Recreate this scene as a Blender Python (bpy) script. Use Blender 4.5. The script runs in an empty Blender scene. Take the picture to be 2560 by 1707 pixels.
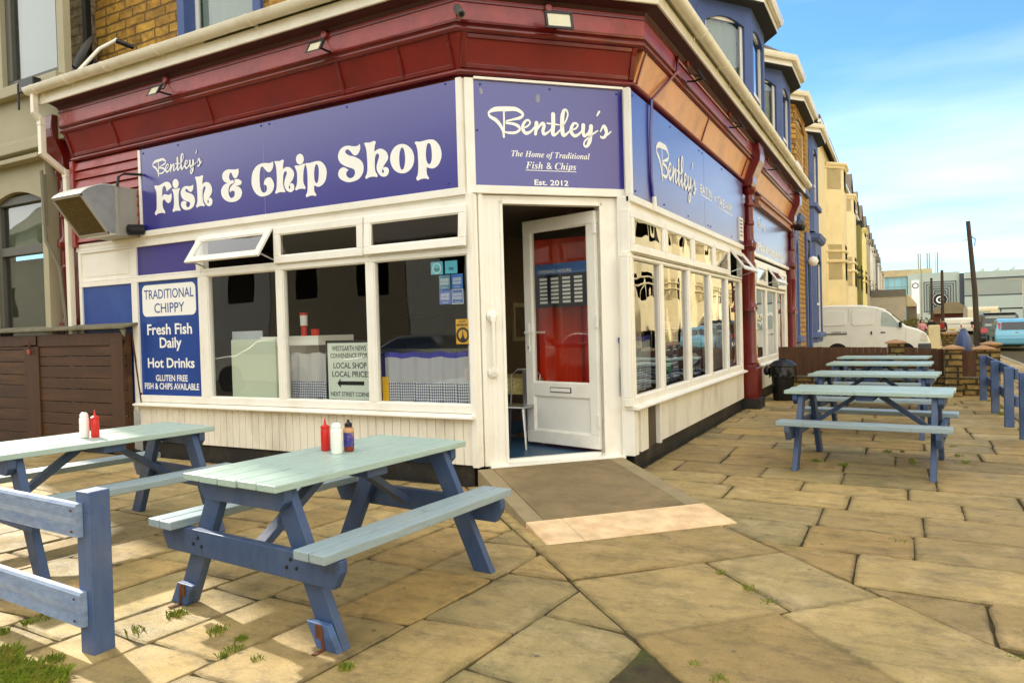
EXPOSURE, SUN_E, SKY_S = 1.5, 2.5, .09
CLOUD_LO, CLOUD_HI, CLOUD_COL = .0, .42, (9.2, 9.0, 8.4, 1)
SKY_TINT = (.62, .9, 1.08)
import bpy, bmesh, math, random
from mathutils import Vector, Matrix, noise
random.seed(7)
S = bpy.context.scene
COL = S.collection
PI = math.pi
# ------------------------------------------------------------------ camera
def look_rot(yaw, pitch, roll):
    f = Vector((math.sin(yaw)*math.cos(pitch), math.cos(yaw)*math.cos(pitch), math.sin(pitch)))
    r = Vector((math.cos(yaw), -math.sin(yaw), 0)); u = r.cross(f)
    c, s = math.cos(roll), math.sin(roll)
    r2 = c*r + s*u; u2 = -s*r + c*u
    return Matrix((r2, u2, -f)).transposed()
cam_d = bpy.data.cameras.new('camera'); cam = bpy.data.objects.new('camera', cam_d); COL.objects.link(cam)
cam_d.sensor_width = 36; cam_d.lens = 1803/2560*36; cam_d.clip_start = .05; cam_d.clip_end = 3000
cam.matrix_world = Matrix.Translation((2.275, -5.535, 1.42)) @ look_rot(-.49573, -.0183, -.02768).to_4x4()
S.camera = cam
# ------------------------------------------------------------------ exposure, sky, sun
S.view_settings.view_transform = 'Standard'; S.view_settings.look = 'None'
S.view_settings.gamma = 1; S.view_settings.exposure = EXPOSURE
S.view_settings.use_curve_mapping = False
S.render.engine = 'CYCLES'
try:
    S.cycles.use_denoising = True; S.cycles.max_bounces = 8; S.cycles.transparent_max_bounces = 16
    S.cycles.caustics_reflective = False; S.cycles.caustics_refractive = False; S.cycles.sample_clamp_indirect = 4
except Exception: pass
SUN_EL = math.radians(33); SUN_TO = Vector((-1, .31, 0)).normalized()
sdir = SUN_TO*math.cos(SUN_EL) + Vector((0, 0, math.sin(SUN_EL)))
sun_d = bpy.data.lights.new('sun', 'SUN'); sun_d.energy = SUN_E; sun_d.angle = math.radians(1.2); sun_d.color = (1, .92, .78)
sun = bpy.data.objects.new('sun', sun_d); COL.objects.link(sun)
sun.rotation_mode = 'QUATERNION'; sun.rotation_quaternion = sdir.to_track_quat('Z', 'Y')
W = bpy.data.worlds.new('World'); S.world = W; W.use_nodes = True
nt = W.node_tree; nt.nodes.clear(); N = nt.nodes.new; LK = nt.links.new
out = N('ShaderNodeOutputWorld'); bg = N('ShaderNodeBackground'); LK(bg.outputs[0], out.inputs[0])
sky = N('ShaderNodeTexSky'); sky.sky_type = 'NISHITA'; sky.sun_disc = False; sky.sun_elevation = SUN_EL
sky.sun_rotation = math.atan2(SUN_TO.x, SUN_TO.y); sky.air_density = 1.0; sky.dust_density = .15; sky.ozone_density = 3.0
tc = N('ShaderNodeTexCoord'); sep = N('ShaderNodeSeparateXYZ'); LK(tc.outputs['Generated'], sep.inputs[0])
def wm(op, a, b):
    m = N('ShaderNodeMath'); m.operation = op
    for i, v in enumerate((a, b)):
        if isinstance(v, (int, float)): m.inputs[i].default_value = v
        else: LK(v, m.inputs[i])
    return m.outputs[0]
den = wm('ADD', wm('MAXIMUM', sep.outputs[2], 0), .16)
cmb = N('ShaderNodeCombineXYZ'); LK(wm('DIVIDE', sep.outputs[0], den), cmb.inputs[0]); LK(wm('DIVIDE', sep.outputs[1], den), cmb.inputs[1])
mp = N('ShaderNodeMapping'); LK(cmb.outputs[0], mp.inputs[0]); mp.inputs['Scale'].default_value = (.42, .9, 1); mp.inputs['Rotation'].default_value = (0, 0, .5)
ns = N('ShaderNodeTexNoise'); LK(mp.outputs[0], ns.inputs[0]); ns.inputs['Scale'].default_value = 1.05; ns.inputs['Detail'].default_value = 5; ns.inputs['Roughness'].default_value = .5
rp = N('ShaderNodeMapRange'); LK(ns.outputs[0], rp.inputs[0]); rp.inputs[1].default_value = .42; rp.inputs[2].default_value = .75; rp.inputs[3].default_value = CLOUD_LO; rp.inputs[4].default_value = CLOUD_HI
# unseen warm cloud added over the southern sky to neutralise the ambient light
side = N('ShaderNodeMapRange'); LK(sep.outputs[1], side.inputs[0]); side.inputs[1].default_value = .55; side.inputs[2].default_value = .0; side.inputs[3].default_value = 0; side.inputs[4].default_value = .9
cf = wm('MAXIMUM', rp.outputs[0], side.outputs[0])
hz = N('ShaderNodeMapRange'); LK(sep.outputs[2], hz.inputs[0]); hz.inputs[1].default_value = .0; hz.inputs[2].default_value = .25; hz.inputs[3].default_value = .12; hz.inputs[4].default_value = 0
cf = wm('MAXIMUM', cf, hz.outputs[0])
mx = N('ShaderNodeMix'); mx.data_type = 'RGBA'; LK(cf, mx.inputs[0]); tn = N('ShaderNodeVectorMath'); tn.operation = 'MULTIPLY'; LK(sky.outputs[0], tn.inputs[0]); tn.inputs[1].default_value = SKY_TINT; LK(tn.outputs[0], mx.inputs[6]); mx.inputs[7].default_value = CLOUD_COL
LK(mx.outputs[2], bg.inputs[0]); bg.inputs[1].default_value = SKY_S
# ------------------------------------------------------------------ helpers
def srgb(r, g, b):
    f = lambda v: (v/255/12.92) if v/255 <= .04045 else ((v/255+.055)/1.055)**2.4
    return (f(r), f(g), f(b), 1)
MATS = {}
def mk(name, col, rough=.5, var=.12, scale=3., bump=0., bscale=40., metal=0., dirt=None, dirt_scale=1.2, dirt_amt=.5, stretch=(1, 1, 1), coat=0., attr=None, spec=.5, wave=None, coords='Object'):
    """principled material: colour broken up by noise, optional stains (dirt colour) and bump"""
    m = bpy.data.materials.new(name); m.use_nodes = True; t = m.node_tree; n = t.nodes; l = t.links
    p = n['Principled BSDF']; p.inputs['Roughness'].default_value = rough; p.inputs['Metallic'].default_value = metal
    p.inputs['Specular IOR Level'].default_value = spec
    if coat: p.inputs['Coat Weight'].default_value = coat; p.inputs['Coat Roughness'].default_value = .08
    if coords == 'World':
        g = n.new('ShaderNodeNewGeometry'); co = g.outputs['Position']
    else:
        g = n.new('ShaderNodeTexCoord'); co = g.outputs['Object']
    mp = n.new('ShaderNodeMapping'); mp.inputs['Scale'].default_value = stretch; l.new(co, mp.inputs[0]); co = mp.outputs[0]
    ns = n.new('ShaderNodeTexNoise'); ns.inputs['Scale'].default_value = scale; ns.inputs['Detail'].default_value = 6; ns.inputs['Roughness'].default_value = .6; l.new(co, ns.inputs[0])
    mr = n.new('ShaderNodeMapRange'); mr.inputs[1].default_value = .3; mr.inputs[2].default_value = .7; mr.inputs[3].default_value = 1-var; mr.inputs[4].default_value = 1+var; l.new(ns.outputs[0], mr.inputs[0])
    vm = n.new('ShaderNodeVectorMath'); vm.operation = 'SCALE'; l.new(mr.outputs[0], vm.inputs['Scale'])
    if attr:
        a = n.new('ShaderNodeAttribute'); a.attribute_name = attr
        mm = n.new('ShaderNodeVectorMath'); mm.operation = 'MULTIPLY'; mm.inputs[0].default_value = col[:3]; l.new(a.outputs['Color'], mm.inputs[1]); l.new(mm.outputs[0], vm.inputs[0])
    else: vm.inputs[0].default_value = col[:3]
    c = vm.outputs[0]
    if dirt:
        n2 = n.new('ShaderNodeTexNoise'); n2.inputs['Scale'].default_value = dirt_scale; n2.inputs['Detail'].default_value = 8; n2.inputs['Roughness'].default_value = .68; l.new(co, n2.inputs[0])
        r2 = n.new('ShaderNodeMapRange'); r2.inputs[1].default_value = .5; r2.inputs[2].default_value = .72; r2.inputs[3].default_value = 0; r2.inputs[4].default_value = dirt_amt; l.new(n2.outputs[0], r2.inputs[0])
        mx = n.new('ShaderNodeMix'); mx.data_type = 'RGBA'; l.new(r2.outputs[0], mx.inputs[0]); l.new(c, mx.inputs[6]); mx.inputs[7].default_value = dirt; c = mx.outputs[2]
    l.new(c, p.inputs['Base Color'])
    if bump:
        n3 = n.new('ShaderNodeTexNoise'); n3.inputs['Scale'].default_value = bscale; n3.inputs['Detail'].default_value = 5; l.new(co, n3.inputs[0])
        b = n.new('ShaderNodeBump'); b.inputs['Strength'].default_value = bump; b.inputs['Distance'].default_value = .01; l.new(n3.outputs[0], b.inputs['Height']); l.new(b.outputs[0], p.inputs['Normal'])
    MATS[name] = m
    return m
def mk_wood(name, paint, bare, grain=(1.2, 14, 14), wear=.45, rough=.5, dark=.5, spec=.5):
    """painted timber: grain, brush variation, flaked patches down to bare wood, grime; differs from object to object"""
    m = bpy.data.materials.new(name); m.use_nodes = True; t = m.node_tree; n = t.nodes; l = t.links; p = n['Principled BSDF']; p.inputs['Specular IOR Level'].default_value = spec
    g = n.new('ShaderNodeTexCoord'); oi = n.new('ShaderNodeObjectInfo'); mu = n.new('ShaderNodeMath'); mu.operation = 'MULTIPLY'; mu.inputs[1].default_value = 37; l.new(oi.outputs['Random'], mu.inputs[0])
    ad = n.new('ShaderNodeVectorMath'); ad.operation = 'ADD'; l.new(g.outputs['Object'], ad.inputs[0]); l.new(mu.outputs[0], ad.inputs[1]); co = ad.outputs[0]
    def nz(sc, det, st=None, ro=.6):
        x = n.new('ShaderNodeTexNoise'); x.inputs['Scale'].default_value = sc; x.inputs['Detail'].default_value = det; x.inputs['Roughness'].default_value = ro
        if st: mp = n.new('ShaderNodeMapping'); mp.inputs['Scale'].default_value = st; l.new(co, mp.inputs[0]); l.new(mp.outputs[0], x.inputs[0])
        else: l.new(co, x.inputs[0])
        return x.outputs[0]
    def rg(x, a, b, c, d):
        r = n.new('ShaderNodeMapRange'); l.new(x, r.inputs[0]); r.inputs[1].default_value = a; r.inputs[2].default_value = b; r.inputs[3].default_value = c; r.inputs[4].default_value = d; return r.outputs[0]
    def mx(f, a, b):
        x = n.new('ShaderNodeMix'); x.data_type = 'RGBA'; l.new(f, x.inputs[0])
        for i, c in ((6, a), (7, b)):
            if isinstance(c, tuple): x.inputs[i].default_value = c
            else: l.new(c, x.inputs[i])
        return x.outputs[2]
    gr = nz(5, 8, grain, .7); big = nz(2.2, 6); fl = nz(4.5, 9, tuple(.35*a+.65 for a in grain), .72)
    dk_ = tuple(c*dark for c in paint[:3])+(1,)
    c = mx(rg(gr, .42, .72, 0, .55), paint, dk_); c = mx(rg(big, .5, .75, 0, .5), c, tuple(.55*a+.45*b for a, b in zip(paint[:3], bare[:3]))+(1,))
    c = mx(rg(fl, .70-wear*.14, .73-wear*.14, 0, .85), c, bare); c = mx(rg(nz(7, 6), .62, .78, 0, .55), c, srgb(50, 50, 40)); l.new(c, p.inputs['Base Color'])
    l.new(rg(big, .3, .7, rough-.12, rough+.2), p.inputs['Roughness'])
    sm = n.new('ShaderNodeMath'); sm.operation = 'MULTIPLY_ADD'; l.new(rg(fl, .70-wear*.14, .73-wear*.14, 0, 1), sm.inputs[0]); sm.inputs[1].default_value = -.35; l.new(gr, sm.inputs[2])
    b = n.new('ShaderNodeBump'); b.inputs['Strength'].default_value = .5; b.inputs['Distance'].default_value = .006; l.new(sm.outputs[0], b.inputs['Height']); l.new(b.outputs[0], p.inputs['Normal'])
    MATS[name] = m; return m
def mk_glass(name, tint=(.85, .88, .86), wav=.03, wscale=1.6, refl=1.0, dark=0.):
    m = bpy.data.materials.new(name); m.use_nodes = True; t = m.node_tree; n = t.nodes; l = t.links; n.clear()
    o = n.new('ShaderNodeOutputMaterial'); mix = n.new('ShaderNodeMixShader'); tr = n.new('ShaderNodeBsdfTransparent'); gl = n.new('ShaderNodeBsdfGlossy')
    tr.inputs[0].default_value = (*tint, 1); gl.inputs['Roughness'].default_value = .0
    fr = n.new('ShaderNodeFresnel'); fr.inputs[0].default_value = 1.52
    g = n.new('ShaderNodeNewGeometry'); ns = n.new('ShaderNodeTexNoise'); ns.inputs['Scale'].default_value = wscale; ns.inputs['Detail'].default_value = 1.0; l.new(g.outputs['Position'], ns.inputs[0])
    b = n.new('ShaderNodeBump'); b.inputs['Strength'].default_value = 1; b.inputs['Distance'].default_value = wav; l.new(ns.outputs[0], b.inputs['Height']); l.new(b.outputs[0], gl.inputs['Normal'])
    mm = n.new('ShaderNodeMath'); mm.operation = 'MULTIPLY'; mm.use_clamp = True; mm.inputs[1].default_value = refl*2.2; l.new(fr.outputs[0], mm.inputs[0])
    bf = n.new('ShaderNodeMath'); bf.operation = 'MULTIPLY_ADD'; l.new(g.outputs['Backfacing'], bf.inputs[0]); bf.inputs[1].default_value = -1; bf.inputs[2].default_value = 1; b2 = n.new('ShaderNodeMath'); b2.operation = 'MULTIPLY'; l.new(mm.outputs[0], b2.inputs[0]); l.new(bf.outputs[0], b2.inputs[1]); mm = b2
    l.new(mm.outputs[0], mix.inputs[0]); l.new(tr.outputs[0], mix.inputs[1]); l.new(gl.outputs[0], mix.inputs[2]); l.new(mix.outputs[0], o.inputs[0])
    MATS[name] = m; return m
class MB:
    def __init__(s): s.v = []; s.f = []; s.mi = []; s.m = 0; s.col = []; s.c = (1, 1, 1)
    def face(s, idx): s.f.append(tuple(idx)); s.mi.append(s.m); s.col.append(s.c)
    def quad(s, *ps):
        b = len(s.v); s.v += [tuple(p) for p in ps]; s.face(range(b, b+len(ps)))
    def hexa(s, ps):
        b = len(s.v); s.v += [tuple(p) for p in ps]
        for q in ((0, 3, 2, 1), (4, 5, 6, 7), (0, 1, 5, 4), (1, 2, 6, 5), (2, 3, 7, 6), (3, 0, 4, 7)): s.face([b+i for i in q])
    def box(s, x0, x1, y0, y1, z0, z1, F=None):
        ps = [(x0, y0, z0), (x1, y0, z0), (x1, y1, z0), (x0, y1, z0), (x0, y0, z1), (x1, y0, z1), (x1, y1, z1), (x0, y1, z1)]
        s.hexa([F(*p) for p in ps] if F else ps); return s
    def bar(s, a, b, w, h, up=(0, 0, 1), ext=0):
        """rectangular bar from a to b; w across, h along 'up'"""
        a = Vector(a); b = Vector(b); d = (b-a).normalized(); a = a-d*ext; b = b+d*ext; up = Vector(up)
        x = d.cross(up); x = x.normalized() if x.length > 1e-6 else Vector((1, 0, 0)); u = x.cross(d).normalized()
        ps = []
        for p in (a, b):
            for sx, su in ((-1, -1), (1, -1), (1, 1), (-1, 1)): ps.append(tuple(p+x*(sx*w/2)+u*(su*h/2)))
        s.hexa(ps); return s
    def prism(s, pts, F, t0, t1):
        """polygon pts (u,z) in frame F extruded in o from t0 to t1"""
        b = len(s.v); n = len(pts)
        s.v += [tuple(F(u, t0, z)) for u, z in pts]+[tuple(F(u, t1, z)) for u, z in pts]
        s.face(range(b, b+n)); s.face(range(b+2*n-1, b+n-1, -1))
        for i in range(n): j = (i+1) % n; s.face((b+i, b+j, b+n+j, b+n+i))
        return s
    def tube(s, pts, r, n=10, cap=True):
        pts = [Vector(p) for p in pts]; rings = []; m = len(pts)
        rr = r if isinstance(r, (list, tuple)) else [r]*m
        for i, p in enumerate(pts):
            d = (pts[min(i+1, m-1)]-pts[max(i-1, 0)]).normalized()
            a = Vector((0, 0, 1)) if abs(d.z) < .9 else Vector((1, 0, 0))
            x = d.cross(a).normalized(); y = d.cross(x)
            b = len(s.v); s.v += [tuple(p+(x*math.cos(2*PI*k/n)+y*math.sin(2*PI*k/n))*rr[i]) for k in range(n)]; rings.append(b)
        for i in range(m-1):
            for k in range(n): s.face((rings[i]+k, rings[i]+(k+1) % n, rings[i+1]+(k+1) % n, rings[i+1]+k))
        if cap: s.face([rings[0]+k for k in range(n)]); s.face([rings[-1]+k for k in range(n)])
        return s
    def lathe(s, prof, c=(0, 0, 0), n=20, F=None):
        rings = []
        for r, z in prof:
            b = len(s.v)
            for k in range(n):
                a = 2*PI*k/n; p = (c[0]+r*math.cos(a), c[1]+r*math.sin(a), c[2]+z); s.v.append(tuple(F(*p)) if F else p)
            rings.append(b)
        for i in range(len(rings)-1):
            for k in range(n): s.face((rings[i]+k, rings[i]+(k+1) % n, rings[i+1]+(k+1) % n, rings[i+1]+k))
        s.face([rings[0]+k for k in range(n)]); s.face([rings[-1]+k for k in range(n)])
        return s
    def sweep(s, prof, path, closed=False, caps=True):
        """prof [(d,z)] swept along plan path [(x,y)], offset d to the right-hand (outer) side with mitres"""
        rows = []
        for i, p in enumerate(path):
            p = Vector(p); ns = []
            for a, b in ((i-1, i), (i, i+1)):
                if 0 <= a and b < len(path):
                    d = (Vector(path[b])-Vector(path[a])).normalized(); ns.append(Vector((d.y, -d.x)))
            m = ns[0] if len(ns) == 1 else (ns[0]+ns[1])/(1+ns[0].dot(ns[1]))
            b0 = len(s.v); s.v += [(p.x+m.x*d, p.y+m.y*d, z) for d, z in prof]; rows.append(b0)
        k = len(prof)
        for i in range(len(rows)-1):
            for j in range(k if closed else k-1):
                j2 = (j+1) % k; s.face((rows[i]+j, rows[i]+j2, rows[i+1]+j2, rows[i+1]+j))
        if caps and closed:
            s.face([rows[0]+j for j in range(k)]); s.face([rows[-1]+j for j in range(k-1, -1, -1)])
        return s
    def xform(s, M, start=0):
        for i in range(start, len(s.v)): s.v[i] = tuple(M @ Vector(s.v[i]))
        return s
    def build(s, name, mat, parent=None, bevel=0, smooth=None, attr=None, local=False, seg=2, recalc=True):
        me = bpy.data.meshes.new(name); vs = s.v
        if parent is not None and not local:
            o = ORG.get(parent.name, (0, 0, 0)); vs = [(v[0]-o[0], v[1]-o[1], v[2]-o[2]) for v in vs]
        me.from_pydata(vs, [], s.f)
        for m in (mat if isinstance(mat, (list, tuple)) else [mat]): me.materials.append(m)
        if len(me.polygons) == len(s.mi): me.polygons.foreach_set('material_index', s.mi)
        if recalc:
            bm = bmesh.new(); bm.from_mesh(me); bmesh.ops.recalc_face_normals(bm, faces=bm.faces); bm.to_mesh(me); bm.free()
        if attr and len(me.polygons) == len(s.col):
            ca = me.color_attributes.new(attr, 'FLOAT_COLOR', 'CORNER'); k = 0
            for p in me.polygons:
                for _ in p.loop_indices: ca.data[k].color = (*s.col[p.index], 1); k += 1
        if smooth is not None:
            me.shade_smooth(); me.set_sharp_from_angle(angle=math.radians(smooth))
        o = bpy.data.objects.new(name, me); COL.objects.link(o)
        if parent is not None:
            o.parent = parent; ORG[o.name] = ORG.get(parent.name, (0, 0, 0)) if not local else (0, 0, 0)
        if bevel:
            b = o.modifiers.new('bevel', 'BEVEL'); b.width = bevel; b.segments = seg; b.limit_method = 'ANGLE'; b.harden_normals = False
        return o
ORG = {}
def tag(o, label, cat, group=None, kind=None):
    o['label'] = label; o['category'] = cat
    if group: o['group'] = group
    if kind: o['kind'] = kind
    return o
def thing(name, label, cat, loc=(0, 0, 0), rz=0, group=None):
    o = bpy.data.objects.new(name, None); COL.objects.link(o); o.location = loc; o.rotation_euler = (0, 0, rz); o.empty_display_size = .2
    ORG[o.name] = loc if rz == 0 else (0, 0, 0)
    return tag(o, label, cat, group)
def dup(root, loc=None, rz=None, label=None, group=None, rename=None):
    r = root.copy(); COL.objects.link(r)
    if loc is not None: r.location = loc
    if rz is not None: r.rotation_euler = (0, 0, rz)
    if label: r['label'] = label
    if group: r['group'] = group
    for ch in list(root.children):
        c = ch.copy(); COL.objects.link(c); c.parent = r
        for g in list(ch.children):
            d = g.copy(); COL.objects.link(d); d.parent = c
    return r
R2 = math.sqrt(.5)
AX, BY = -1.16, 1.16
def FL(u, o, z): return (u, -o, z)                       # left facade: u = x, o = outwards
def FR(u, o, z): return (o, u, z)                        # right facade: u = y
def FC(u, o, z): return (AX+(u+o)*R2, (u-o)*R2, z)       # corner facade: u along from the left corner
def frame_bars(mb, F, u0, u1, z0, z1, w, o0, o1, wb=None, wt=None):
    wb = wb or w; wt = wt or w
    mb.box(u0, u1, o0, o1, z0, z0+wb, F); mb.box(u0, u1, o0, o1, z1-wt, z1, F)
    mb.box(u0, u0+w, o0, o1, z0+wb, z1-wt, F); mb.box(u1-w, u1, o0, o1, z0+wb, z1-wt, F)
def catmull(pts, closed=True, sub=5):
    """smooth a polyline; points with a third item are corners"""
    n = len(pts); outp = []
    rng = range(n) if closed else range(n-1)
    for i in rng:
        p1 = pts[i]; p2 = pts[(i+1) % n]; p0 = pts[(i-1) % n] if closed or i > 0 else p1; p3 = pts[(i+2) % n] if closed or i+2 < n else p2
        if len(p1) > 2: p0 = p1
        if len(p2) > 2: p3 = p2
        for k in range(sub):
            t = k/sub; q = []
            for a in (0, 1):
                q.append(.5*((2*p1[a])+(-p0[a]+p2[a])*t+(2*p0[a]-5*p1[a]+4*p2[a]-p3[a])*t*t+(-p0[a]+3*p1[a]-3*p2[a]+p3[a])*t**3))
            outp.append(tuple(q))
    if not closed: outp.append(tuple(pts[-1][:2]))
    return outp
def fill_outlines(mb, outlines, F, o):
    """2D curve fill with holes -> flat mesh on the board"""
    cu = bpy.data.curves.new('outline', 'CURVE'); cu.dimensions = '2D'; cu.fill_mode = 'BOTH'
    for pts in outlines:
        sp = cu.splines.new('POLY'); sp.points.add(len(pts)-1)
        for i, p in enumerate(pts): sp.points[i].co = (p[0], p[1], 0, 1)
        sp.use_cyclic_u = True
    curve_to_mb(mb, cu, lambda v: F(v.x, o, v.y))
def curve_to_mb(mb, cu, fn):
    ob = bpy.data.objects.new('outline', cu); COL.objects.link(ob); bpy.context.view_layer.update()
    dg = bpy.context.evaluated_depsgraph_get(); me = bpy.data.meshes.new_from_object(ob.evaluated_get(dg))
    b = len(mb.v); mb.v += [tuple(fn(v.co)) for v in me.vertices]
    for p in me.polygons: mb.face([b+i for i in p.vertices])
    bpy.data.objects.remove(ob); bpy.data.curves.remove(cu); bpy.data.meshes.remove(me)
def text(mb, body, F, o, u0, u1, z, h, bold=0., shear=0., depth=0):
    """one line of text fitted between u0 and u1 with capital height h, baseline z"""
    cu = bpy.data.curves.new('line', 'FONT'); cu.body = body; cu.offset = bold; cu.shear = shear; cu.resolution_u = 3
    ob = bpy.data.objects.new('line', cu); COL.objects.link(ob); bpy.context.view_layer.update()
    dg = bpy.context.evaluated_depsgraph_get(); me = bpy.data.meshes.new_from_object(ob.evaluated_get(dg))
    if len(me.vertices):
        xs = [v.co.x for v in me.vertices]; x0, x1 = min(xs), max(xs); k = (u1-u0)/max(1e-6, x1-x0); kz = h/.729
        b = len(mb.v); mb.v += [tuple(F(u0+(v.co.x-x0)*k, o, z+v.co.y*kz)) for v in me.vertices]
        for p in me.polygons: mb.face([b+i for i in p.vertices])
    bpy.data.objects.remove(ob); bpy.data.curves.remove(cu); bpy.data.meshes.remove(me)
def strokes(mb, rows, F, o, u0, z0, wu, hz=None):
    """pen strokes (x, y, width) in units of the word's width; fitted to width wu and vertical scale hz"""
    hz = hz or wu; oo = o
    for row in rows:
        P = catmull([(p[0], p[1]) for p in row], False, 6) if len(row) > 2 else [row[0][:2], row[1][:2]]
        Wd = []
        nseg = len(row)-1
        for i in range(len(P)):
            t = i/(len(P)-1)*nseg; k = min(int(t), nseg-1); Wd.append(row[k][2]*(1-(t-k))+row[k+1][2]*(t-k))
        P = [(u0+p[0]*wu, z0+p[1]*hz) for p in P]; b = len(mb.v); n = len(P)
        for i in range(n):
            a = P[max(i-1, 0)]; c = P[min(i+1, n-1)]; dx, dz = c[0]-a[0], c[1]-a[1]; L = math.hypot(dx, dz) or 1
            w = Wd[i]*wu/2
            mb.v.append(tuple(F(P[i][0]-dz/L*w, oo, P[i][1]+dx/L*w*hz/wu))); mb.v.append(tuple(F(P[i][0]+dz/L*w, oo, P[i][1]-dx/L*w*hz/wu)))
        for i in range(n-1): mb.face((b+2*i, b+2*i+1, b+2*i+3, b+2*i+2))
        for i in (0, n-1):
            w = Wd[i]*wu/2; c = len(mb.v); oo += .00012
            for k in range(10): mb.v.append(tuple(F(P[i][0]+w*math.cos(k*PI/5), oo, P[i][1]+w*math.sin(k*PI/5)*hz/wu)))
            mb.face(range(c, c+10))
        oo += .00012
# ------------------------------------------------------------------ materials
CREAM = mk('cream upvc', srgb(244, 240, 228), .3, .03, 2.0, dirt=srgb(206, 192, 158), dirt_scale=2.6, dirt_amt=.32, bump=.02, bscale=30, coords='World')
CREAM_D = mk('cream cladding', srgb(238, 232, 214), .42, .05, 3, dirt=srgb(150, 132, 95), dirt_scale=2.6, dirt_amt=.42, bump=.05, coords='World', stretch=(1, 1, .35))
WHITE = mk('white plastic', srgb(240, 238, 228), .3, .03, 3, dirt=srgb(200, 188, 158), dirt_amt=.25)
BLUE_S = mk('blue sign board', srgb(44, 40, 138), .3, .04, 1.5, coords='World', coat=1.)
BLUE_S.node_tree.nodes['Principled BSDF'].inputs['Coat IOR'].default_value = 1.6; BLUE_S.node_tree.nodes['Principled BSDF'].inputs['Coat Roughness'].default_value = .22
BLUE_P = mk('blue poster board', srgb(20, 62, 142), .32, .06, 2.5, dirt=srgb(60, 105, 170), dirt_scale=2.0, dirt_amt=.3, coords='World')
BLUE_V = mk('violet blue panel', srgb(58, 48, 128), .35, .05, 2, coords='World')
LETTER = mk('white lettering', srgb(246, 245, 238), .4, .02, 5)
BLACKT = mk('black lettering', srgb(22, 20, 18), .5, .05, 5)
MAROON = mk('maroon gloss paint', srgb(112, 20, 12), .28, .18, 4, bump=.25, bscale=14, dirt=srgb(48, 12, 8), dirt_scale=2.4, dirt_amt=.5, coat=.35, coords='World')
MAROON_P = mk('maroon panel paint', srgb(122, 20, 8), .45, .12, 3, bump=.1, bscale=20, dirt=srgb(70, 14, 8), dirt_scale=2.0, dirt_amt=.5, coords='World')
FRIEZE = mk('maroon frieze with sheen tint', srgb(156, 54, 48), .36, .16, 6, bump=.5, bscale=18, dirt=srgb(84, 26, 20), dirt_scale=3.5, dirt_amt=.6, coat=.25, coords='World')  # pink of the glossy reflection is put into the maroon base colour
COVE_LIT = mk('bounce lit cove paint', srgb(212, 140, 84), .38, .12, 3, bump=.1, bscale=12, dirt=srgb(128, 66, 30), dirt_scale=1.8, dirt_amt=.5, coords='World', coat=.2)  # street-side maroon cove with its orange bounce light put into the colour
BLACKP = mk('black plinth paint', srgb(28, 26, 22), .6, .3, 5, bump=.4, bscale=22, dirt=srgb(88, 80, 58), dirt_scale=3.0, dirt_amt=.5, coords='World')
GUTTER = mk('aged white gutter', srgb(240, 234, 214), .3, .04, 2, dirt=srgb(178, 164, 124), dirt_scale=2.8, dirt_amt=.35, coords='World')
DARK = mk('dark void', srgb(20, 18, 16), .9, .1)
BLACKM = mk('black plastic', srgb(20, 20, 20), .42, .1, 6)
GLASS_L = mk_glass('window glass', (.97, .98, .97), .004, 1.1, 1.0)
GLASS_R = mk_glass('wavy window glass', (.92, .94, .93), .005, 1.6, 1.1)
GLASS_C = mk_glass('vehicle glass', (.25, .28, .28), .0, 1, 1.3)
GALV = mk('galvanised sheet', srgb(168, 170, 166), .42, .22, 5, metal=.75, dirt=srgb(120, 124, 122), dirt_scale=5, dirt_amt=.6, bump=.05, bscale=12)
GREYP = mk('grey painted sheet', srgb(166, 162, 150), .45, .06, 4)
FLOOR = mk('blue vinyl floor', srgb(36, 74, 100), .4, .1, 6)
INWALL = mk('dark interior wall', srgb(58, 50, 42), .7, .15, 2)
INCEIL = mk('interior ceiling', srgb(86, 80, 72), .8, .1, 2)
STEEL = mk('brushed steel', srgb(190, 190, 188), .28, .05, 8, metal=1)
RUST = mk('rusty iron', srgb(96, 52, 24), .8, .3, 30, bump=.4, bscale=80)
ALU = mk('aluminium sill', srgb(200, 196, 186), .35, .05, 4, metal=.6)
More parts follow.
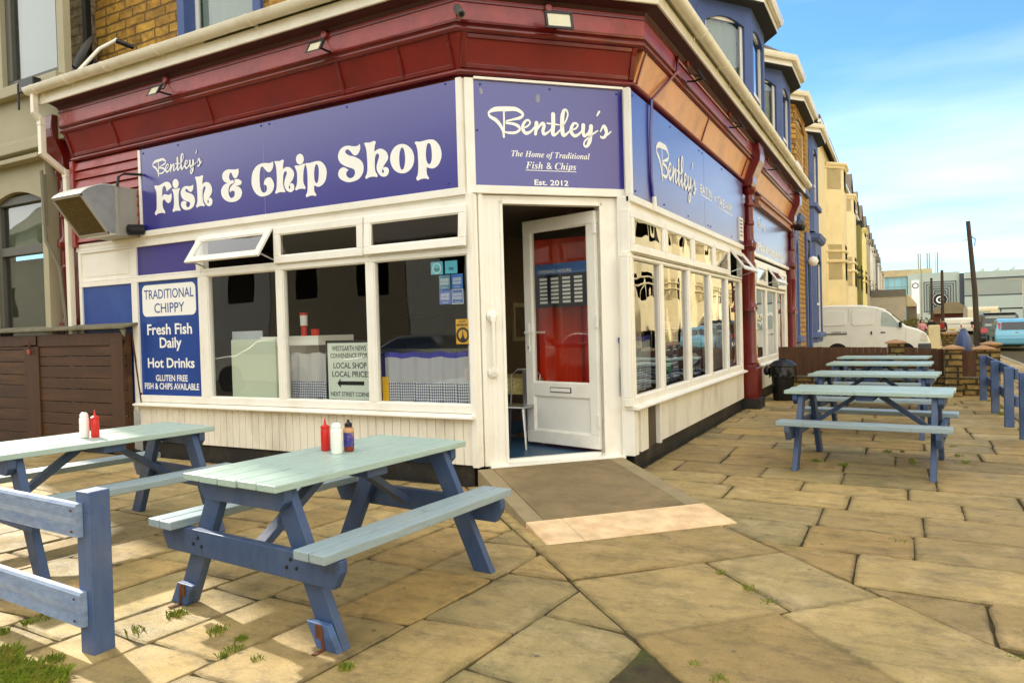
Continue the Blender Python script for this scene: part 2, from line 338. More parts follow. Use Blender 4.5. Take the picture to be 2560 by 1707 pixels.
def mk_stone(name, col_a, col_b, mortar, sc=1.0, bw=.42, bh=.16, bump=1.0, ms=.018, rough=.85):
    """coursed rock-faced stone / brick: brick texture on (along, up) with noise; works on walls facing x or y"""
    m = bpy.data.materials.new(name); m.use_nodes = True; t = m.node_tree; n = t.nodes; l = t.links; p = n['Principled BSDF']; p.inputs['Roughness'].default_value = rough
    g = n.new('ShaderNodeNewGeometry'); s1 = n.new('ShaderNodeSeparateXYZ'); l.new(g.outputs['Position'], s1.inputs[0]); s2 = n.new('ShaderNodeSeparateXYZ'); l.new(g.outputs['True Normal'], s2.inputs[0])
    ab = n.new('ShaderNodeMath'); ab.operation = 'ABSOLUTE'; l.new(s2.outputs[0], ab.inputs[0])
    gt = n.new('ShaderNodeMath'); gt.operation = 'GREATER_THAN'; l.new(ab.outputs[0], gt.inputs[0]); gt.inputs[1].default_value = .72
    mx = n.new('ShaderNodeMix'); mx.data_type = 'FLOAT'; l.new(gt.outputs[0], mx.inputs[0]); l.new(s1.outputs[0], mx.inputs[2]); l.new(s1.outputs[1], mx.inputs[3])
    c = n.new('ShaderNodeCombineXYZ'); l.new(mx.outputs[0], c.inputs[0]); l.new(s1.outputs[2], c.inputs[1])
    wn = n.new('ShaderNodeTexNoise'); wn.inputs['Scale'].default_value = 5; l.new(g.outputs['Position'], wn.inputs[0])
    va = n.new('ShaderNodeVectorMath'); va.operation = 'MULTIPLY_ADD'; l.new(wn.outputs['Color'], va.inputs[0]); va.inputs[1].default_value = (.05, .035, 0); l.new(c.outputs[0], va.inputs[2])
    b = n.new('ShaderNodeTexBrick'); l.new(va.outputs[0], b.inputs['Vector']); b.inputs['Scale'].default_value = 1/sc; b.inputs['Brick Width'].default_value = bw; b.inputs['Row Height'].default_value = bh
    b.inputs['Mortar Size'].default_value = ms; b.inputs['Mortar Smooth'].default_value = .4; b.inputs['Bias'].default_value = 0; b.inputs['Color1'].default_value = col_a; b.inputs['Color2'].default_value = col_b; b.inputs['Mortar'].default_value = mortar
    b.squash = .7; b.squash_frequency = 3
    ns = n.new('ShaderNodeTexNoise'); ns.inputs['Scale'].default_value = 9; ns.inputs['Detail'].default_value = 6; l.new(g.outputs['Position'], ns.inputs[0])
    mr = n.new('ShaderNodeMapRange'); mr.inputs[1].default_value = .3; mr.inputs[2].default_value = .7; mr.inputs[3].default_value = .6; mr.inputs[4].default_value = 1.35; l.new(ns.outputs[0], mr.inputs[0])
    vm = n.new('ShaderNodeVectorMath'); vm.operation = 'SCALE'; l.new(b.outputs[0], vm.inputs[0]); l.new(mr.outputs[0], vm.inputs['Scale']); l.new(vm.outputs[0], p.inputs['Base Color'])
    ad = n.new('ShaderNodeMath'); ad.operation = 'MULTIPLY_ADD'; l.new(b.outputs['Fac'], ad.inputs[0]); ad.inputs[1].default_value = -1.2; l.new(ns.outputs[0], ad.inputs[2])
    bu = n.new('ShaderNodeBump'); bu.inputs['Strength'].default_value = bump; bu.inputs['Distance'].default_value = .04; l.new(ad.outputs[0], bu.inputs['Height']); l.new(bu.outputs[0], p.inputs['Normal'])
    MATS[name] = m; return m
STONE_Y = mk_stone('yellow rock faced stone', srgb(190, 146, 58), srgb(164, 122, 48), srgb(120, 92, 44), bw=.40, bh=.125, ms=.014)
STONE_P = mk_stone('pale rock faced stone', srgb(206, 188, 150), srgb(188, 168, 130), srgb(170, 152, 120), bw=.40, bh=.125, ms=.014)
STONE_W = mk_stone('yard wall stone', srgb(150, 124, 66), srgb(120, 98, 52), srgb(60, 50, 28), bw=.30, bh=.11, ms=.02)
BLUE_H = mk('blue masonry paint', srgb(70, 90, 142), .6, .1, 3, bump=.2, bscale=20, dirt=srgb(98, 110, 148), dirt_scale=2, dirt_amt=.4, coords='World')
TILE = mk('roof tiles', srgb(98, 86, 72), .85, .3, 6, bump=.5, bscale=18, dirt=srgb(110, 104, 60), dirt_scale=2, dirt_amt=.6, coords='World')
CURT = mk('white net curtain', srgb(232, 238, 228), .8, .05, 3)
GREYN = mk('grey masonry', srgb(172, 164, 134), .7, .06, 2.5, bump=.1, bscale=30, coords='World')
GREYD = mk('dark grey frame', srgb(88, 86, 76), .5, .06, 3, coords='World')
# ------------------------------------------------------------------ the shop
shop = thing('corner_shop', 'corner fish and chip shop with maroon cornice, cream window frames and blue fascia signs', 'shop', (0, 0, 0))
XE = -6.98; YE = 12.2           # left end of the left front, far end of the right front
PATH = [(XE, 0), (AX, 0), (0, BY), (0, YE)]
# plinth, cladding, sills
m = MB(); m.sweep([(-.25, -.05), (-.035, -.05), (-.03, .17), (-.06, .19), (-.25, .19)], [(-5.9, 0), (AX-.0, 0)], True)
m.sweep([(-.25, -.05), (-.035, -.05), (-.03, .165), (-.06, .185), (-.25, .185)], [(0, BY+.02), (0, 6.52)], True)
m.sweep([(-.25, -.05), (-.035, -.05), (-.03, .165), (-.06, .185), (-.25, .185)], [(0, 7.75), (0, 11.6)], True)
m.build('plinth', BLACKP, shop, bevel=.008)
def cladding(F, u0, u1, z0, z1, pitch, back=True):
    m = MB(); m.box(u0, u1, -.12, .0, z0+.003, z1-.003, F)
    n = max(1, round((u1-u0)/pitch)); p = (u1-u0)/n
    for i in range(n): m.box(u0+i*p+.0035, u0+(i+1)*p-.0035, .0005, .012, z0, z1, F)
    m.build('stall_riser', CREAM_D, shop, bevel=.004)
cladding(FL, -5.86, -1.14, .19, .615, .1); cladding(FR, 1.93, 6.5, .185, .615, .06); cladding(FR, BY+.1, 1.5, .17, .6, .06); cladding(FR, 8.02, 11.55, .185, .615, .09)
m = MB(); m.box(1.5, 1.88, -.10, -.03, .165, .6, FR); m.build('vent_panel', mk('brown vent panel', srgb(74, 62, 44), .5, .2, 4), shop)
for a in ((1.88, 1.93, -.08, .02, .165, .615, FR), (1.12, 1.17, -.05, .02, .165, .615, FR), (-1.15, -1.09, -.05, .02, .19, .615, FL)): MB().box(*a).build('cladding_trim', CREAM, shop, bevel=.004)
for F, u0, u1 in ((FL, -5.88, -1.10), (FR, .98, 6.42), (FR, 7.95, 11.95)):
    m = MB()
    a = [(-.05, .618), (.092, .614), (.098, .62), (.098, .634), (.09, .64), (.0, .662), (-.05, .662)]
    b = len(m.v); k = len(a)
    m.v += [tuple(F(u0, o, z)) for o, z in a]+[tuple(F(u1, o, z)) for o, z in a]
    m.face(range(b, b+k)); m.face(range(b+2*k-1, b+k-1, -1))
    for i in range(k): j = (i+1) % k; m.face((b+i, b+j, b+k+j, b+k+i))
    m.build('window_sill', CREAM, shop, bevel=.003)
# ------------------------------------------------------------------ windows of the left front
def pane(F, u0, u1, z0, z1, o, mat, parent):
    m = MB(); m.box(u0, u1, o-.006, o, z0, z1, F); return m.build('pane', mat, parent)
def light(F, u0, u1, z0, z1, glass, bars=(.05, .05, .06, .05), o1=.03, name='window'):
    """one fixed light: cream frame with a bevelled inner bead and a glass pane"""
    l, r, b, t = bars; m = MB()
    m.box(u0, u1, -.05, o1, z0, z0+b, F); m.box(u0, u1, -.05, o1, z1-t, z1, F); m.box(u0, u0+l, -.05, o1, z0+b, z1-t, F); m.box(u1-r, u1, -.05, o1, z0+b, z1-t, F)
    frame_bars(m, F, u0+l-.012, u1-r+.012, z0+b-.012, z1-t+.012, .022, -.03, o1-.012)
    w = m.build(name, CREAM, shop, bevel=.006)
    pane(F, u0+l, u1-r, z0+b, z1-t, -.012, glass, w)
    return w
for u0, u1, l, r in ((-4.665, -3.4665, .09, .045), (-3.4665, -2.2555, .05, .048), (-2.2555, -1.09, .05, .05)): light(FL, u0, u1, .662, 2.15, GLASS_L, (l, r, .078, .052))
m = MB()
frame_bars(m, FL, -5.87, -4.667, .662, 2.15, .058, -.05, .03, .08, .055); m.box(-5.87, -4.667, -.05, .03, 2.151, 2.175, FL)
frame_bars(m, FL, -6.985, -5.872, .55, 2.15, .055, -.05, .026, .06, .06); frame_bars(m, FL, -6.985, -5.872, 2.15, 2.546, .055, -.05, .026, .02, .03)
m.box(-5.871, -5.815, -.05, .028, 2.175, 2.548, FL); m.box(-4.75, -4.665, -.05, .028, 2.175, 2.548, FL); m.box(-5.815, -4.75, -.05, .028, 2.515, 2.548, FL)
m.build('panel_frame', CREAM, shop, bevel=.005)
m = MB(); m.box(-6.93, -5.92, -.03, .006, 2.17, 2.516, FL); m.box(-6.86, -5.98, .006, .012, 2.215, 2.48, FL); m.build('infill_panel', CREAM, shop, bevel=.004)
m = MB(); m.box(-6.93, -5.92, -.03, .004, .61, 2.09, FL); m.build('infill_panel', BLUE_P, shop)
m = MB(); m.box(-5.815, -4.75, -.03, .004, 2.175, 2.515, FL); m.build('infill_panel', BLUE_V, shop)
# transom lights: outer frame, opening sash, pane
def transom(F, u0, u1, z0, z1, glass, tilt=0., w=.075, o1=.03, proud=.025):
    m = MB(); frame_bars(m, F, u0, u1, z0, z1, .03, -.05, o1); fr = m.build('window', CREAM, shop, bevel=.004)
    c, s = math.cos(tilt), math.sin(tilt); zt = z1-.012; ot = o1+.002
    def T(u, o, z):                                # top hung: swings outwards about its top edge
        dz = z-zt; return F(u, ot+o*c-dz*s, zt+dz*c+o*s)
    a, b = u0+.012, u1-.012
    m = MB(); frame_bars(m, T, a, b, z0+.012, zt, w, 0, .03); frame_bars(m, T, a+w-.01, b-w+.01, z0+.012+w-.01, zt-w+.01, .02, .004, .02)
    s_ = m.build('sash', CREAM, fr, bevel=.006)
    m = MB(); m.box(a+w-.004, b-w+.004, .008, .014, z0+.012+w-.004, zt-w+.004, T); p = m.build('pane', glass, fr)
    if tilt > .1:
        m = MB()
        for u in (a+.02, b-.02):
            m.bar(F(u, .0, z0+.05), T(u, -.005, z0+.06), .012, .012)
        m.build('stay', STEEL, fr)
    return fr
transom(FL, -4.655, -3.495, 2.15, 2.548, GLASS_L, math.radians(34)); transom(FL, -3.495, -2.284, 2.15, 2.548, GLASS_L, .012); transom(FL, -2.284, -1.105, 2.15, 2.548, GLASS_L, .075)
# right front windows
MUL = [(.94, 2.035), (2.035, 3.155), (3.155, 4.25), (4.25, 5.325), (5.325, 6.43)]
for i, (a, b) in enumerate(MUL): light(FR, a, b, .65, 2.09, GLASS_R, (.06 if i else .05, .05 if i < 4 else .13, .078, .032))
for i, (a, b) in enumerate(((.99, 2.09), (2.09, 3.27), (3.27, 4.40), (4.40, 5.43), (5.43, 6.46))):
    transom(FR, a, b, 2.10, 2.515, GLASS_R, math.radians(36) if i == 4 else .006, .07)
for i, (a, b) in enumerate(((7.66, 8.82), (8.82, 10.08), (10.08, 11.35))): light(FR, a, b, .65, 2.05, GLASS_R, (.06, .05, .1, .05))
for i, (a, b) in enumerate(((7.66, 8.82), (8.82, 10.08), (10.08, 11.35))): transom(FR, a, b, 2.07, 2.45, GLASS_R, math.radians(34) if i == 1 else .006, .07)
m = MB(); m.box(11.35, 11.6, -.05, .03, .65, 2.45, FR); m.box(7.62, 11.6, -.05, .02, 2.45, 2.52, FR)
m.box(7.18, 7.64, -.03, .02, 2.42, 2.62, FR); m.build('frame_post', CREAM, shop, bevel=.004)
# second door beyond the column
m = MB(); frame_bars(m, FR, 7.16, 7.64, .03, 2.42, .07, -.05, .03); d2 = m.build('side_door', CREAM, shop, bevel=.004)
m = MB(); m.box(7.23, 7.57, -.04, -.01, .1, 2.35, FR); m.build('door_panel', WHITE, d2)
m = MB(); m.box(7.56, 7.6, .03, .05, 1.15, 1.4, FR); m.bar(FR(7.58, .06, 1.3), FR(7.45, .06, 1.3), .018, .018); m.build('handle', WHITE, d2)
# header boards and corner posts
m = MB(); m.box(-7.02, -1.13, -.08, .022, 2.548, 2.64, FL); m.box(-7.02, -1.13, .022, .03, 2.60, 2.63, FL)
m.box(1.02, 6.5, -.08, .022, 2.515, 2.60, FR); m.box(1.02, 6.5, .022, .03, 2.515, 2.535, FR); m.build('header_board', CREAM, shop, bevel=.003)
m = MB()
for F, u0, u1 in ((FL, -1.135, -1.075), (FC, .01, .10), (FC, .112, .155), (FC, 1.545, 1.635), (FC, 1.495, 1.532), (FR, BY-.16, BY-.095)):
    m.box(u0, u1, -.09, .04 if F is FC else .034, .175, 2.64, F)
m.build('corner_post', CREAM, shop, bevel=.006)
# door frame and leaf
m = MB(); m.box(.155, .342, -.10, .012, .175, 2.632, FC); m.box(1.296, 1.495, -.10, .012, .165, 2.632, FC); m.box(.342, 1.296, -.10, .012, 2.56, 2.632, FC)
m.box(.315, .342, -.06, .03, .2, 2.58, FC); m.box(1.296, 1.322, -.06, .03, .2, 2.58, FC); m.box(.315, 1.322, -.06, .03, 2.552, 2.58, FC)
m.box(.25, .256, .0, .017, .2, 2.6, FC); m.box(.2, .206, .0, .017, .2, 2.6, FC)
dfr = m.build('door_frame', CREAM, shop, bevel=.005)
m = MB(); m.box(.16, 1.49, -.14, .075, .15, .175, FC); m.box(.345, 1.293, -.11, -.05, .175, .21, FC); m.build('threshold', WHITE, shop, bevel=.004)
TH = math.radians(60)
def FD(w, t, z):   # door leaf frame: w from the hinge along the leaf, t through its thickness (outer face positive)
    hx, hy, _ = FC(1.285, -.035, 0); tx, ty = R2, R2; nx, ny = R2, -R2
    dx, dy = -math.cos(TH)*tx-math.sin(TH)*nx, -math.cos(TH)*ty-math.sin(TH)*ny
    ox, oy = math.sin(TH)*tx-math.cos(TH)*nx, math.sin(TH)*ty-math.cos(TH)*ny
    return (hx+dx*w-ox*t, hy+dy*w-oy*t, z)
LW = .93
m = MB(); frame_bars(m, FD, 0, LW, .235, 2.52, .105, -.035, .03, .13, .12); m.box(.105, LW-.105, -.035, .03, .72, .86, FD)
frame_bars(m, FD, .095, LW-.095, .85, 2.41, .022, .0, .02); frame_bars(m, FD, .095, LW-.095, .355, .73, .022, .0, .02)
dl = m.build('door', CREAM, shop, bevel=.007)
m = MB(); m.box(.1, LW-.1, -.01, .008, .36, .725, FD); m.build('door_panel', WHITE, dl)
m = MB(); m.box(.1, LW-.1, -.004, .002, .85, 2.41, FD); m.build('pane', mk_glass('door glass', (.92, .93, .92), .004, 2, .8), dl)
m = MB(); m.box(.33, .6, .03, .037, .765, .815, FD); m.build('letterbox_rim', BLACKM, dl)
m = MB(); m.box(.338, .592, .037, .044, .772, .808, FD); m.build('letterbox', WHITE, dl, bevel=.003)
m = MB(); m.box(.862, .892, .03, .042, 1.17, 1.46, FD); m.bar(FD(.878, .042, 1.37), FD(.878, .085, 1.37), .02, .02); m.bar(FD(.885, .085, 1.37), FD(.76, .085, 1.37), .018, .02)
m.bar(FD(.878, -.03, 1.37), FD(.878, -.09, 1.37), .02, .02); m.bar(FD(.885, -.09, 1.37), FD(.76, -.09, 1.37), .018, .02); m.build('handle', WHITE, dl, bevel=.003)
m = MB(); m.box(.872, .882, .042, .044, 1.2, 1.23, FD); m.build('keyhole', BLACKM, dl)
for z in (.45, 1.4, 2.3): MB().box(-.02, .012, .03, .05, z, z+.12, FD).build('hinge', WHITE, dl, bevel=.003)
# grab rail by the door
m = MB(); m.tube([FC(.215, .062, 1.03), FC(.215, .062, 1.53)], .017, 12)
gr = m.build('grab_rail', WHITE, shop, smooth=40)
for z, s in ((1.535, 1), (1.018, -1)):
    m = MB(); m.lathe([(.052, 0), (.05, .018), (.035, .03), (.03, .05), (.0, .056)], (0, 0, 0), 20, lambda x, y, zz, z=z: FC(.215+x, .012+zz, z+y)); m.box(.192, .238, .02, .075, z-.055 if s > 0 else z+.0, z if s > 0 else z+.055, FC)
    m.build('rail_bracket', WHITE, gr, bevel=.004, smooth=40)
# ------------------------------------------------------------------ cornice swept round the corner
m = MB(); m.sweep([(-.3, 2.60), (0, 2.60), (0, 3.72), (-.3, 3.72)], PATH, True); m.build('fascia_wall', MAROON, shop)
m = MB(); m.sweep([(0, 3.69), (.055, 3.69), (.07, 3.70), (.074, 3.715), (.062, 3.735), (.056, 3.74), (.0, 3.74)], PATH, True)
m.sweep([(.10, 4.012), (.16, 4.012), (.19, 4.02), (.2, 4.04), (.196, 4.055), (.18, 4.062), (.186, 4.078), (.205, 4.086), (.208, 4.102), (.196, 4.112), (.10, 4.112)], PATH, True)
m.build('cornice_moulding', MAROON, shop, smooth=50)
for nm, pth, mt in (('cove', PATH[:3], MAROON_P), ('cove', PATH[2:], COVE_LIT)):
    m = MB(); m.sweep([(.0, 3.735), (.056, 3.74), (.075, 3.80), (.1, 3.87), (.128, 3.94), (.158, 4.012), (.0, 4.013)], pth, True); m.build(nm, mt, shop, smooth=40)
def rib(F, u, w=.03):
    m = MB()
    pts = [(.058, 3.742), (.128, 3.94), (.158, 4.012)]
    for (o0, z0), (o1, z1) in zip(pts, pts[1:]): m.hexa([F(*p) for p in ((u-w/2, o0-.01, z0), (u+w/2, o0-.01, z0), (u+w/2, o0+.014, z0), (u-w/2, o0+.014, z0), (u-w/2, o1-.01, z1), (u+w/2, o1-.01, z1), (u+w/2, o1+.014, z1), (u-w/2, o1+.014, z1))])
    m.build('cove_rib', MAROON, shop, bevel=.003)
for u in (-6.93, -6.0, -4.33, -2.46, -1.745, -1.2): rib(FL, u)
for u in (.0, 1.64): rib(FC, u, .05)
for u in (BY+.07, 3.8, 6.4, 7.4, 11.9): rib(FR, u)
def hrib(F, u0, u1, o, z): m.hexa([F(*p) for p in ((u0, o-.01, z-.018), (u1, o-.01, z-.018), (u1, o+.012, z-.018), (u0, o+.012, z-.018), (u0, o-.003, z+.018), (u1, o-.003, z+.018), (u1, o+.02, z+.018), (u0, o+.02, z+.018))])
m = MB()
hrib(FC, .03, 1.61, .056, 3.762); hrib(FC, .03, 1.61, .147, 3.992); hrib(FL, -6.93, -1.2, .056, 3.762)
m.build('cove_moulding', MAROON, shop, bevel=.004)
m = MB(); m.sweep([(.05, 4.11), (.193, 4.112), (.197, 4.30), (.05, 4.30)], PATH, True); m.build('frieze', FRIEZE, shop)
m = MB(); m.sweep([(.196, 4.255), (.207, 4.262), (.207, 4.278), (.197, 4.285)], PATH, True); m.build('frieze_bead', MAROON, shop)
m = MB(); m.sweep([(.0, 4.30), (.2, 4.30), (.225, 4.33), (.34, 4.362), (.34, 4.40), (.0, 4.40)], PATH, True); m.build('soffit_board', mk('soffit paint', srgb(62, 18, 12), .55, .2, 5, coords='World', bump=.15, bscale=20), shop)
GP = [(-7.13, 0), (AX, 0), (0, BY), (0, 12.52)]
m = MB(); m.sweep([(.336, 4.352), (.358, 4.352), (.36, 4.36), (.36, 4.56), (.34, 4.565)], GP, True); m.build('fascia_board', GUTTER, shop, bevel=.002)
gprof = [(  .362+.07+.070*math.cos(a), 4.545+.080*math.sin(a)) for a in [PI+i*PI/9 for i in range(10)]]
gprof2 = [(.362+.07+.064*math.cos(a), 4.545+.074*math.sin(a)) for a in [2*PI-i*PI/9 for i in range(10)]]
m = MB(); m.sweep(gprof+gprof2, [(-7.22, 0), (AX, 0), (0, BY), (0, 12.6)], True); gt = m.build('gutter', GUTTER, shop, smooth=50)
br = [(.362+.07+.078*math.cos(a), 4.545+.088*math.sin(a)) for a in [PI+i*PI/9 for i in range(10)]]; br2 = [(.362+.07+.068*math.cos(a), 4.545+.078*math.sin(a)) for a in [2*PI-i*PI/9 for i in range(10)]]
for F, us in ((FL, (-7.02, -6.38, -5.62, -4.72, -3.3, -2.0)), (FR, (2.3, 3.4, 4.1, 4.8, 5.6, 6.6, 7.6, 8.6, 9.7, 10.9, 12.0))):
    for u in us:
        m = MB(); pr = br+br2; k = len(pr); m.v += [tuple(F(u-.02, o, z)) for o, z in pr]+[tuple(F(u+.02, o, z)) for o, z in pr]
        for i in range(k): j = (i+1) % k; m.face((i, j, k+j, k+i))
        for i in range(9): m.face((i, i+1, 18-i, 19-i)); m.face((k+i, k+i+1, k+18-i, k+19-i))
        m.box(u-.02, u+.02, .355, .37, 4.44, 4.50, F); m.build('gutter_bracket', GUTTER, gt, smooth=40)
# rainwater pipe at the left end: square section
m = MB(); m.bar(FL(-7.11, .415, 4.50), FL(-7.11, .415, 4.24), .066, .066, (0, 1, 0)); m.bar(FL(-7.11, .415, 4.24), FL(-7.1, .36, 4.17), .066, .066, (0, 1, 0), .02)
m.bar(FL(-7.1, .345, 4.19), FL(-7.1, .345, 3.73), .068, .068, (0, 1, 0)); m.bar(FL(-7.1, .345, 3.75), FL(-7.1, .06, 3.55), .066, .066, (1, 0, 0), .035); m.bar(FL(-7.1, .06, 3.58), FL(-7.1, .06, .2), .072, .07, (0, 1, 0))
m.bar(FL(-7.1, .345, 4.2), FL(-7.1, .345, 4.1), .078, .078, (0, 1, 0)); m.bar(FL(-7.1, .06, 3.6), FL(-7.1, .06, 3.5), .084, .08, (0, 1, 0))
m.build('downpipe', GUTTER, shop, bevel=.006)
m = MB(); m.box(-7.22, -7.18, .33, .40, 4.24, 4.52, FL); m.build('fascia_end', GUTTER, shop, bevel=.003)
# louvred boards at the left of the sign
m = MB()
for i in range(9):
    z = 2.66+i*.113; m.hexa([FL(*p) for p in ((-7.02, .0, z), (-5.68, .0, z), (-5.68, .055, z), (-7.02, .055, z), (-7.02, .0, z+.105), (-5.68, .0, z+.105), (-5.68, .03, z+.105), (-7.02, .03, z+.105))])
m.box(-7.02, -6.95, .0, .07, 2.6, 3.69, FL); m.build('weatherboard', FRIEZE, shop, bevel=.004)
# moulded maroon columns
def column(F, u, w=.30, o=.0):
    m = MB(); m.box(u-w/2-.04, u+w/2+.04, o-.15, o+.24, -.03, .16, F); b0 = m.build('column_plinth', BLACKP, shop, bevel=.006)
    m = MB(); m.box(u-w/2-.02, u+w/2+.02, o-.15, o+.2, .16, .66, F); m.box(u-w/2, u+w/2, o-.15, o+.17, .66, .72, F)
    m.box(u-w*.36, u+w*.36, o-.1, o+.09, .72, 3.0, F)
    ctr = lambda x, y, z: F(u+x, o+.09+y, z)
    m.lathe([(.09, .72), (.10, .74), (.085, .8), (.075, .9), (.072, 1.60), (.09, 1.62), (.1, 1.66), (.09, 1.7), (.072, 1.72), (.07, 2.3), (.085, 2.33), (.085, 2.38), (.07, 2.4), (.068, 2.58), (.1, 2.62), (.11, 2.70), (.085, 2.74), (.065, 2.78), (.065, 3.0), (.08, 3.02), (.08, 3.06), (.065, 3.08), (.062, 3.3), (.08, 3.33), (.08, 3.36), (.06, 3.4), (.06, 3.5), (.11, 3.56), (.12, 3.62), (.05, 3.64)], (0, 0, 0), 16, ctr)
    m.box(u-w/2, u+w/2, o-.02, o+.17, 1.585, 1.66, F); m.box(u-w/2, u+w/2, o-.02, o+.16, 2.64, 2.74, F)
    c = m.build('column', MAROON, shop, bevel=.004, smooth=35)
    m = MB(); pts = [(.0, 3.62), (.16, 3.62), (.19, 3.68), (.2, 3.78), (.26, 3.92), (.31, 4.02), (.32, 4.12), (.3, 4.3), (0, 4.3)]
    k = len(pts); m.v += [tuple(F(u-w/2, oo+o, z)) for oo, z in pts]+[tuple(F(u+w/2, oo+o, z)) for oo, z in pts]; m.face(range(k)); m.face(range(2*k-1, k-1, -1))
    for i in range(k): j = (i+1) % k; m.face((i, j, k+j, k+i))
    m.build('console', MAROON, shop, bevel=.012)
column(FR, 6.86, .4); column(FR, 12.0, .36)
column(FL, -7.3, .24, -.13)
m = MB(); m.box(-7.46, -6.97, .03, .5, -.05, 4.4); m.build('return_wall', MAROON, shop)
# roof of the projecting shop front
m = MB(); m.sweep([(.36, 4.49), (-.7, 4.95), (-.7, 4.9), (.36, 4.47)], [(-7.1, 0), (AX, 0), (0, BY), (0, 12.4)], True); m.build('roof', TILE, shop)
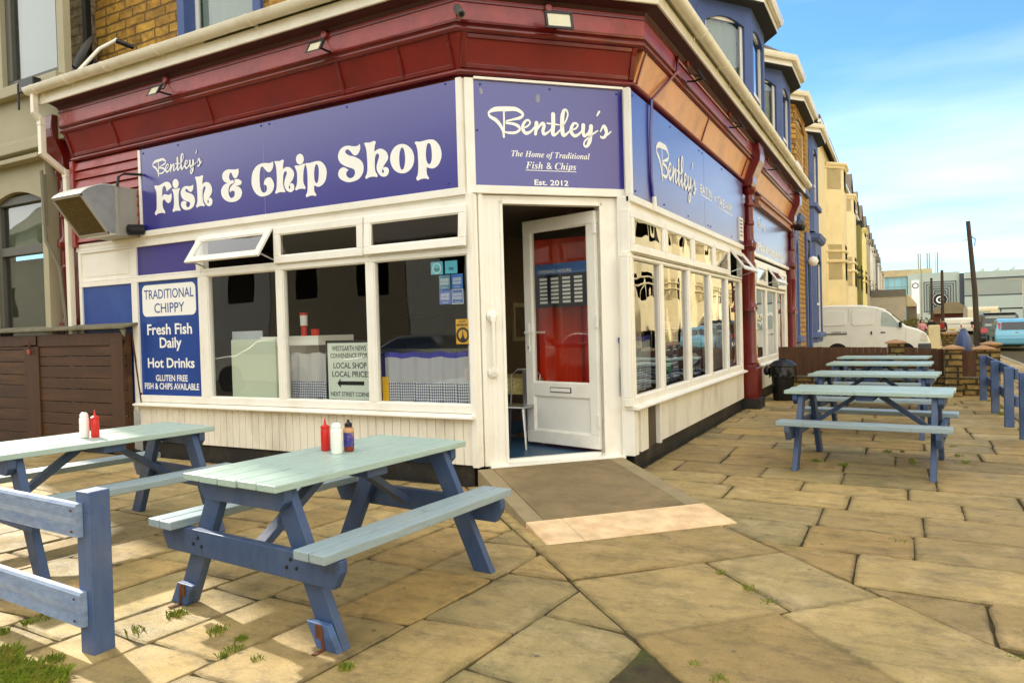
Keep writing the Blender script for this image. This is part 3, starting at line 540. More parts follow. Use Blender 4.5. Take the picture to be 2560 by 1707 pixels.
# ------------------------------------------------------------------ inside
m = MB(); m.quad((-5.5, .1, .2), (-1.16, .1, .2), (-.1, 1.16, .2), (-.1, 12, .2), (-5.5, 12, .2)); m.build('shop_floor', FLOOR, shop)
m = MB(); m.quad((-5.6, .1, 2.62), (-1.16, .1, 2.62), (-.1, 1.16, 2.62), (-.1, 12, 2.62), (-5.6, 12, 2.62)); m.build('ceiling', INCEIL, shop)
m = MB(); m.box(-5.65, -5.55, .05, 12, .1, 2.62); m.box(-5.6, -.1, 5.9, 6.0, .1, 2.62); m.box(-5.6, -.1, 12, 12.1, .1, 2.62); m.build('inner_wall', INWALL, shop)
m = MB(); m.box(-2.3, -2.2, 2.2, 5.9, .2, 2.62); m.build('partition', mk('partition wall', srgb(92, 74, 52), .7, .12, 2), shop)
FISH_OUTLINES=[
[(-5.386,3.184),(-5.368,3.2),(-5.302,3.192),(-5.247,3.206),(-5.191,3.218),(-5.155,3.218),(-5.111,3.199),(-5.086,3.169),(-5.077,3.144,1),(-5.106,3.134),(-5.138,3.12),(-5.166,3.104,1),(-5.174,3.133),(-5.186,3.158),(-5.201,3.174),(-5.221,3.172),(-5.239,3.152),(-5.248,3.106),(-5.251,3.053,1),(-5.236,3.072),(-5.199,3.08),(-5.159,3.068),(-5.128,3.063),(-5.108,3.07),(-5.093,3.08,1),(-5.082,3.052),(-5.091,3.006),(-5.11,2.982),(-5.142,2.971),(-5.173,2.983),(-5.203,3.01),(-5.225,3.022),(-5.242,3.005),(-5.249,2.97),(-5.244,2.934),(-5.227,2.903),(-5.208,2.881),(-5.216,2.856,1),(-5.248,2.869),(-5.293,2.871),(-5.339,2.868),(-5.372,2.851,1),(-5.396,2.878),(-5.364,2.917),(-5.355,2.952),(-5.352,3.029),(-5.351,3.1),(-5.361,3.143)],
[(-5.075,3.119,1),(-5.06,3.124),(-5.009,3.117),(-4.969,3.119),(-4.946,3.124),(-4.938,3.109,1),(-4.95,3.09),(-4.961,3.056),(-4.965,2.987),(-4.962,2.928),(-4.95,2.898),(-4.937,2.874),(-4.941,2.861,1),(-4.978,2.867),(-5.027,2.87),(-5.059,2.858,1),(-5.077,2.877),(-5.057,2.915),(-5.048,2.961),(-5.047,3.025),(-5.051,3.072)],
[(-4.711,3.131,1),(-4.709,3.102),(-4.719,3.075),(-4.737,3.059),(-4.758,3.055),(-4.784,3.068),(-4.808,3.088),(-4.83,3.099),(-4.845,3.086),(-4.836,3.068),(-4.793,3.049),(-4.742,3.031),(-4.709,3.005),(-4.69,2.963),(-4.697,2.918),(-4.725,2.883),(-4.777,2.863),(-4.847,2.862),(-4.898,2.881),(-4.927,2.916),(-4.925,2.948),(-4.902,2.966),(-4.867,2.966),(-4.829,2.949,1),(-4.839,2.93),(-4.837,2.907),(-4.819,2.89),(-4.793,2.893),(-4.775,2.914),(-4.775,2.937),(-4.799,2.951),(-4.85,2.967),(-4.892,2.99),(-4.921,3.034),(-4.923,3.075),(-4.899,3.11),(-4.863,3.127),(-4.824,3.129),(-4.772,3.122),(-4.738,3.123)],
[(-4.675,3.209,1),(-4.66,3.215),(-4.613,3.21),(-4.571,3.215),(-4.554,3.217),(-4.538,3.204,1),(-4.549,3.174),(-4.559,3.116,1),(-4.529,3.131),(-4.491,3.134),(-4.45,3.122),(-4.415,3.085),(-4.403,3.038),(-4.415,3),(-4.446,2.964),(-4.463,2.949),(-4.434,2.956),(-4.411,2.938),(-4.403,2.915),(-4.413,2.882),(-4.443,2.865),(-4.476,2.867),(-4.512,2.89),(-4.536,2.923),(-4.546,2.964),(-4.54,3.009),(-4.521,3.046),(-4.507,3.073),(-4.52,3.092),(-4.54,3.082),(-4.556,3.05),(-4.561,3),(-4.558,2.943),(-4.547,2.907),(-4.531,2.886),(-4.538,2.87,1),(-4.58,2.88),(-4.622,2.88),(-4.659,2.868,1),(-4.675,2.886),(-4.659,2.914),(-4.648,2.952),(-4.647,3.021),(-4.649,3.095),(-4.655,3.153)],
[(-4.475,2.939),(-4.484,2.92),(-4.478,2.9),(-4.465,2.902),(-4.462,2.918),(-4.47,2.93)],
[(-3.98,3.22,1),(-3.974,3.186),(-3.984,3.154),(-4.001,3.129),(-4.033,3.119),(-4.058,3.133),(-4.074,3.16),(-4.087,3.181),(-4.101,3.19),(-4.115,3.179),(-4.126,3.15),(-4.122,3.122),(-4.105,3.104),(-4.085,3.104),(-4.063,3.106,1),(-4.055,3.089),(-4.056,3.07,1),(-4.087,3.067),(-4.115,3.055),(-4.137,3.024),(-4.143,2.981),(-4.133,2.941),(-4.11,2.917),(-4.078,2.918),(-4.054,2.935),(-4.047,2.959),(-4.051,2.978),(-4.075,2.991),(-4.099,2.989),(-4.119,2.975,1),(-4.126,3.004),(-4.111,3.032),(-4.079,3.055),(-4.045,3.074),(-4.045,3.107,1),(-4.013,3.109),(-3.974,3.101),(-3.94,3.08),(-3.936,3.061),(-3.95,3.043),(-3.985,3.037),(-4.029,3.032,1),(-3.986,3.024),(-3.956,3.003),(-3.936,2.968),(-3.944,2.925),(-3.977,2.891),(-4.033,2.872),(-4.112,2.872),(-4.184,2.894),(-4.238,2.936),(-4.26,2.983),(-4.254,3.027),(-4.223,3.062),(-4.186,3.077),(-4.15,3.082,1),(-4.197,3.1),(-4.228,3.135),(-4.234,3.169),(-4.22,3.2),(-4.183,3.222),(-4.135,3.228),(-4.079,3.22),(-4.024,3.214),(-3.996,3.216)],
[(-3.467,3.226,1),(-3.459,3.196),(-3.466,3.163),(-3.485,3.136),(-3.517,3.121),(-3.548,3.128),(-3.578,3.155),(-3.603,3.181),(-3.623,3.193),(-3.643,3.181),(-3.657,3.139),(-3.665,3.073),(-3.662,2.997),(-3.645,2.943),(-3.615,2.917),(-3.583,2.921),(-3.563,2.948),(-3.565,2.978),(-3.585,2.996),(-3.606,2.998,1),(-3.599,3.031),(-3.572,3.061),(-3.53,3.069),(-3.494,3.055),(-3.465,3.011),(-3.458,2.973),(-3.474,2.93),(-3.512,2.897),(-3.575,2.881),(-3.648,2.881),(-3.711,2.909),(-3.761,2.963),(-3.785,3.027),(-3.784,3.087),(-3.763,3.153),(-3.713,3.203),(-3.653,3.223),(-3.6,3.226),(-3.528,3.216),(-3.491,3.216)],
[(-3.443,3.219,1),(-3.424,3.224),(-3.373,3.216),(-3.322,3.225),(-3.305,3.208,1),(-3.316,3.184),(-3.324,3.125,1),(-3.291,3.14),(-3.25,3.14),(-3.206,3.119),(-3.173,3.078),(-3.173,3.041),(-3.192,3.004),(-3.223,2.975),(-3.233,2.963),(-3.208,2.969),(-3.184,2.955),(-3.173,2.932),(-3.181,2.897),(-3.212,2.88),(-3.242,2.882),(-3.281,2.902),(-3.305,2.937),(-3.313,2.978),(-3.301,3.021),(-3.279,3.062),(-3.271,3.083),(-3.284,3.101),(-3.308,3.091),(-3.323,3.053),(-3.328,2.987),(-3.32,2.935),(-3.302,2.9),(-3.307,2.885,1),(-3.342,2.893),(-3.388,2.895),(-3.432,2.885,1),(-3.446,2.901),(-3.427,2.932),(-3.417,2.998),(-3.415,3.086),(-3.422,3.169)],
[(-3.239,2.956),(-3.25,2.938),(-3.245,2.917),(-3.233,2.917),(-3.229,2.931),(-3.236,2.943)],
[(-3.16,3.131,1),(-3.146,3.141),(-3.092,3.136),(-3.028,3.145),(-3.015,3.134,1),(-3.032,3.096),(-3.044,3.04),(-3.047,2.975),(-3.039,2.938),(-3.021,2.907),(-3.027,2.886,1),(-3.068,2.897),(-3.112,2.896),(-3.149,2.886,1),(-3.164,2.902),(-3.14,2.943),(-3.131,2.993),(-3.131,3.065),(-3.145,3.103)],
[(-3.012,3.133,1),(-3.003,3.146),(-2.96,3.141),(-2.911,3.145),(-2.854,3.147),(-2.807,3.138),(-2.761,3.1),(-2.735,3.051),(-2.733,3.001),(-2.749,2.946),(-2.784,2.908),(-2.837,2.889),(-2.874,2.897),(-2.902,2.911,1),(-2.904,2.872),(-2.898,2.843),(-2.878,2.815),(-2.885,2.8,1),(-2.926,2.811),(-2.969,2.811),(-3.006,2.801,1),(-3.022,2.821),(-3.002,2.847),(-2.993,2.889),(-2.989,2.975),(-2.99,3.062),(-2.998,3.106)],
[(-2.857,3.116),(-2.875,3.111),(-2.89,3.078),(-2.898,3.014),(-2.893,2.957),(-2.878,2.933),(-2.858,2.932),(-2.842,2.972),(-2.835,3.028),(-2.838,3.085)],
[(-2.302,3.238,1),(-2.295,3.207),(-2.302,3.178),(-2.325,3.146),(-2.357,3.134),(-2.387,3.146),(-2.413,3.176),(-2.441,3.201),(-2.463,3.207),(-2.484,3.194),(-2.481,3.177),(-2.443,3.148),(-2.371,3.123),(-2.305,3.088),(-2.269,3.044),(-2.262,2.996),(-2.278,2.947),(-2.324,2.905),(-2.392,2.888),(-2.465,2.89),(-2.537,2.918),(-2.579,2.958),(-2.582,2.998),(-2.556,3.03),(-2.51,3.04),(-2.449,3.007,1),(-2.478,2.985),(-2.474,2.95),(-2.441,2.926),(-2.401,2.928),(-2.372,2.959),(-2.376,2.994),(-2.409,3.017),(-2.487,3.047),(-2.548,3.086),(-2.577,3.133),(-2.575,3.177),(-2.548,3.217),(-2.501,3.24),(-2.445,3.241),(-2.378,3.225),(-2.328,3.224)],
[(-2.247,3.234,1),(-2.228,3.24),(-2.179,3.233),(-2.122,3.241),(-2.104,3.22,1),(-2.117,3.198),(-2.126,3.138,1),(-2.085,3.155),(-2.042,3.155),(-1.99,3.125),(-1.965,3.08),(-1.97,3.043),(-2,3.009),(-2.028,2.974),(-1.996,2.977),(-1.965,2.958),(-1.961,2.924),(-1.983,2.893),(-2.026,2.888),(-2.068,2.908),(-2.098,2.95),(-2.105,2.993),(-2.089,3.042),(-2.071,3.086),(-2.081,3.113),(-2.103,3.111),(-2.12,3.08),(-2.125,3.004),(-2.12,2.952),(-2.096,2.911),(-2.103,2.893,1),(-2.143,2.904),(-2.192,2.904),(-2.233,2.892,1),(-2.246,2.91),(-2.223,2.949),(-2.215,3.016),(-2.217,3.102),(-2.225,3.179)],
[(-2.028,2.966),(-2.041,2.947),(-2.035,2.925),(-2.022,2.927),(-2.018,2.941),(-2.026,2.953)],
[(-1.653,3.149,1),(-1.642,3.164),(-1.592,3.155),(-1.537,3.159),(-1.478,3.159),(-1.429,3.143),(-1.382,3.092),(-1.362,3.033),(-1.365,2.977),(-1.393,2.924),(-1.438,2.896),(-1.482,2.896),(-1.528,2.914,1),(-1.529,2.877),(-1.524,2.844),(-1.505,2.813),(-1.51,2.802,1),(-1.55,2.813),(-1.589,2.813),(-1.632,2.802,1),(-1.649,2.825),(-1.63,2.857),(-1.621,2.922),(-1.621,3.004),(-1.625,3.078),(-1.638,3.129)],
[(-1.493,3.128),(-1.514,3.119),(-1.528,3.072),(-1.532,3.016),(-1.524,2.966),(-1.507,2.94),(-1.485,2.943),(-1.469,2.983),(-1.467,3.048),(-1.475,3.105)],
[(-4.954,3.171),(-4.96,3.151),(-4.972,3.135),(-4.99,3.126),(-5.01,3.124),(-5.03,3.13),(-5.047,3.144),(-5.057,3.163),(-5.06,3.184),(-5.055,3.204),(-5.043,3.22),(-5.025,3.23),(-5.004,3.231),(-4.984,3.225),(-4.968,3.211),(-4.957,3.192)],
[(-3.03,3.19),(-3.035,3.17),(-3.048,3.154),(-3.066,3.144),(-3.086,3.143),(-3.107,3.15),(-3.124,3.164),(-3.135,3.183),(-3.138,3.204),(-3.133,3.224),(-3.12,3.24),(-3.102,3.25),(-3.082,3.251),(-3.061,3.244),(-3.044,3.23),(-3.034,3.211)],
[(-1.664,3.009),(-1.676,2.959),(-1.707,2.919),(-1.753,2.895),(-1.806,2.892),(-1.859,2.909),(-1.904,2.944),(-1.932,2.993),(-1.941,3.047),(-1.928,3.098),(-1.896,3.138),(-1.85,3.162),(-1.796,3.164),(-1.744,3.146),(-1.7,3.11),(-1.672,3.063)],
[(-1.767,3.024),(-1.771,2.984),(-1.78,2.952),(-1.792,2.931),(-1.805,2.925),(-1.818,2.934),(-1.828,2.958),(-1.834,2.993),(-1.835,3.033),(-1.831,3.072),(-1.822,3.104),(-1.81,3.125),(-1.797,3.131),(-1.785,3.122),(-1.774,3.098),(-1.768,3.063)]]
SCRIPT_STROKES=[
[(0.120,0.232,0.014),(0.119,0.137,0.014),(0.114,0.042,0.016)],
[(0.139,0.164,0.013),(0.194,0.179,0.016),(0.242,0.192,0.024),(0.269,0.212,0.018),(0.262,0.234,0.024),(0.212,0.258,0.032),(0.134,0.255,0.038),(0.056,0.248,0.036),(0.009,0.227,0.020),(0.000,0.208,0.014),(0.016,0.187,0.024),(0.054,0.167,0.030),(0.087,0.132,0.026),(0.110,0.085,0.019),(0.112,0.044,0.011)],
[(0.137,0.149,0.016),(0.193,0.145,0.022),(0.228,0.132,0.026),(0.243,0.112,0.019),(0.231,0.092,0.019),(0.199,0.078,0.021),(0.152,0.076,0.019),(0.122,0.081,0.011)],
[(0.271,0.119,0.011),(0.303,0.132,0.014),(0.327,0.159,0.013),(0.315,0.179,0.016),(0.292,0.173,0.019),(0.269,0.138,0.024),(0.270,0.101,0.027),(0.293,0.079,0.027),(0.333,0.096,0.018),(0.366,0.135,0.011)],
[(0.379,0.162,0.032),(0.368,0.076,0.024)],
[(0.373,0.098,0.013),(0.406,0.145,0.019),(0.430,0.161,0.027),(0.440,0.143,0.026),(0.429,0.101,0.027),(0.440,0.079,0.024),(0.477,0.100,0.013),(0.502,0.128,0.010)],
[(0.516,0.236,0.034),(0.515,0.159,0.034),(0.509,0.097,0.032),(0.517,0.076,0.024),(0.545,0.091,0.016),(0.583,0.132,0.010)],
[(0.466,0.164,0.013),(0.564,0.157,0.011)],
[(0.587,0.139,0.013),(0.622,0.195,0.013),(0.637,0.241,0.014),(0.628,0.273,0.016),(0.607,0.270,0.024),(0.592,0.223,0.034),(0.588,0.147,0.034),(0.591,0.094,0.034),(0.602,0.076,0.024),(0.631,0.096,0.016),(0.664,0.128,0.011)],
[(0.664,0.124,0.011),(0.698,0.134,0.014),(0.719,0.160,0.014),(0.707,0.176,0.016),(0.682,0.171,0.022),(0.664,0.136,0.027),(0.665,0.102,0.029),(0.692,0.078,0.027),(0.730,0.097,0.018),(0.760,0.133,0.011)],
[(0.765,0.164,0.034),(0.762,0.111,0.029),(0.773,0.081,0.024),(0.805,0.105,0.018),(0.826,0.144,0.024)],
[(0.830,0.160,0.034),(0.822,0.083,0.034),(0.813,0.036,0.032),(0.789,0.000,0.021),(0.768,0.008,0.016),(0.773,0.038,0.014),(0.812,0.075,0.013),(0.855,0.107,0.013),(0.887,0.128,0.010)],
[(0.903,0.278,0.018),(0.883,0.246,0.013)],
[(0.909,0.122,0.011),(0.936,0.169,0.018),(0.952,0.151,0.032),(0.960,0.112,0.027),(0.942,0.081,0.024),(0.917,0.076,0.018),(0.909,0.087,0.010)],
[(0.951,0.089,0.016),(0.981,0.110,0.013),(1.000,0.127,0.010)]]
# ------------------------------------------------------------------ signs
def sign(name, label, F, u0, u1, z0, z1, mat=None, o=.05, loc=None):
    r = thing(name, label, 'sign', tuple(F((u0+u1)/2, o, z0)))
    m = MB(); m.box(u0, u1, .002, o, z0, z1, F); m.build('board', mat or BLUE_S, r, bevel=.002)
    return r
def screws(r, F, pts, o, mat=None):
    m = MB()
    for u, z in pts: m.lathe([(.011, 0), (.01, .006), (.004, .009)], (0, 0, 0), 10, lambda x, y, zz, u=u, z=z: F(u+x, o+zz, z+y))
    m.build('screw', mat or BLUE_P, r)
sg = sign('fascia_sign', 'long blue fascia sign with large white Fish and Chip Shop lettering above the left windows', FL, -5.62, -1.19, 2.69, 3.648)
m = MB(); fill_outlines(m, [catmull(o, True, 4) for o in FISH_OUTLINES], FL, .0525); m.build('lettering', LETTER, sg)
m = MB(); strokes(m, SCRIPT_STROKES, FL, .052, -5.40, 3.262, .855); m.build('script_lettering', LETTER, sg)
m = MB(); m.box(-5.665, -1.13, .003, .06, 2.622, 2.69, FL); m.box(-5.665, -5.62, .003, .06, 2.69, 3.645, FL); m.box(-1.19, -1.135, .003, .06, 2.69, 3.66, FL); m.build('sign_trim', CREAM, sg, bevel=.003)
screws(sg, FL, [(-5.57, 3.6), (-4.95, 3.61), (-3.62, 3.62), (-3.5, 3.62), (-2.45, 3.62), (-1.3, 3.63), (-5.58, 3.15), (-1.3, 2.74)], .05)
m = MB(); m.box(-3.6, -3.596, .05, .0512, 2.69, 3.648, FL); m.build('board_joint', mk('board joint', srgb(150, 150, 175), .4), sg)
sc = sign('corner_sign', 'square blue sign above the door reading The Home of Traditional Fish and Chips', FC, .094, 1.55, 2.71, 3.648)
m = MB(); strokes(m, SCRIPT_STROKES, FC, .052, .23, 3.099, 1.192); m.build('script_lettering', LETTER, sc)
m = MB(); BI = lambda s: ''.join(chr(0x1D468+ord(c)-65) if 'A' <= c <= 'Z' else chr(0x1D482+ord(c)-97) if 'a' <= c <= 'z' else c for c in s)
text(m, BI('The Home of Traditional'), FC, .052, .434, 1.202, 2.979, .058); text(m, BI('Fish')+' & '+BI('Chips'), FC, .052, .566, 1.062, 2.874, .066); m.box(.566, 1.062, .051, .052, 2.856, 2.862, FC)
text(m, 'Est. 2012', FC, .052, .647, .98, 2.727, .05, .022); m.build('lettering', LETTER, sc)
m = MB(); m.box(.01, .094, .003, .06, 2.64, 3.66, FC); m.box(1.55, 1.63, .003, .06, 2.64, 3.67, FC); m.box(.094, 1.55, .003, .06, 2.638, 2.71, FC); m.box(.094, 1.55, .003, .075, 3.648, 3.672, FC); m.build('sign_trim', CREAM, sc, bevel=.003)
screws(sc, FC, [(.16, 3.61), (.82, 3.61), (1.49, 3.61), (.12, 3.2), (1.52, 3.2)], .05)
m = MB()
for (u, z, a, b) in ((.165, 3.55, .018, .03), (.70, 3.52, .022, .045)):
    m.v += [tuple(FC(u+a*math.cos(k*PI/6)*(1+.15*math.sin(3*k)), .0513, z+b*math.sin(k*PI/6))) for k in range(12)]; m.face(range(len(m.v)-12, len(m.v)))
m.build('scuff_mark', mk('pale scuff', srgb(150, 150, 165), .8, .5, 60), sc)
sr = sign('fascia_sign', 'long blue sign above the street side windows reading EAT IN or TAKE AWAY', FR, 1.06, 6.52, 2.65, 3.648)
m = MB(); strokes(m, SCRIPT_STROKES, FR, .052, 1.86, 2.875, 1.63, 1.75); m.build('script_lettering', LETTER, sr)
m = MB(); text(m, 'EAT IN', FR, .052, 3.72, 4.36, 3.085, .105, .02); text(m, 'or', FR, .052, 4.44, 4.60, 3.08, .09, .02); text(m, 'TAKE AWAY', FR, .052, 4.70, 5.70, 3.06, .125, .02)
m.box(3.72, 4.36, .051, .052, 3.05, 3.062, FR); m.box(4.70, 5.70, .051, .052, 3.02, 3.032, FR); m.build('lettering', LETTER, sr)
m = MB(); m.box(1.0, 6.52, .003, .06, 2.585, 2.65, FR); m.box(1.0, 1.06, .003, .06, 2.65, 3.65, FR); m.build('sign_trim', CREAM, sr, bevel=.003)
screws(sr, FR, [(1.12, 3.6), (2.4, 3.6), (3.7, 3.6), (3.85, 3.6), (5.0, 3.6), (6.1, 3.6), (1.15, 2.7), (2.1, 2.7), (3.1, 2.7), (4.1, 2.7), (4.25, 2.7), (5.6, 2.7)], .05)
m = MB(); m.box(3.93, 3.934, .05, .0512, 2.65, 3.648, FR); m.build('board_joint', MATS['board joint'], sr)
s2_ = sign('fascia_sign', 'far blue fascia sign with pale Fish and Chip Shop lettering between the two maroon columns', FR, 7.08, 11.82, 2.62, 3.42)
m = MB(); us = [p[0] for o in FISH_OUTLINES for p in o]; zs = [p[1] for o in FISH_OUTLINES for p in o]; a, b = min(us), max(us)
fill_outlines(m, [catmull([(7.8+(p[0]-a)/(b-a)*3.0, 2.66+(p[1]-min(zs))*.40)+tuple(p[2:]) for p in o], True, 3) for o in FISH_OUTLINES], FR, .052); m.build('lettering', LETTER, s2_)
m = MB(); strokes(m, SCRIPT_STROKES, FR, .052, 7.85, 3.06, .8); m.build('script_lettering', LETTER, s2_)
m = MB(); m.box(7.08, 11.82, .003, .06, 2.56, 2.62, FR); m.build('sign_trim', CREAM, s2_, bevel=.003)
m = MB(); m.box(7.7, 11.82, .03, .14, 3.42, 3.47, FR); m.box(7.7, 11.82, .03, .11, 3.47, 3.56, FR); m.box(7.7, 11.82, .03, .15, 3.56, 3.61, FR); m.build('sign_cornice', mk('tan moulding', srgb(170, 120, 88), .5, .1, 4, coords='World'), s2_, bevel=.006)  # plain tan moulding, paler than the maroon cornice
# poster board in the left front
po = thing('poster_board', 'tall blue menu poster headed TRADITIONAL CHIPPY between the wooden store and the windows', 'poster', FL(-5.28, .01, .735))
m = MB(); m.box(-5.812, -4.727, -.02, .004, .735, 2.094, FL); m.build('board', BLUE_P, po)
def rrect(u0, u1, z0, z1, r, n=6):
    pts = []
    for cx, cz, a0 in ((u1-r, z1-r, 0), (u0+r, z1-r, PI/2), (u0+r, z0+r, PI), (u1-r, z0+r, 1.5*PI)): pts += [(cx+r*math.cos(a0+k*PI/2/n), cz+r*math.sin(a0+k*PI/2/n)) for k in range(n+1)]
    return pts
m = MB(); pr = rrect(-5.75, -4.795, 1.678, 2.052, .07); m.v += [FL(u, .0055, z) for u, z in pr]; m.face(range(len(pr)))
for s, u0, u1, z, h, bo in (('Fresh Fish', -5.68, -4.878, 1.463, .128, .022), ('Daily', -5.458, -5.066, 1.307, .124, .022), ('Hot Drinks', -5.69, -4.854, 1.072, .116, .022), ('GLUTEN FREE', -5.551, -4.981, .913, .074, .02), ('FISH & CHIPS AVAILABLE', -5.762, -4.789, .815, .075, .02)): text(m, s, FL, .0055, u0, u1, z, h, bo)
m.build('lettering', LETTER, po)
m = MB(); text(m, 'TRADITIONAL', FL, .007, -5.712, -4.83, 1.885, .115, .004); text(m, 'CHIPPY', FL, .007, -5.532, -4.995, 1.718, .118, .004); m.build('blue_lettering', BLUE_P, po)
# signs and stickers behind the glass
wn = thing('window_sign', 'white sign with black arrow reading WESTGARTH NEWS CONVENIENCE STORE inside the middle window', 'sign', FL(-2.67, -.12, .735))
m = MB(); m.box(-2.985, -2.375, -.135, -.125, .722, 1.345, FL); m.build('board_edge', BLACKT, wn)
m = MB(); m.box(-2.955, -2.385, -.125, -.12, .742, 1.318, FL); m.build('board', mk('pale sign board', srgb(226, 236, 222), .5, .02), wn)
m = MB()
for s, u0, u1, z, h in (('WESTGARTH NEWS', -2.895, -2.445, 1.238, .052), ('CONVENIENCE STORE', -2.92, -2.405, 1.165, .05), ('LOCAL SHOP', -2.88, -2.445, 1.06, .06), ('LOCAL PRICES', -2.90, -2.405, .972, .06), ('NEXT STREET CORNER', -2.925, -2.39, .775, .045)): text(m, s, FL, -.119, u0, u1, z, h, .012)
m.v += [FL(*p) for p in ((-2.835, -.119, .905), (-2.79, -.119, .957), (-2.79, -.119, .928), (-2.482, -.119, .928), (-2.482, -.119, .888), (-2.79, -.119, .888), (-2.79, -.119, .858))]; m.face(range(len(m.v)-7, len(m.v)))
m.build('lettering', BLACKT, wn)
def sticker(label, u0, u1, z0, z1, col, o=-.022, F=FL):
    t = thing('window_sticker', label, 'sticker', F((u0+u1)/2, o, z0)); m = MB(); m.box(u0, u1, o-.002, o, z0, z1, F); m.build('sheet', mk('sticker '+str(len(MATS)), col, .4, .03), t); return t
LB = srgb(96, 190, 214); MBL = srgb(66, 116, 190)
def ring(m, F, u, z, r, w, o, n=20):
    b = len(m.v)
    for k in range(n): a = 2*PI*k/n; m.v += [tuple(F(u+r*math.cos(a), o, z+r*math.sin(a))), tuple(F(u+(r-w)*math.cos(a), o, z+(r-w)*math.sin(a)))]
    for k in range(n): j = (k+1) % n; m.face((b+2*k, b+2*j, b+2*j+1, b+2*k+1))
for i, (u0, u1) in enumerate(((-1.566, -1.432), (-1.409, -1.275))):
    t = sticker(('light blue sticker with a round seal' if i == 0 else 'plain light blue sticker with two small rings')+' at the top of the right hand window', u0, u1, 1.936, 2.053, LB); m = MB()
    for d in (-.014, .014): ring(m, FL, (u0+u1)/2+d, 1.98, .013, .006, -.0205)
    m.build('mark', BLACKT, t)
    if i == 0: m = MB(); ring(m, FL, (u0+u1)/2, 1.992, .048, .006, -.0205); m.build('seal_ring', LETTER, t)
for k, (u0, u1, z0, z1, d) in enumerate(((-1.479, -1.356, 1.794, 1.926, 'faded upper left'), (-1.343, -1.22, 1.794, 1.929, 'bright upper right'), (-1.48, -1.354, 1.657, 1.79, 'pale lower left'), (-1.342, -1.219, 1.655, 1.79, 'white bordered lower right'))):
    t = sticker(d+' blue GOOD FOOD sticker of the block of four in the window', u0, u1, z0, z1, (srgb(96, 140, 170), MBL, srgb(96, 120, 190), srgb(60, 104, 176))[k]); m = MB()
    text(m, 'GOOD', FL, -.0205, u0+.016, u1-.016, z0+.075, .026, .02); text(m, 'FOOD', FL, -.0205, u0+.016, u1-.016, z0+.042, .026, .02); text(m, 'AWARD', FL, -.0205, u0+.03, u1-.03, z0+.012, .012)
    if k == 3: frame_bars(m, FL, u0, u1, z0, z1, .005, -.0208, -.0203)
    m.build('lettering', LETTER, t)
t = sticker('yellow and black NFFF MEMBER sticker low in the right hand window', -1.309, -1.163, 1.289, 1.516, srgb(240, 178, 20)); m = MB()
text(m, 'NFFF', FL, -.0205, -1.275, -1.2, 1.482, .024, .01); text(m, 'MEMBER', FL, -.0205, -1.298, -1.176, 1.452, .024, .01); ring(m, FL, -1.236, 1.372, .07, .022, -.0205, 28)
m.v += [FL(*p) for p in ((-1.236, -.0203, 1.425), (-1.226, -.0203, 1.36), (-1.205, -.0203, 1.325), (-1.267, -.0203, 1.325), (-1.246, -.0203, 1.36))]; m.face(range(len(m.v)-5, len(m.v))); m.build('emblem', BLACKT, t)
# right front posters
tk = thing('window_poster', 'dark blue EAT IN OR TAKEAWAY poster behind the third street side window', 'poster', FR(3.65, -.06, .75))
m = MB(); m.box(3.2, 4.05, -.075, -.07, .76, 1.42, FR); m.build('sheet', mk('navy poster', srgb(26, 44, 104), .4, .08), tk)
m = MB(); text(m, 'EAT IN OR', FR, -.068, 3.26, 4.0, 1.24, .11, .02); text(m, 'TAKEAWAY', FR, -.068, 3.24, 4.02, 1.08, .12, .02); text(m, 'ANY NEW BASE', FR, -.068, 3.26, 4.0, .82, .05, .01)
e = [(3.62+.26*math.cos(k*PI/12), .97+.075*math.sin(k*PI/12)) for k in range(24)]; m.v += [FR(u, -.068, z) for u, z in e]; m.face(range(len(m.v)-24, len(m.v))); m.build('lettering', LETTER, tk)
m = MB(); text(m, 'ONE PRICE', FR, -.0665, 3.42, 3.82, .94, .065, .01); m.build('dark_lettering', BLACKT, tk)
m2_ = thing('window_poster', 'dark blue picture menu poster behind the second street side window', 'poster', FR(2.55, -.06, .76))
m = MB(); m.box(2.12, 2.98, -.075, -.07, .76, 1.45, FR); m.build('sheet', MATS['navy poster'], m2_); m = MB()
rnd = random.Random(3)
for r in range(6):
    for c in range(3):
        u = 2.16+c*.28; z = .8+r*.105; m.box(u, u+.1+.1*rnd.random(), -.07, -.068, z, z+.018, FR); m.box(u, u+.06+.1*rnd.random(), -.07, -.068, z+.035, z+.045, FR)
m.build('menu_text', LETTER, m2_)
m = MB(); m.box(2.5, 2.62, -.07, -.067, 1.2, 1.34, FR); m.box(2.5, 2.62, -.07, -.067, .86, 1.0, FR); m.build('menu_picture', mk('green bottle picture', srgb(60, 150, 90), .5, .2, 20), m2_)
pn = thing('notice', 'small white POLITE NOTICE card at the foot of the first street side window', 'notice', FR(1.2, -.05, .76))
m = MB(); m.box(1.06, 1.36, -.055, -.05, .79, 1.05, FR); m.build('card', WHITE, pn); m = MB()
for s, z in (('POLITE NOTICE', .99), ('THESE TOILETS', .93), ('ARE FOR CUSTOMER', .88), ('USE ONLY', .83)): text(m, s, FR, -.0485, 1.09, 1.33, z, .028, .01)
m.build('lettering', BLACKT, pn)
oh = thing('opening_hours_board', 'dark blue opening hours board fixed inside the open door glass', 'sign', FD(.46, -.02, 1.66))
m = MB(); m.box(.12, .8, -.012, -.008, 1.62, 2.06, FD); m.build('board', mk('hours board', srgb(22, 26, 44), .4, .05), oh)
m = MB(); m.box(.12, .8, -.008, -.0055, 1.95, 2.06, FD); m.build('header_strip', mk('hours strip', srgb(70, 110, 170), .4, .1), oh)
m = MB(); text(m, 'OPENING HOURS', lambda u, o, z: FD(.92-u, o, z), -.0045, .16, .6, 1.965, .035, .01)
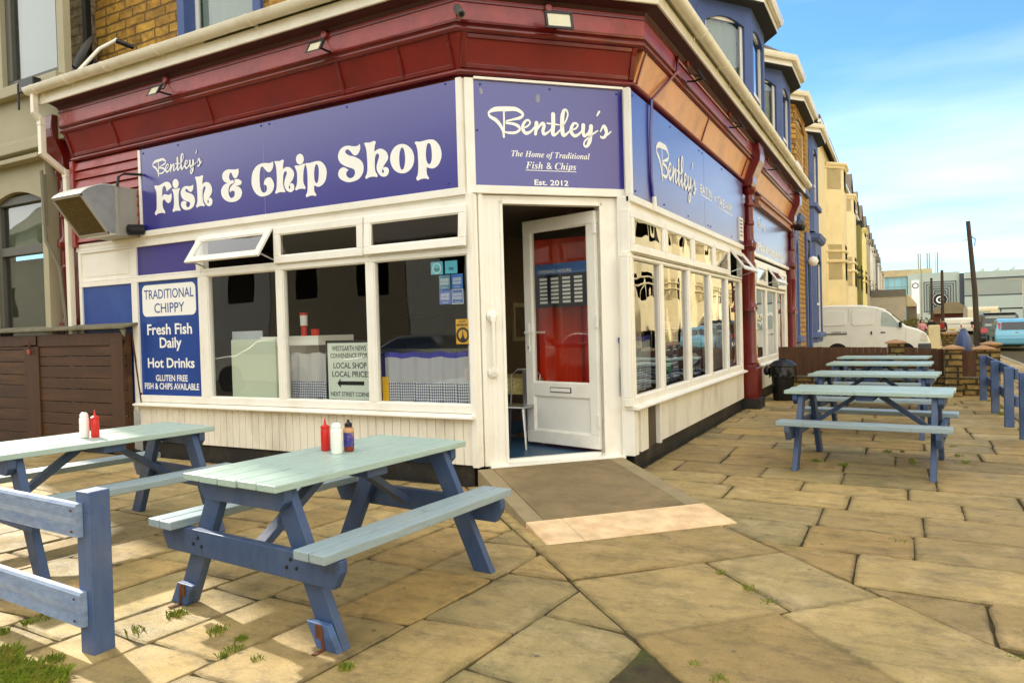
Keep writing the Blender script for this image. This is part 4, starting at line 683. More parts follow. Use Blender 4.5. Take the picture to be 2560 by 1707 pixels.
for r in range(7):
    for c in range(4): m.box(.74-c*.15-.1, .74-c*.15, -.008, -.006, 1.66+r*.039, 1.684+r*.039, FD)
m.build('lettering', LETTER, oh)
# ------------------------------------------------------------------ paving
def mk_flag():
    m = bpy.data.materials.new('york stone flags'); m.use_nodes = True; t = m.node_tree; n = t.nodes; l = t.links; p = n['Principled BSDF']
    g = n.new('ShaderNodeNewGeometry'); a = n.new('ShaderNodeAttribute'); a.attribute_name = 'tint'
    def noise_(sc, det, rough=.6, st=None):
        x = n.new('ShaderNodeTexNoise'); x.inputs['Scale'].default_value = sc; x.inputs['Detail'].default_value = det; x.inputs['Roughness'].default_value = rough
        if st: mp = n.new('ShaderNodeMapping'); mp.inputs['Scale'].default_value = st; l.new(g.outputs['Position'], mp.inputs[0]); l.new(mp.outputs[0], x.inputs[0])
        else: l.new(g.outputs['Position'], x.inputs[0])
        return x
    def rng(x, a0, a1, b0, b1):
        r = n.new('ShaderNodeMapRange'); l.new(x, r.inputs[0]); r.inputs[1].default_value = a0; r.inputs[2].default_value = a1; r.inputs[3].default_value = b0; r.inputs[4].default_value = b1; return r.outputs[0]
    def mix(f, c0, c1):
        x = n.new('ShaderNodeMix'); x.data_type = 'RGBA'; l.new(f, x.inputs[0])
        for i, c in ((6, c0), (7, c1)):
            if isinstance(c, tuple): x.inputs[i].default_value = c
            else: l.new(c, x.inputs[i])
        return x.outputs[2]
    ed = n.new('ShaderNodeAttribute'); ed.attribute_name = 'edge'
    base = mix(rng(noise_(1.1, 9, .7).outputs[0], .32, .68, 0, 1), srgb(182, 154, 96), srgb(144, 124, 76))
    base = mix(rng(noise_(2.6, 10, .78, (1, 2.4, 1)).outputs[0], .48, .66, 0, .75), base, srgb(100, 86, 56))
    base = mix(rng(noise_(2.1, 8, .7).outputs[0], .54, .7, 0, .6), base, srgb(206, 176, 124))
    base = mix(rng(noise_(1.7, 9, .75, (1, .5, 1)).outputs[0], .53, .68, 0, .6), base, srgb(112, 104, 52))
    base = mix(rng(noise_(6, 8, .8).outputs[0], .55, .72, 0, .7), base, srgb(88, 72, 44))
    base = mix(rng(noise_(14, 6, .75).outputs[0], .58, .75, 0, .5), base, srgb(196, 172, 124))
    sp = mix(rng(noise_(70, 3, .7).outputs[0], .58, .74, 0, .5), base, srgb(74, 62, 42))
    gm = mix(rng(noise_(240, 2, .5).outputs[0], .6, .75, 0, .35), sp, srgb(214, 200, 160))
    vo = n.new('ShaderNodeTexVoronoi'); vo.inputs['Scale'].default_value = 5; l.new(g.outputs['Position'], vo.inputs['Vector'])
    gm = mix(rng(vo.outputs['Distance'], .05, .075, .75, 0), gm, srgb(90, 82, 66))                                                     # old chewing gum
    en = n.new('ShaderNodeMath'); en.operation = 'MULTIPLY_ADD'; l.new(ed.outputs['Fac'], en.inputs[0]); en.inputs[1].default_value = .55; l.new(noise_(6, 7, .75).outputs[0], en.inputs[2])
    gm = mix(rng(en.outputs[0], .75, 1.25, 0, .75), gm, srgb(84, 72, 38))                                                               # grime and moss creeping in from the joints
    vm = n.new('ShaderNodeVectorMath'); vm.operation = 'MULTIPLY'; l.new(gm, vm.inputs[0]); l.new(a.outputs['Color'], vm.inputs[1]); l.new(vm.outputs[0], p.inputs['Base Color'])
    l.new(rng(noise_(2.5, 6, .7).outputs[0], .3, .7, .55, .92), p.inputs['Roughness'])
    h1 = noise_(4.0, 12, .7, (1, 1.8, 1)); h2 = noise_(42, 8, .7); v = n.new('ShaderNodeTexNoise'); v.inputs['Scale'].default_value = 1.5; v.inputs['Detail'].default_value = 5; v.inputs['Distortion'].default_value = 1.2; l.new(g.outputs['Position'], v.inputs[0])
    st_ = n.new('ShaderNodeMath'); st_.operation = 'SNAP'; l.new(v.outputs[0], st_.inputs[0]); st_.inputs[1].default_value = .13      # riven steps
    ad = n.new('ShaderNodeMath'); ad.operation = 'MULTIPLY_ADD'; l.new(h1.outputs[0], ad.inputs[0]); ad.inputs[1].default_value = .8; l.new(st_.outputs[0], ad.inputs[2])
    ad2 = n.new('ShaderNodeMath'); ad2.operation = 'MULTIPLY_ADD'; l.new(h2.outputs[0], ad2.inputs[0]); ad2.inputs[1].default_value = .22; l.new(ad.outputs[0], ad2.inputs[2])
    b = n.new('ShaderNodeBump'); b.inputs['Strength'].default_value = .8; b.inputs['Distance'].default_value = .02; l.new(ad2.outputs[0], b.inputs['Height']); l.new(b.outputs[0], p.inputs['Normal'])
    return m
FLAG = mk_flag()
SOIL = mk('joint soil and moss', srgb(62, 52, 26), .95, .4, 12, dirt=srgb(70, 84, 22), dirt_scale=5, dirt_amt=.8, bump=.5, bscale=60, coords='World')
def clip(poly, a, b, c):
    """keep a*x+b*y<=c"""
    o = []
    for i in range(len(poly)):
        p, q = poly[i], poly[(i+1) % len(poly)]; dp, dq = a*p[0]+b*p[1]-c, a*q[0]+b*q[1]-c
        if dp <= 0: o.append(p)
        if dp*dq < 0: t = dp/(dp-dq); o.append((p[0]+t*(q[0]-p[0]), p[1]+t*(q[1]-p[1])))
    return o
def area(p): return abs(sum(p[i][0]*p[(i+1) % len(p)][1]-p[(i+1) % len(p)][0]*p[i][1] for i in range(len(p))))/2
rs = random.Random(11); pv = MB()
EDGE = []
def slab(poly, gap=.006, lod=1):
    if len(poly) < 3 or area(poly) < .012: return
    if sum(poly[i][0]*poly[(i+1) % len(poly)][1]-poly[(i+1) % len(poly)][0]*poly[i][1] for i in range(len(poly))) < 0: poly = poly[::-1]
    n = len(poly); ins = []
    for i in range(n):                                         # inset by the joint
        p0, p1, p2 = Vector(poly[i-1]), Vector(poly[i]), Vector(poly[(i+1) % n])
        d0 = (p1-p0); d1 = (p2-p1)
        if d0.length < 1e-4 or d1.length < 1e-4: continue
        d0.normalize(); d1.normalize(); n0 = Vector((-d0.y, d0.x)); n1 = Vector((-d1.y, d1.x)); k = 1+n0.dot(n1)
        if k < .25: k = .25
        g = gap*(.4+1.3*rs.random()**2); ins.append(p1+(n0+n1)*(g/k))
    if len(ins) < 3: return
    c = sum(ins, Vector((0, 0)))/len(ins); z0 = rs.uniform(-.004, .005); tx, ty = rs.gauss(0, .004), rs.gauss(0, .004)
    edge = []; stp = .07*lod
    for i in range(len(ins)):
        a, b = ins[i], ins[(i+1) % len(ins)]; L = (b-a).length; k = max(1, int(L/stp)); nn = Vector((-(b-a).y, (b-a).x)).normalized()
        for j in range(k):
            q = a.lerp(b, j/k); w = (noise.noise(Vector((q.x*9, q.y*9, 3)))*.007+noise.noise(Vector((q.x*2.5, q.y*2.5, 8)))*.006); w = min(max(w, -.006), .012)
            if j == 0: q = q+(c-q).normalized()*(.004+.022*rs.random()**3)
            edge.append(q+nn*w)
    H = lambda q: z0+tx*(q.x-c.x)+ty*(q.y-c.y)
    v = 1+rs.gauss(0, .13); v = min(max(v, .7), 1.3); hue = rs.gauss(0, .035); pv.c = (v*(1+hue), v, v*(1-1.6*hue))
    b = len(pv.v); k = len(edge)
    inn = [e+(c-e).normalized()*min(.075, (c-e).length*.5) for e in edge]
    pv.v += [(q.x, q.y, H(q)) for q in [e+(c-e).normalized()*.012 for e in edge]]; pv.v += [(q.x, q.y, H(q)-.006-.004*rs.random()) for q in edge]; pv.v += [(q.x, q.y, -.03) for q in edge]; pv.v += [(q.x, q.y, H(q)) for q in inn]
    pv.v.append((c.x, c.y, H(c))); EDGE.extend([.8]*k+[1.]*k+[1.]*k+[0.]*k+[0.])
    for i in range(k):
        j = (i+1) % k
        pv.face((b+3*k+i, b+3*k+j, b+4*k)); pv.face((b+i, b+j, b+3*k+j, b+3*k+i)); pv.face((b+i, b+k+i, b+k+j, b+j)); pv.face((b+k+i, b+2*k+i, b+2*k+j, b+k+j))
def FCi(x, y): return ((x-AX)+y)*R2, ((x-AX)-y)*R2      # world -> (t, s) of the corner front
T0, T1 = -.06, 1.34
def strip_keep(poly, left):
    """t = ((x-AX)+y)*R2 : keep the part left (t<=T0) or right (t>=T1) of the corner strip"""
    return clip(poly, R2, R2, T0+AX*R2) if left else clip(poly, -R2, -R2, -(T1+AX*R2))
def lines(a, b, lo, hi):
    o = [a]
    while o[-1] < b: o.append(o[-1]+rs.uniform(lo, hi))
    return o
# left: courses running away from the camera
xs = [-8.2, -7.6, -7.05, -6.5, -5.9, -5.35, -4.8, -4.2, -3.65, -3.1, -2.6, -2.1, -1.66, -1.22, -.82, -.36, .12, .62, 1.2]
for x0, x1 in zip(xs, xs[1:]):
    ys = lines(-6.6, -.03, .5, .95); ys = [y for y in ys if y < -.3]+[-.03]
    for y0, y1 in zip(ys, ys[1:]):
        f = lambda x, y: (x+.09*(y+3.1), y+.03*math.sin(x*3))
        slab(strip_keep([f(x0, y0), f(x1, y0), f(x1, y1), f(x0, y1)], True))
# corner strip
for s0, s1, ts in ((0, 1.0, (T0, T1)), (1.0, 1.92, (T0, T1)), (1.92, 2.57, (T0, T1)), (2.57, 3.36, (T0, .80, T1)), (3.36, 4.30, (T0, .72, T1)), (4.30, 5.1, (T0, .5, T1)), (5.1, 6.0, (T0, .75, T1))):
    for a, b in zip(ts, ts[1:]): slab([FC(a, s0, 0)[:2], FC(b, s0, 0)[:2], FC(b, s1, 0)[:2], FC(a, s1, 0)[:2]])
# right: courses running across
ysr = [-6.6, -6.05, -5.5, -4.95, -4.4, -3.85, -3.3, -2.75, -2.28, -1.77, -1.24, -.66, -.12, .42, .9, 1.33, 1.86]
while ysr[-1] < 9.7: ysr.append(ysr[-1]+rs.uniform(.42, .56))
for y0, y1 in zip(ysr, ysr[1:]):
    xs = lines(-1.2+rs.random()*.5, 3.6, .62, 1.25); xs = [x for x in xs if x < 3.25]+[3.62]
    for x0, x1 in zip(xs, xs[1:]):
        f = lambda x, y: (x, y-.045*x+.02)
        P = strip_keep([f(x0, y0), f(x1, y0), f(x1, y1), f(x0, y1)], False)
        if len(P) > 2: P = clip(P, -1, 0, -.0)
        slab(P)
# public pavement outside the blue rails
y = -6.8
while y < 34:
    d = rs.uniform(.55, .7)*(1 if y < 10 else 1.3); xs = [3.62, 3.62+rs.uniform(.45, .8), 5.19]
    for x0, x1 in zip(xs, xs[1:]): slab([(x0, y), (x1, y), (x1, y+d), (x0, y+d)], .008, 3)
    y += d
_po = pv.build('paving', FLAG, None, attr='tint'); _ea = _po.data.attributes.new('edge', 'FLOAT', 'POINT'); _ea.data.foreach_set('value', EDGE)
tag(_po, 'worn york stone flagged forecourt with mossy joints in front of the shop', 'paving', kind='structure')
m = MB(); m.quad((-400, -400, -.014), (400, -400, -.014), (400, 700, -.014), (-400, 700, -.014)); tag(m.build('ground', SOIL), 'bare ground under the paving', 'ground', kind='structure')
# ramp up to the door
CONC = mk('ramp concrete', srgb(126, 108, 74), .85, .28, 3, dirt=srgb(92, 76, 50), dirt_scale=1.7, dirt_amt=.8, bump=.9, bscale=14, coords='World')
CONC_E = mk('ramp edging concrete', srgb(146, 130, 96), .85, .18, 6, dirt=srgb(110, 98, 70), dirt_scale=3, dirt_amt=.5, bump=.5, bscale=50, coords='World')
SETT = mk('pale sandstone strip', srgb(222, 190, 146), .85, .2, 7, dirt=srgb(180, 138, 88), dirt_scale=3, dirt_amt=.6, bump=.8, bscale=18, coords='World')
ra = thing('entrance_ramp', 'worn concrete ramp with a pale stone strip leading up to the open door', 'ramp', FC(.7, 1., 0))
def wedge(t0, t1, s0, s1, lift=0, t0b=None, t1b=None):
    zf = lambda s: .158*(1-(s-.08)/1.86)+.004+lift; t0b = t0 if t0b is None else t0b; t1b = t1 if t1b is None else t1b
    m = MB(); m.hexa([FC(*p) for p in ((t0, s0, -.02), (t1, s0, -.02), (t1b, s1, -.02), (t0b, s1, -.02), (t0, s0, zf(s0)), (t1, s0, zf(s0)), (t1b, s1, zf(s1)), (t0b, s1, zf(s1)))]); return m
wedge(.17, 1.31, .07, 1.47).build('ramp_slope', CONC, ra, bevel=.004)
wedge(.03, .166, .07, 1.47).build('ramp_edging', CONC_E, ra, bevel=.006); wedge(1.314, 1.46, .07, 1.47).build('ramp_edging', CONC_E, ra, bevel=.006)
m = wedge(.03, .30, 1.474, 1.92); m2 = wedge(.303, 1.46, 1.474, 1.92); k = len(m.v); m.v += m2.v; 
for f in m2.f: m.face([k+i for i in f])
m.build('stone_strip', SETT, ra, bevel=.006)
# road and kerb
ASPH = mk('asphalt', srgb(96, 94, 86), .9, .12, 3, bump=.4, bscale=90, dirt=srgb(72, 70, 62), dirt_scale=.5, dirt_amt=.5, coords='World')
LINE = mk('road paint', srgb(225, 222, 205), .7, .1, 8, coords='World', dirt=srgb(120, 116, 100), dirt_scale=6, dirt_amt=.5)
m = MB(); m.box(5.36, 10.6, -60, 160, -.3, -.10); m.box(-30, 5.36, 20.6, 22.9, -.3, -.006); m.box(-60, 30, -60, -7.0, -.3, -.09); tag(m.build('road', ASPH), 'grey asphalt road beside the terrace', 'road', kind='structure')
m = MB(); m.box(5.2, 5.35, -9.3, 160, -.2, .004); m.box(10.6, 10.75, -9.3, 160, -.2, .004)
tag(m.build('kerb', mk('kerb stone', srgb(150, 142, 118), .85, .15, 4, bump=.3, bscale=40, coords='World'), bevel=.01), 'stone kerb between pavement and road', 'kerb', kind='structure')
m = MB(); m.box(10.76, 12.6, -9.3, 160, -.2, .0); m.box(3.62, 5.19, 34.5, 160, -.2, .0); m.box(.2, 3.6, 9.95, 20.5, -.2, -.002); m.box(.2, 3.6, 23., 160, -.2, -.002); m.box(3.62, 5.19, -9.3, 34.5, -.2, -.016); tag(m.build('pavement', CONC_E), 'far pavement across the road', 'pavement', kind='structure')
m = MB()
for yy in (22, 27.5, 33, 43.5, 49, 54.5, 60, 66): m.box(5.36, 7.5, yy, yy+.1, -.1, -.096)
m.box(7.5, 7.6, 16, 70, -.1, -.096); tag(m.build('road_marking', LINE), 'white parking bay lines painted on the road', 'road marking', kind='structure')
# weeds growing in the joints: nobody could count them
WEED = mk('weed leaves', srgb(122, 138, 40), .6, .35, 20, coords='World', dirt=srgb(170, 150, 70), dirt_scale=9, dirt_amt=.8)
rw = random.Random(5); m = MB()
def tuft(x, y, n, h, spread):
    for _ in range(n):
        a = rw.random()*2*PI; r = spread*rw.random()**.6; px, py = x+r*math.cos(a), y+r*math.sin(a); hh = h*(.4+rw.random()*.8); b = rw.random()*2*PI; w = .0014+rw.random()*.0022
        dx, dy = math.cos(b), math.sin(b); le = hh*(.3+.9*rw.random())
        m.quad((px-dy*w, py+dx*w, -.01), (px+dy*w, py-dx*w, -.01), (px+dx*le*.5+dy*w*.9, py+dy*le*.5-dx*w*.9, hh*.75), (px+dx*le, py+dy*le, hh), (px+dx*le*.5-dy*w*.9, py+dy*le*.5+dx*w*.9, hh*.75))
SP = [(-1.02, -3.15, 40), (-1.02, -3.11, 30), (-.64, -3.19, 30), (-.47, -3.2, 60), (-.4, -3.3, 20), (-.4, -3.37, 20), (-.24, -3.33, 12), (.18, -3.22, 50), (-1.63, -3.53, 30), (-1.6, -3.66, 20), (-1.61, -3.46, 14), (-1.07, -3.72, 60), (-1.02, -3.37, 14), (1.35, -1.42, 14), (1.54, -1.61, 14), (1.66, -1.74, 14), (1.62, -2.66, 30), (1.49, -2.57, 20), (2.25, -.39, 8), (2.66, -1.97, 12), (2.26, 3.11, 40), (2.35, 2.47, 50), (2.34, 2.59, 30), (1.48, 2.28, 30), (1.52, 2.26, 30), (1.73, 2.12, 20), (1.77, 2.14, 30), (2.12, 3.06, 30), (2.75, 3.61, 20), (3.5, 6.74, 60), (3.52, 6.89, 50), (3.53, 5.89, 70), (3.52, 9.2, 50), (3.52, 8.63, 60), (3.55, 7.5, 40), (3.55, 5.2, 50), (3.01, 7.99, 40), (3.12, 7.53, 30), (1.36, 4.26, 40), (1.3, 4.1, 30), (2.7, 4.49, 20), (2.8, 2.64, 20), (2.76, 3.0, 20), (2.9, 9.4, 60), (2.6, 9.5, 40)]
for x, y, n in SP: tuft(x, y, int(n*1.6), rw.uniform(.012, .03), rw.uniform(.02, .05))
for x, y in ((-1.24, -3.85), (-1.1, -3.86), (-1.0, -3.85), (-.9, -3.84), (-1.05, -3.92), (-.99, -3.89), (-.86, -3.86), (-1.32, -3.8), (-1.2, -3.93), (-1.4, -3.86), (-1.1, -3.97), (-.93, -3.95)): tuft(x, y, 420, .036, .075)
for _ in range(150):                                   # thin moss along the joints
    pass
tag(m.build('weeds', WEED, recalc=False), 'green weeds and moss sprouting from the paving joints', 'weeds', kind='stuff')
lf = thing('fallen_leaf', 'dry brown fallen leaf on the flags near the front right hand table', 'leaf', (1.27, 3.2, .006))
m = MB(); pts = [(0, -.05, .002), (.02, -.02, .012), (.028, .01, .008), (.012, .04, .004), (0, .06, .012), (-.016, .035, .018), (-.026, .0, .006), (-.015, -.03, .01)]
m.v += pts; m.face(range(len(pts))); m.build('blade', mk('dry leaf', srgb(156, 108, 48), .7, .2, 30), lf, local=True)
# ------------------------------------------------------------------ picnic tables
AQUA = mk_wood('weathered aqua paint', srgb(170, 192, 180), srgb(158, 150, 122), wear=.5, rough=.36, dark=.66)
AQUA2 = mk_wood('weathered blue grey paint', srgb(150, 168, 172), srgb(160, 150, 124), wear=.5, rough=.4, dark=.6)
BLUEW = mk_wood('blue wood paint', srgb(58, 80, 116), srgb(150, 144, 122), (5, 5, 1.4), .15, .5, .6)
BLUED = mk('blue wood paint worn', srgb(70, 98, 142), .55, .16, 5, dirt=srgb(30, 38, 46), dirt_scale=4, dirt_amt=.8, bump=.4, bscale=30)
BAREW = mk('bare grey wood', srgb(170, 158, 132), .8, .2, 6, bump=.3, bscale=40)
def picnic_table(label, x, y, rz, L=1.42, feet=False, hz=.735):
    t = thing('picnic_table', label, 'picnic table', (x, y, 0), rz, 'picnic tables')
    hb = hz-.035; rt = random.Random(int(abs(x*97+y*31)))
    m = MB(); w = .144
    for i in range(5):
        y0 = -.36+i*w; j = rt.uniform(-.008, .008); m.box(-L/2+j, L/2+j, y0+.004, y0+w-.004, hb+rt.uniform(-.001, .001), hz+rt.uniform(-.002, .002))
    m.build('tabletop', AQUA, t, bevel=.005, local=True)
    for s in (-1, 1):
        m = MB()
        for k in (0, 1): a = .475+k*.105; m.box(-L/2-.01, L/2+.01, min(s*a, s*(a+.098)), max(s*a, s*(a+.098)), .425, .468)
        m.build('seat', AQUA2, t, bevel=.005, local=True)
    for e in (-1, 1):
        xo = e*(L/2-.115)
        fx = lambda u, o, z, e=e, xo=xo: (xo+e*o, u, z)
        m = MB(); m.prism([(-.33, hb-.002), (.33, hb-.002), (.33, hb-.06), (.285, hb-.105), (-.285, hb-.105), (-.33, hb-.06)], fx, 0, .045); m.build('top_bearer', BLUEW, t, bevel=.004, local=True)
        m = MB(); m.prism([(-.685, .423), (.685, .423), (.685, .37), (.64, .29), (-.64, .29), (-.685, .37)], fx, .0, .045); cb = m.build('cross_beam', BLUEW, t, bevel=.004, local=True)
        for s in (-1, 1):
            for (dy, dz) in ((.36, .385), (.40, .35), (.33, .345)):
                m = MB(); m.lathe([(.009, 0), (.009, .006), (.004, .009)], (0, 0, 0), 8, lambda a, b, c, s=s, dy=dy, dz=dz, fx=fx: fx(s*dy+a, .045+c, dz+b)); m.build('bolt', MATS['black plastic'], cb, local=True)
        for s in (-1, 1):
            m = MB(); p0 = (s*.575, 0.0); p1 = (s*.235, hb-.004); d = Vector((p1[0]-p0[0], p1[1]-p0[1])).normalized(); hw = .058/abs(d.y)
            m.prism([(p0[0]-hw, p0[1]), (p0[0]+hw, p0[1]), (p1[0]+hw, p1[1]), (p1[0]-hw, p1[1])], fx, -.05, -.003); lg = m.build('leg', BLUEW, t, bevel=.004, local=True)
            if feet and (e == -1):
                m = MB(); a = .14; q0 = (p0[0]-s*a*.55, a); m.prism([(p0[0]-hw-.005, .0), (p0[0]+hw+.005, .0), (p0[0]-s*a*.47+hw+.004, .115), (p0[0]-s*a*.47-hw-.004, .115)], fx, .0, .035); fb = m.build('foot_block', BLUED, lg, bevel=.005, local=True)
                m = MB(); m.prism([(p0[0]-s*.05-.02, .05), (p0[0]-s*.05+.02, .05), (p0[0]-s*.05+.02, .112), (p0[0]-s*.05-.02, .112)], fx, .036, .040)
                m.prism([(p0[0]-s*.02-.009, .002), (p0[0]-s*.02+.009, .002), (p0[0]-s*.035+.009, .1), (p0[0]-s*.035-.009, .1)], fx, .036, .041); m.prism([(p0[0]-s*.02-.01, .002), (p0[0]-s*.02+.01, .002), (p0[0]-s*.02+.01, .007), (p0[0]-s*.02-.01, .007)], fx, .041, .10)
                m.build('foot_bracket', RUST, lg, local=True)
        m = MB(); m.bar((e*.10, 0, hb-.03), (e*(L/2-.17), 0, .36), .075, .042, (0, 0, 1), .0); m.build('brace', BLUEW, t, bevel=.004, local=True)
    m = MB(); m.box(-.075, .075, -.3, .3, hb-.055, hb-.001); m.build('centre_bearer', BLUEW, t, bevel=.004, local=True)
    return t
D = math.radians
picnic_table('blue picnic table with aqua top nearest the door, three sauce bottles on it', -.522, -2.45, D(84.9), 1.43, True)
picnic_table('blue picnic table in front of the brown wooden store, two bottles on it', -2.80, -2.45, D(82.5), 1.44)
picnic_table('bare blue picnic table standing nearest of the four in the side yard', 1.985, 2.27, D(-5.4))
picnic_table('second bare picnic table of the side yard row, behind the nearest one', 1.955, 4.62, D(-6))
picnic_table('third bare picnic table of the side yard row, beside the black bin', 1.965, 6.95, D(-5))
picnic_table('last bare picnic table of the side yard row, against the stone pier fence', 1.99, 8.95, D(-7))
# bottles
RED = mk('red squeezy plastic', srgb(206, 34, 22), .32, .05, 6); WHT = mk('white squeezy plastic', srgb(238, 238, 230), .3, .03, 6); SAUCE = mk('brown sauce', srgb(130, 44, 22), .2, .15, 8, coat=.5)
def bottle(name, label, x, y, prof, mat, cap=None, capm=None, nozzle=None):
    t = thing(name, label, 'bottle', (x, y, .737), 0, 'sauce bottles on the picnic tables'); m = MB(); m.lathe(prof, (0, 0, 0), 24); m.build('bottle_body', mat, t, smooth=40, local=True)
    m = MB(); m.lathe(cap, (0, 0, 0), 20); m.build('cap', capm or mat, t, smooth=40, local=True)
    return t
WP = [(.028, 0), (.031, .006), (.031, .125), (.029, .138), (.024, .143)]; WC = [(.026, .143), (.027, .147), (.027, .158), (.022, .17), (.012, .176), (.0, .177)]
RP = [(.024, 0), (.027, .005), (.0265, .12), (.024, .128)]; RC = [(.027, .128), (.027, .142), (.018, .146), (.009, .152), (.006, .17), (.003, .188), (.0, .19)]
bottle('sauce_bottle', 'white squeezy bottle in front of the red and brown bottles', -.56, -2.42, WP, WHT, WC)
bottle('sauce_bottle', 'red squeezy ketchup bottle half hidden behind a white one by the door', -.70, -2.36, RP, RED, RC)
b5 = bottle('sauce_bottle', 'brown sauce bottle with black cap and blue label on the table', -.545, -2.335, [(.026, 0), (.03, .006), (.03, .12), (.026, .135), (.02, .142)], SAUCE, [(.02, .142), (.021, .16), (.014, .166), (.008, .17), (.008, .182), (.0, .184)], BLACKM)
m = MB(); m.lathe([(.0304, .03), (.0306, .031), (.0306, .108), (.0304, .109)], (0, 0, 0), 24); m.build('label_wrap', mk('sauce label', srgb(52, 50, 130), .4, .3, 40, dirt=srgb(214, 160, 110), dirt_scale=24, dirt_amt=.9), b5, smooth=40, local=True)
m = MB(); m.lathe([(.0302, .111), (.0302, .13), (.027, .136)], (0, 0, 0), 24); m.build('shoulder_band', mk('gold band', srgb(196, 150, 96), .4), b5, smooth=40, local=True)
bottle('sauce_bottle', 'white squeezy bottle standing left of the red one on the table by the wooden store', -2.785, -2.525, WP, WHT, WC)
bottle('sauce_bottle', 'red squeezy ketchup bottle with pointed nozzle on the table by the wooden store', -2.722, -2.487, RP, RED, RC)
# ------------------------------------------------------------------ wooden store
BROWN = mk('dark stained boards', srgb(68, 40, 10), .6, .22, 2.2, stretch=(.5, 1, 5), dirt=srgb(112, 72, 32), dirt_scale=1.6, dirt_amt=.6, bump=.35, bscale=16, coords='World')
BROWNV = mk('dark stained battens', srgb(72, 42, 12), .6, .2, 2.2, stretch=(5, 1, .5), dirt=srgb(50, 42, 24), dirt_scale=2, dirt_amt=.6, bump=.35, bscale=16, coords='World')
LIDM = mk('mossy grey lid', srgb(118, 112, 88), .9, .25, 9, dirt=srgb(72, 70, 46), dirt_scale=4, dirt_amt=.7, bump=.5, bscale=30, coords='World')
ws = thing('wooden_store', 'dark brown boarded bin store with a mossy lid below the blue panel', 'bin store', (-6.6, -.1, 0))
SX = -5.945
for a, b in ((-9.4, -8.06), (-8.02, -7.78), (-7.74, SX)):
    m = MB()
    if b-a < .5: m.box(a-.05, b+.04, -.15, -.115, .02, 1.49)
    else:
        z = .04
        while z < 1.46:
            h = rs.uniform(.125, .175); zz = min(z+h, 1.49); k = rs.uniform(-.004, .004); m.box(a, b, -.13+k, -.105, z, zz-.008); z = zz
    m.build('door_panel' if b-a > .5 else 'door_batten', BROWN if b-a > .5 else BROWNV, ws, bevel=.004)
m = MB(); m.box(SX-.24, SX, -.155, -.132, .03, 1.42); m.box(-8.06, SX, -.15, -.132, 1.35, 1.50); m.box(-9.4, -8.07, -.15, -.132, 1.36, 1.50); m.box(-8.07, -7.76, -.162, -.152, 1.37, 1.49); m.build('door_rail', BROWNV, ws, bevel=.004)
m = MB(); m.box(SX-.03, SX, -.104, -.04, .02, 1.5); m.bar((SX+.02, -.03, 1.45), (SX+.15, -.025, .62), .03, .012, (1, 0, 0)); m.build('side_panel', BROWN, ws)
m = MB(); m.hexa([(-9.6, -.22, 1.545), (SX+.13, -.22, 1.545), (SX+.13, -.012, 1.59), (-9.6, -.012, 1.59), (-9.6, -.22, 1.575), (SX+.13, -.22, 1.575), (SX+.13, -.012, 1.62), (-9.6, -.012, 1.62)]); m.prism([(SX+.02, 1.54), (SX+.11, 1.54), (SX+.10, 1.45)], FL, .17, .2); m.build('lid', LIDM, ws, bevel=.006)
m = MB(); m.bar((-7.91, -.165, 1.42), (-7.91, -.165, 1.33), .03, .006, (0, 1, 0)); m.tube([(-7.925, -.172, 1.31), (-7.925, -.172, 1.345), (-7.91, -.172, 1.357), (-7.895, -.172, 1.345), (-7.895, -.172, 1.31)], .005, 8); m.build('hasp', RUST, ws)
m = MB(); m.box(-7.935, -7.885, -.185, -.162, 1.255, 1.315); m.build('padlock', mk('red padlock', srgb(170, 70, 50), .4), ws, bevel=.006)
# ------------------------------------------------------------------ blue rails
def grooved(m, a, b, z0, z1, thick, side):
    """board between plan points a, b with two bands of fine grooves on its face"""
    a = Vector(a); b = Vector(b); d = (b-a).normalized(); nn = Vector((d.y, -d.x))*side; prof = []
    n = 7; h = z1-z0; prof.append((0, z0)); prof.append((thick, z0+.006))
    def band(q0, q1):
        for i in range(n):
            zz = q0+(q1-q0)*i/n; s = (q1-q0)/n; prof.extend([(thick, zz+s*.1), (thick-.003, zz+s*.35), (thick-.003, zz+s*.55), (thick, zz+s*.8)])
    band(z0+h*.08, z0+h*.40); band(z0+h*.58, z0+h*.90); prof.append((thick, z1-.012)); prof.append((thick-.008, z1)); prof.append((0, z1))
    k = len(prof); s0 = len(m.v)
    for p in (a, b): m.v += [(p.x+nn.x*o, p.y+nn.y*o, z) for o, z in prof]
    m.face(range(s0, s0+k)); m.face(range(s0+2*k-1, s0+k-1, -1))
    for i in range(k): j = (i+1) % k; m.face((s0+i, s0+j, s0+k+j, s0+k+i))
BLUEF = mk_wood('blue fence paint', srgb(70, 94, 136), srgb(168, 156, 124), (6, 6, .9), .22, .45, .62)
BLUEG = mk('rubbed grooved board', srgb(128, 146, 172), .42, .2, 14, dirt=srgb(70, 98, 150), dirt_scale=5, dirt_amt=.6, coords='World', stretch=(1, 1, 3))
fl = thing('blue_rail', 'low blue two-rail fence with grooved boards, in front of the table by the wooden store', 'fence', (-1.0, -3.56, 0))
for x, y in ((-1.0, -3.56), (-2.6, -3.46), (-4.2, -3.36)):
    m = MB(); m.box(x-.05, x+.05, y-.05, y+.05, -.02, .735); m.build('post', BLUEF, fl, bevel=.004)
for z0, z1 in ((.53, .685), (.125, .285)):
    m = MB(); grooved(m, (-4.25, -3.41), (-.995 if z0 > .3 else -.985, -3.612), z0, z1, .034, 1); m.build('rail', BLUEG, fl)
m = MB()
for z in (.155, .255, .56, .655): m.lathe([(.006, 0), (.005, .004)], (0, 0, 0), 8, lambda a, b, c, z=z: (-1.03+a, -3.646-c, z+b))
m.build('nail', RUST, fl)
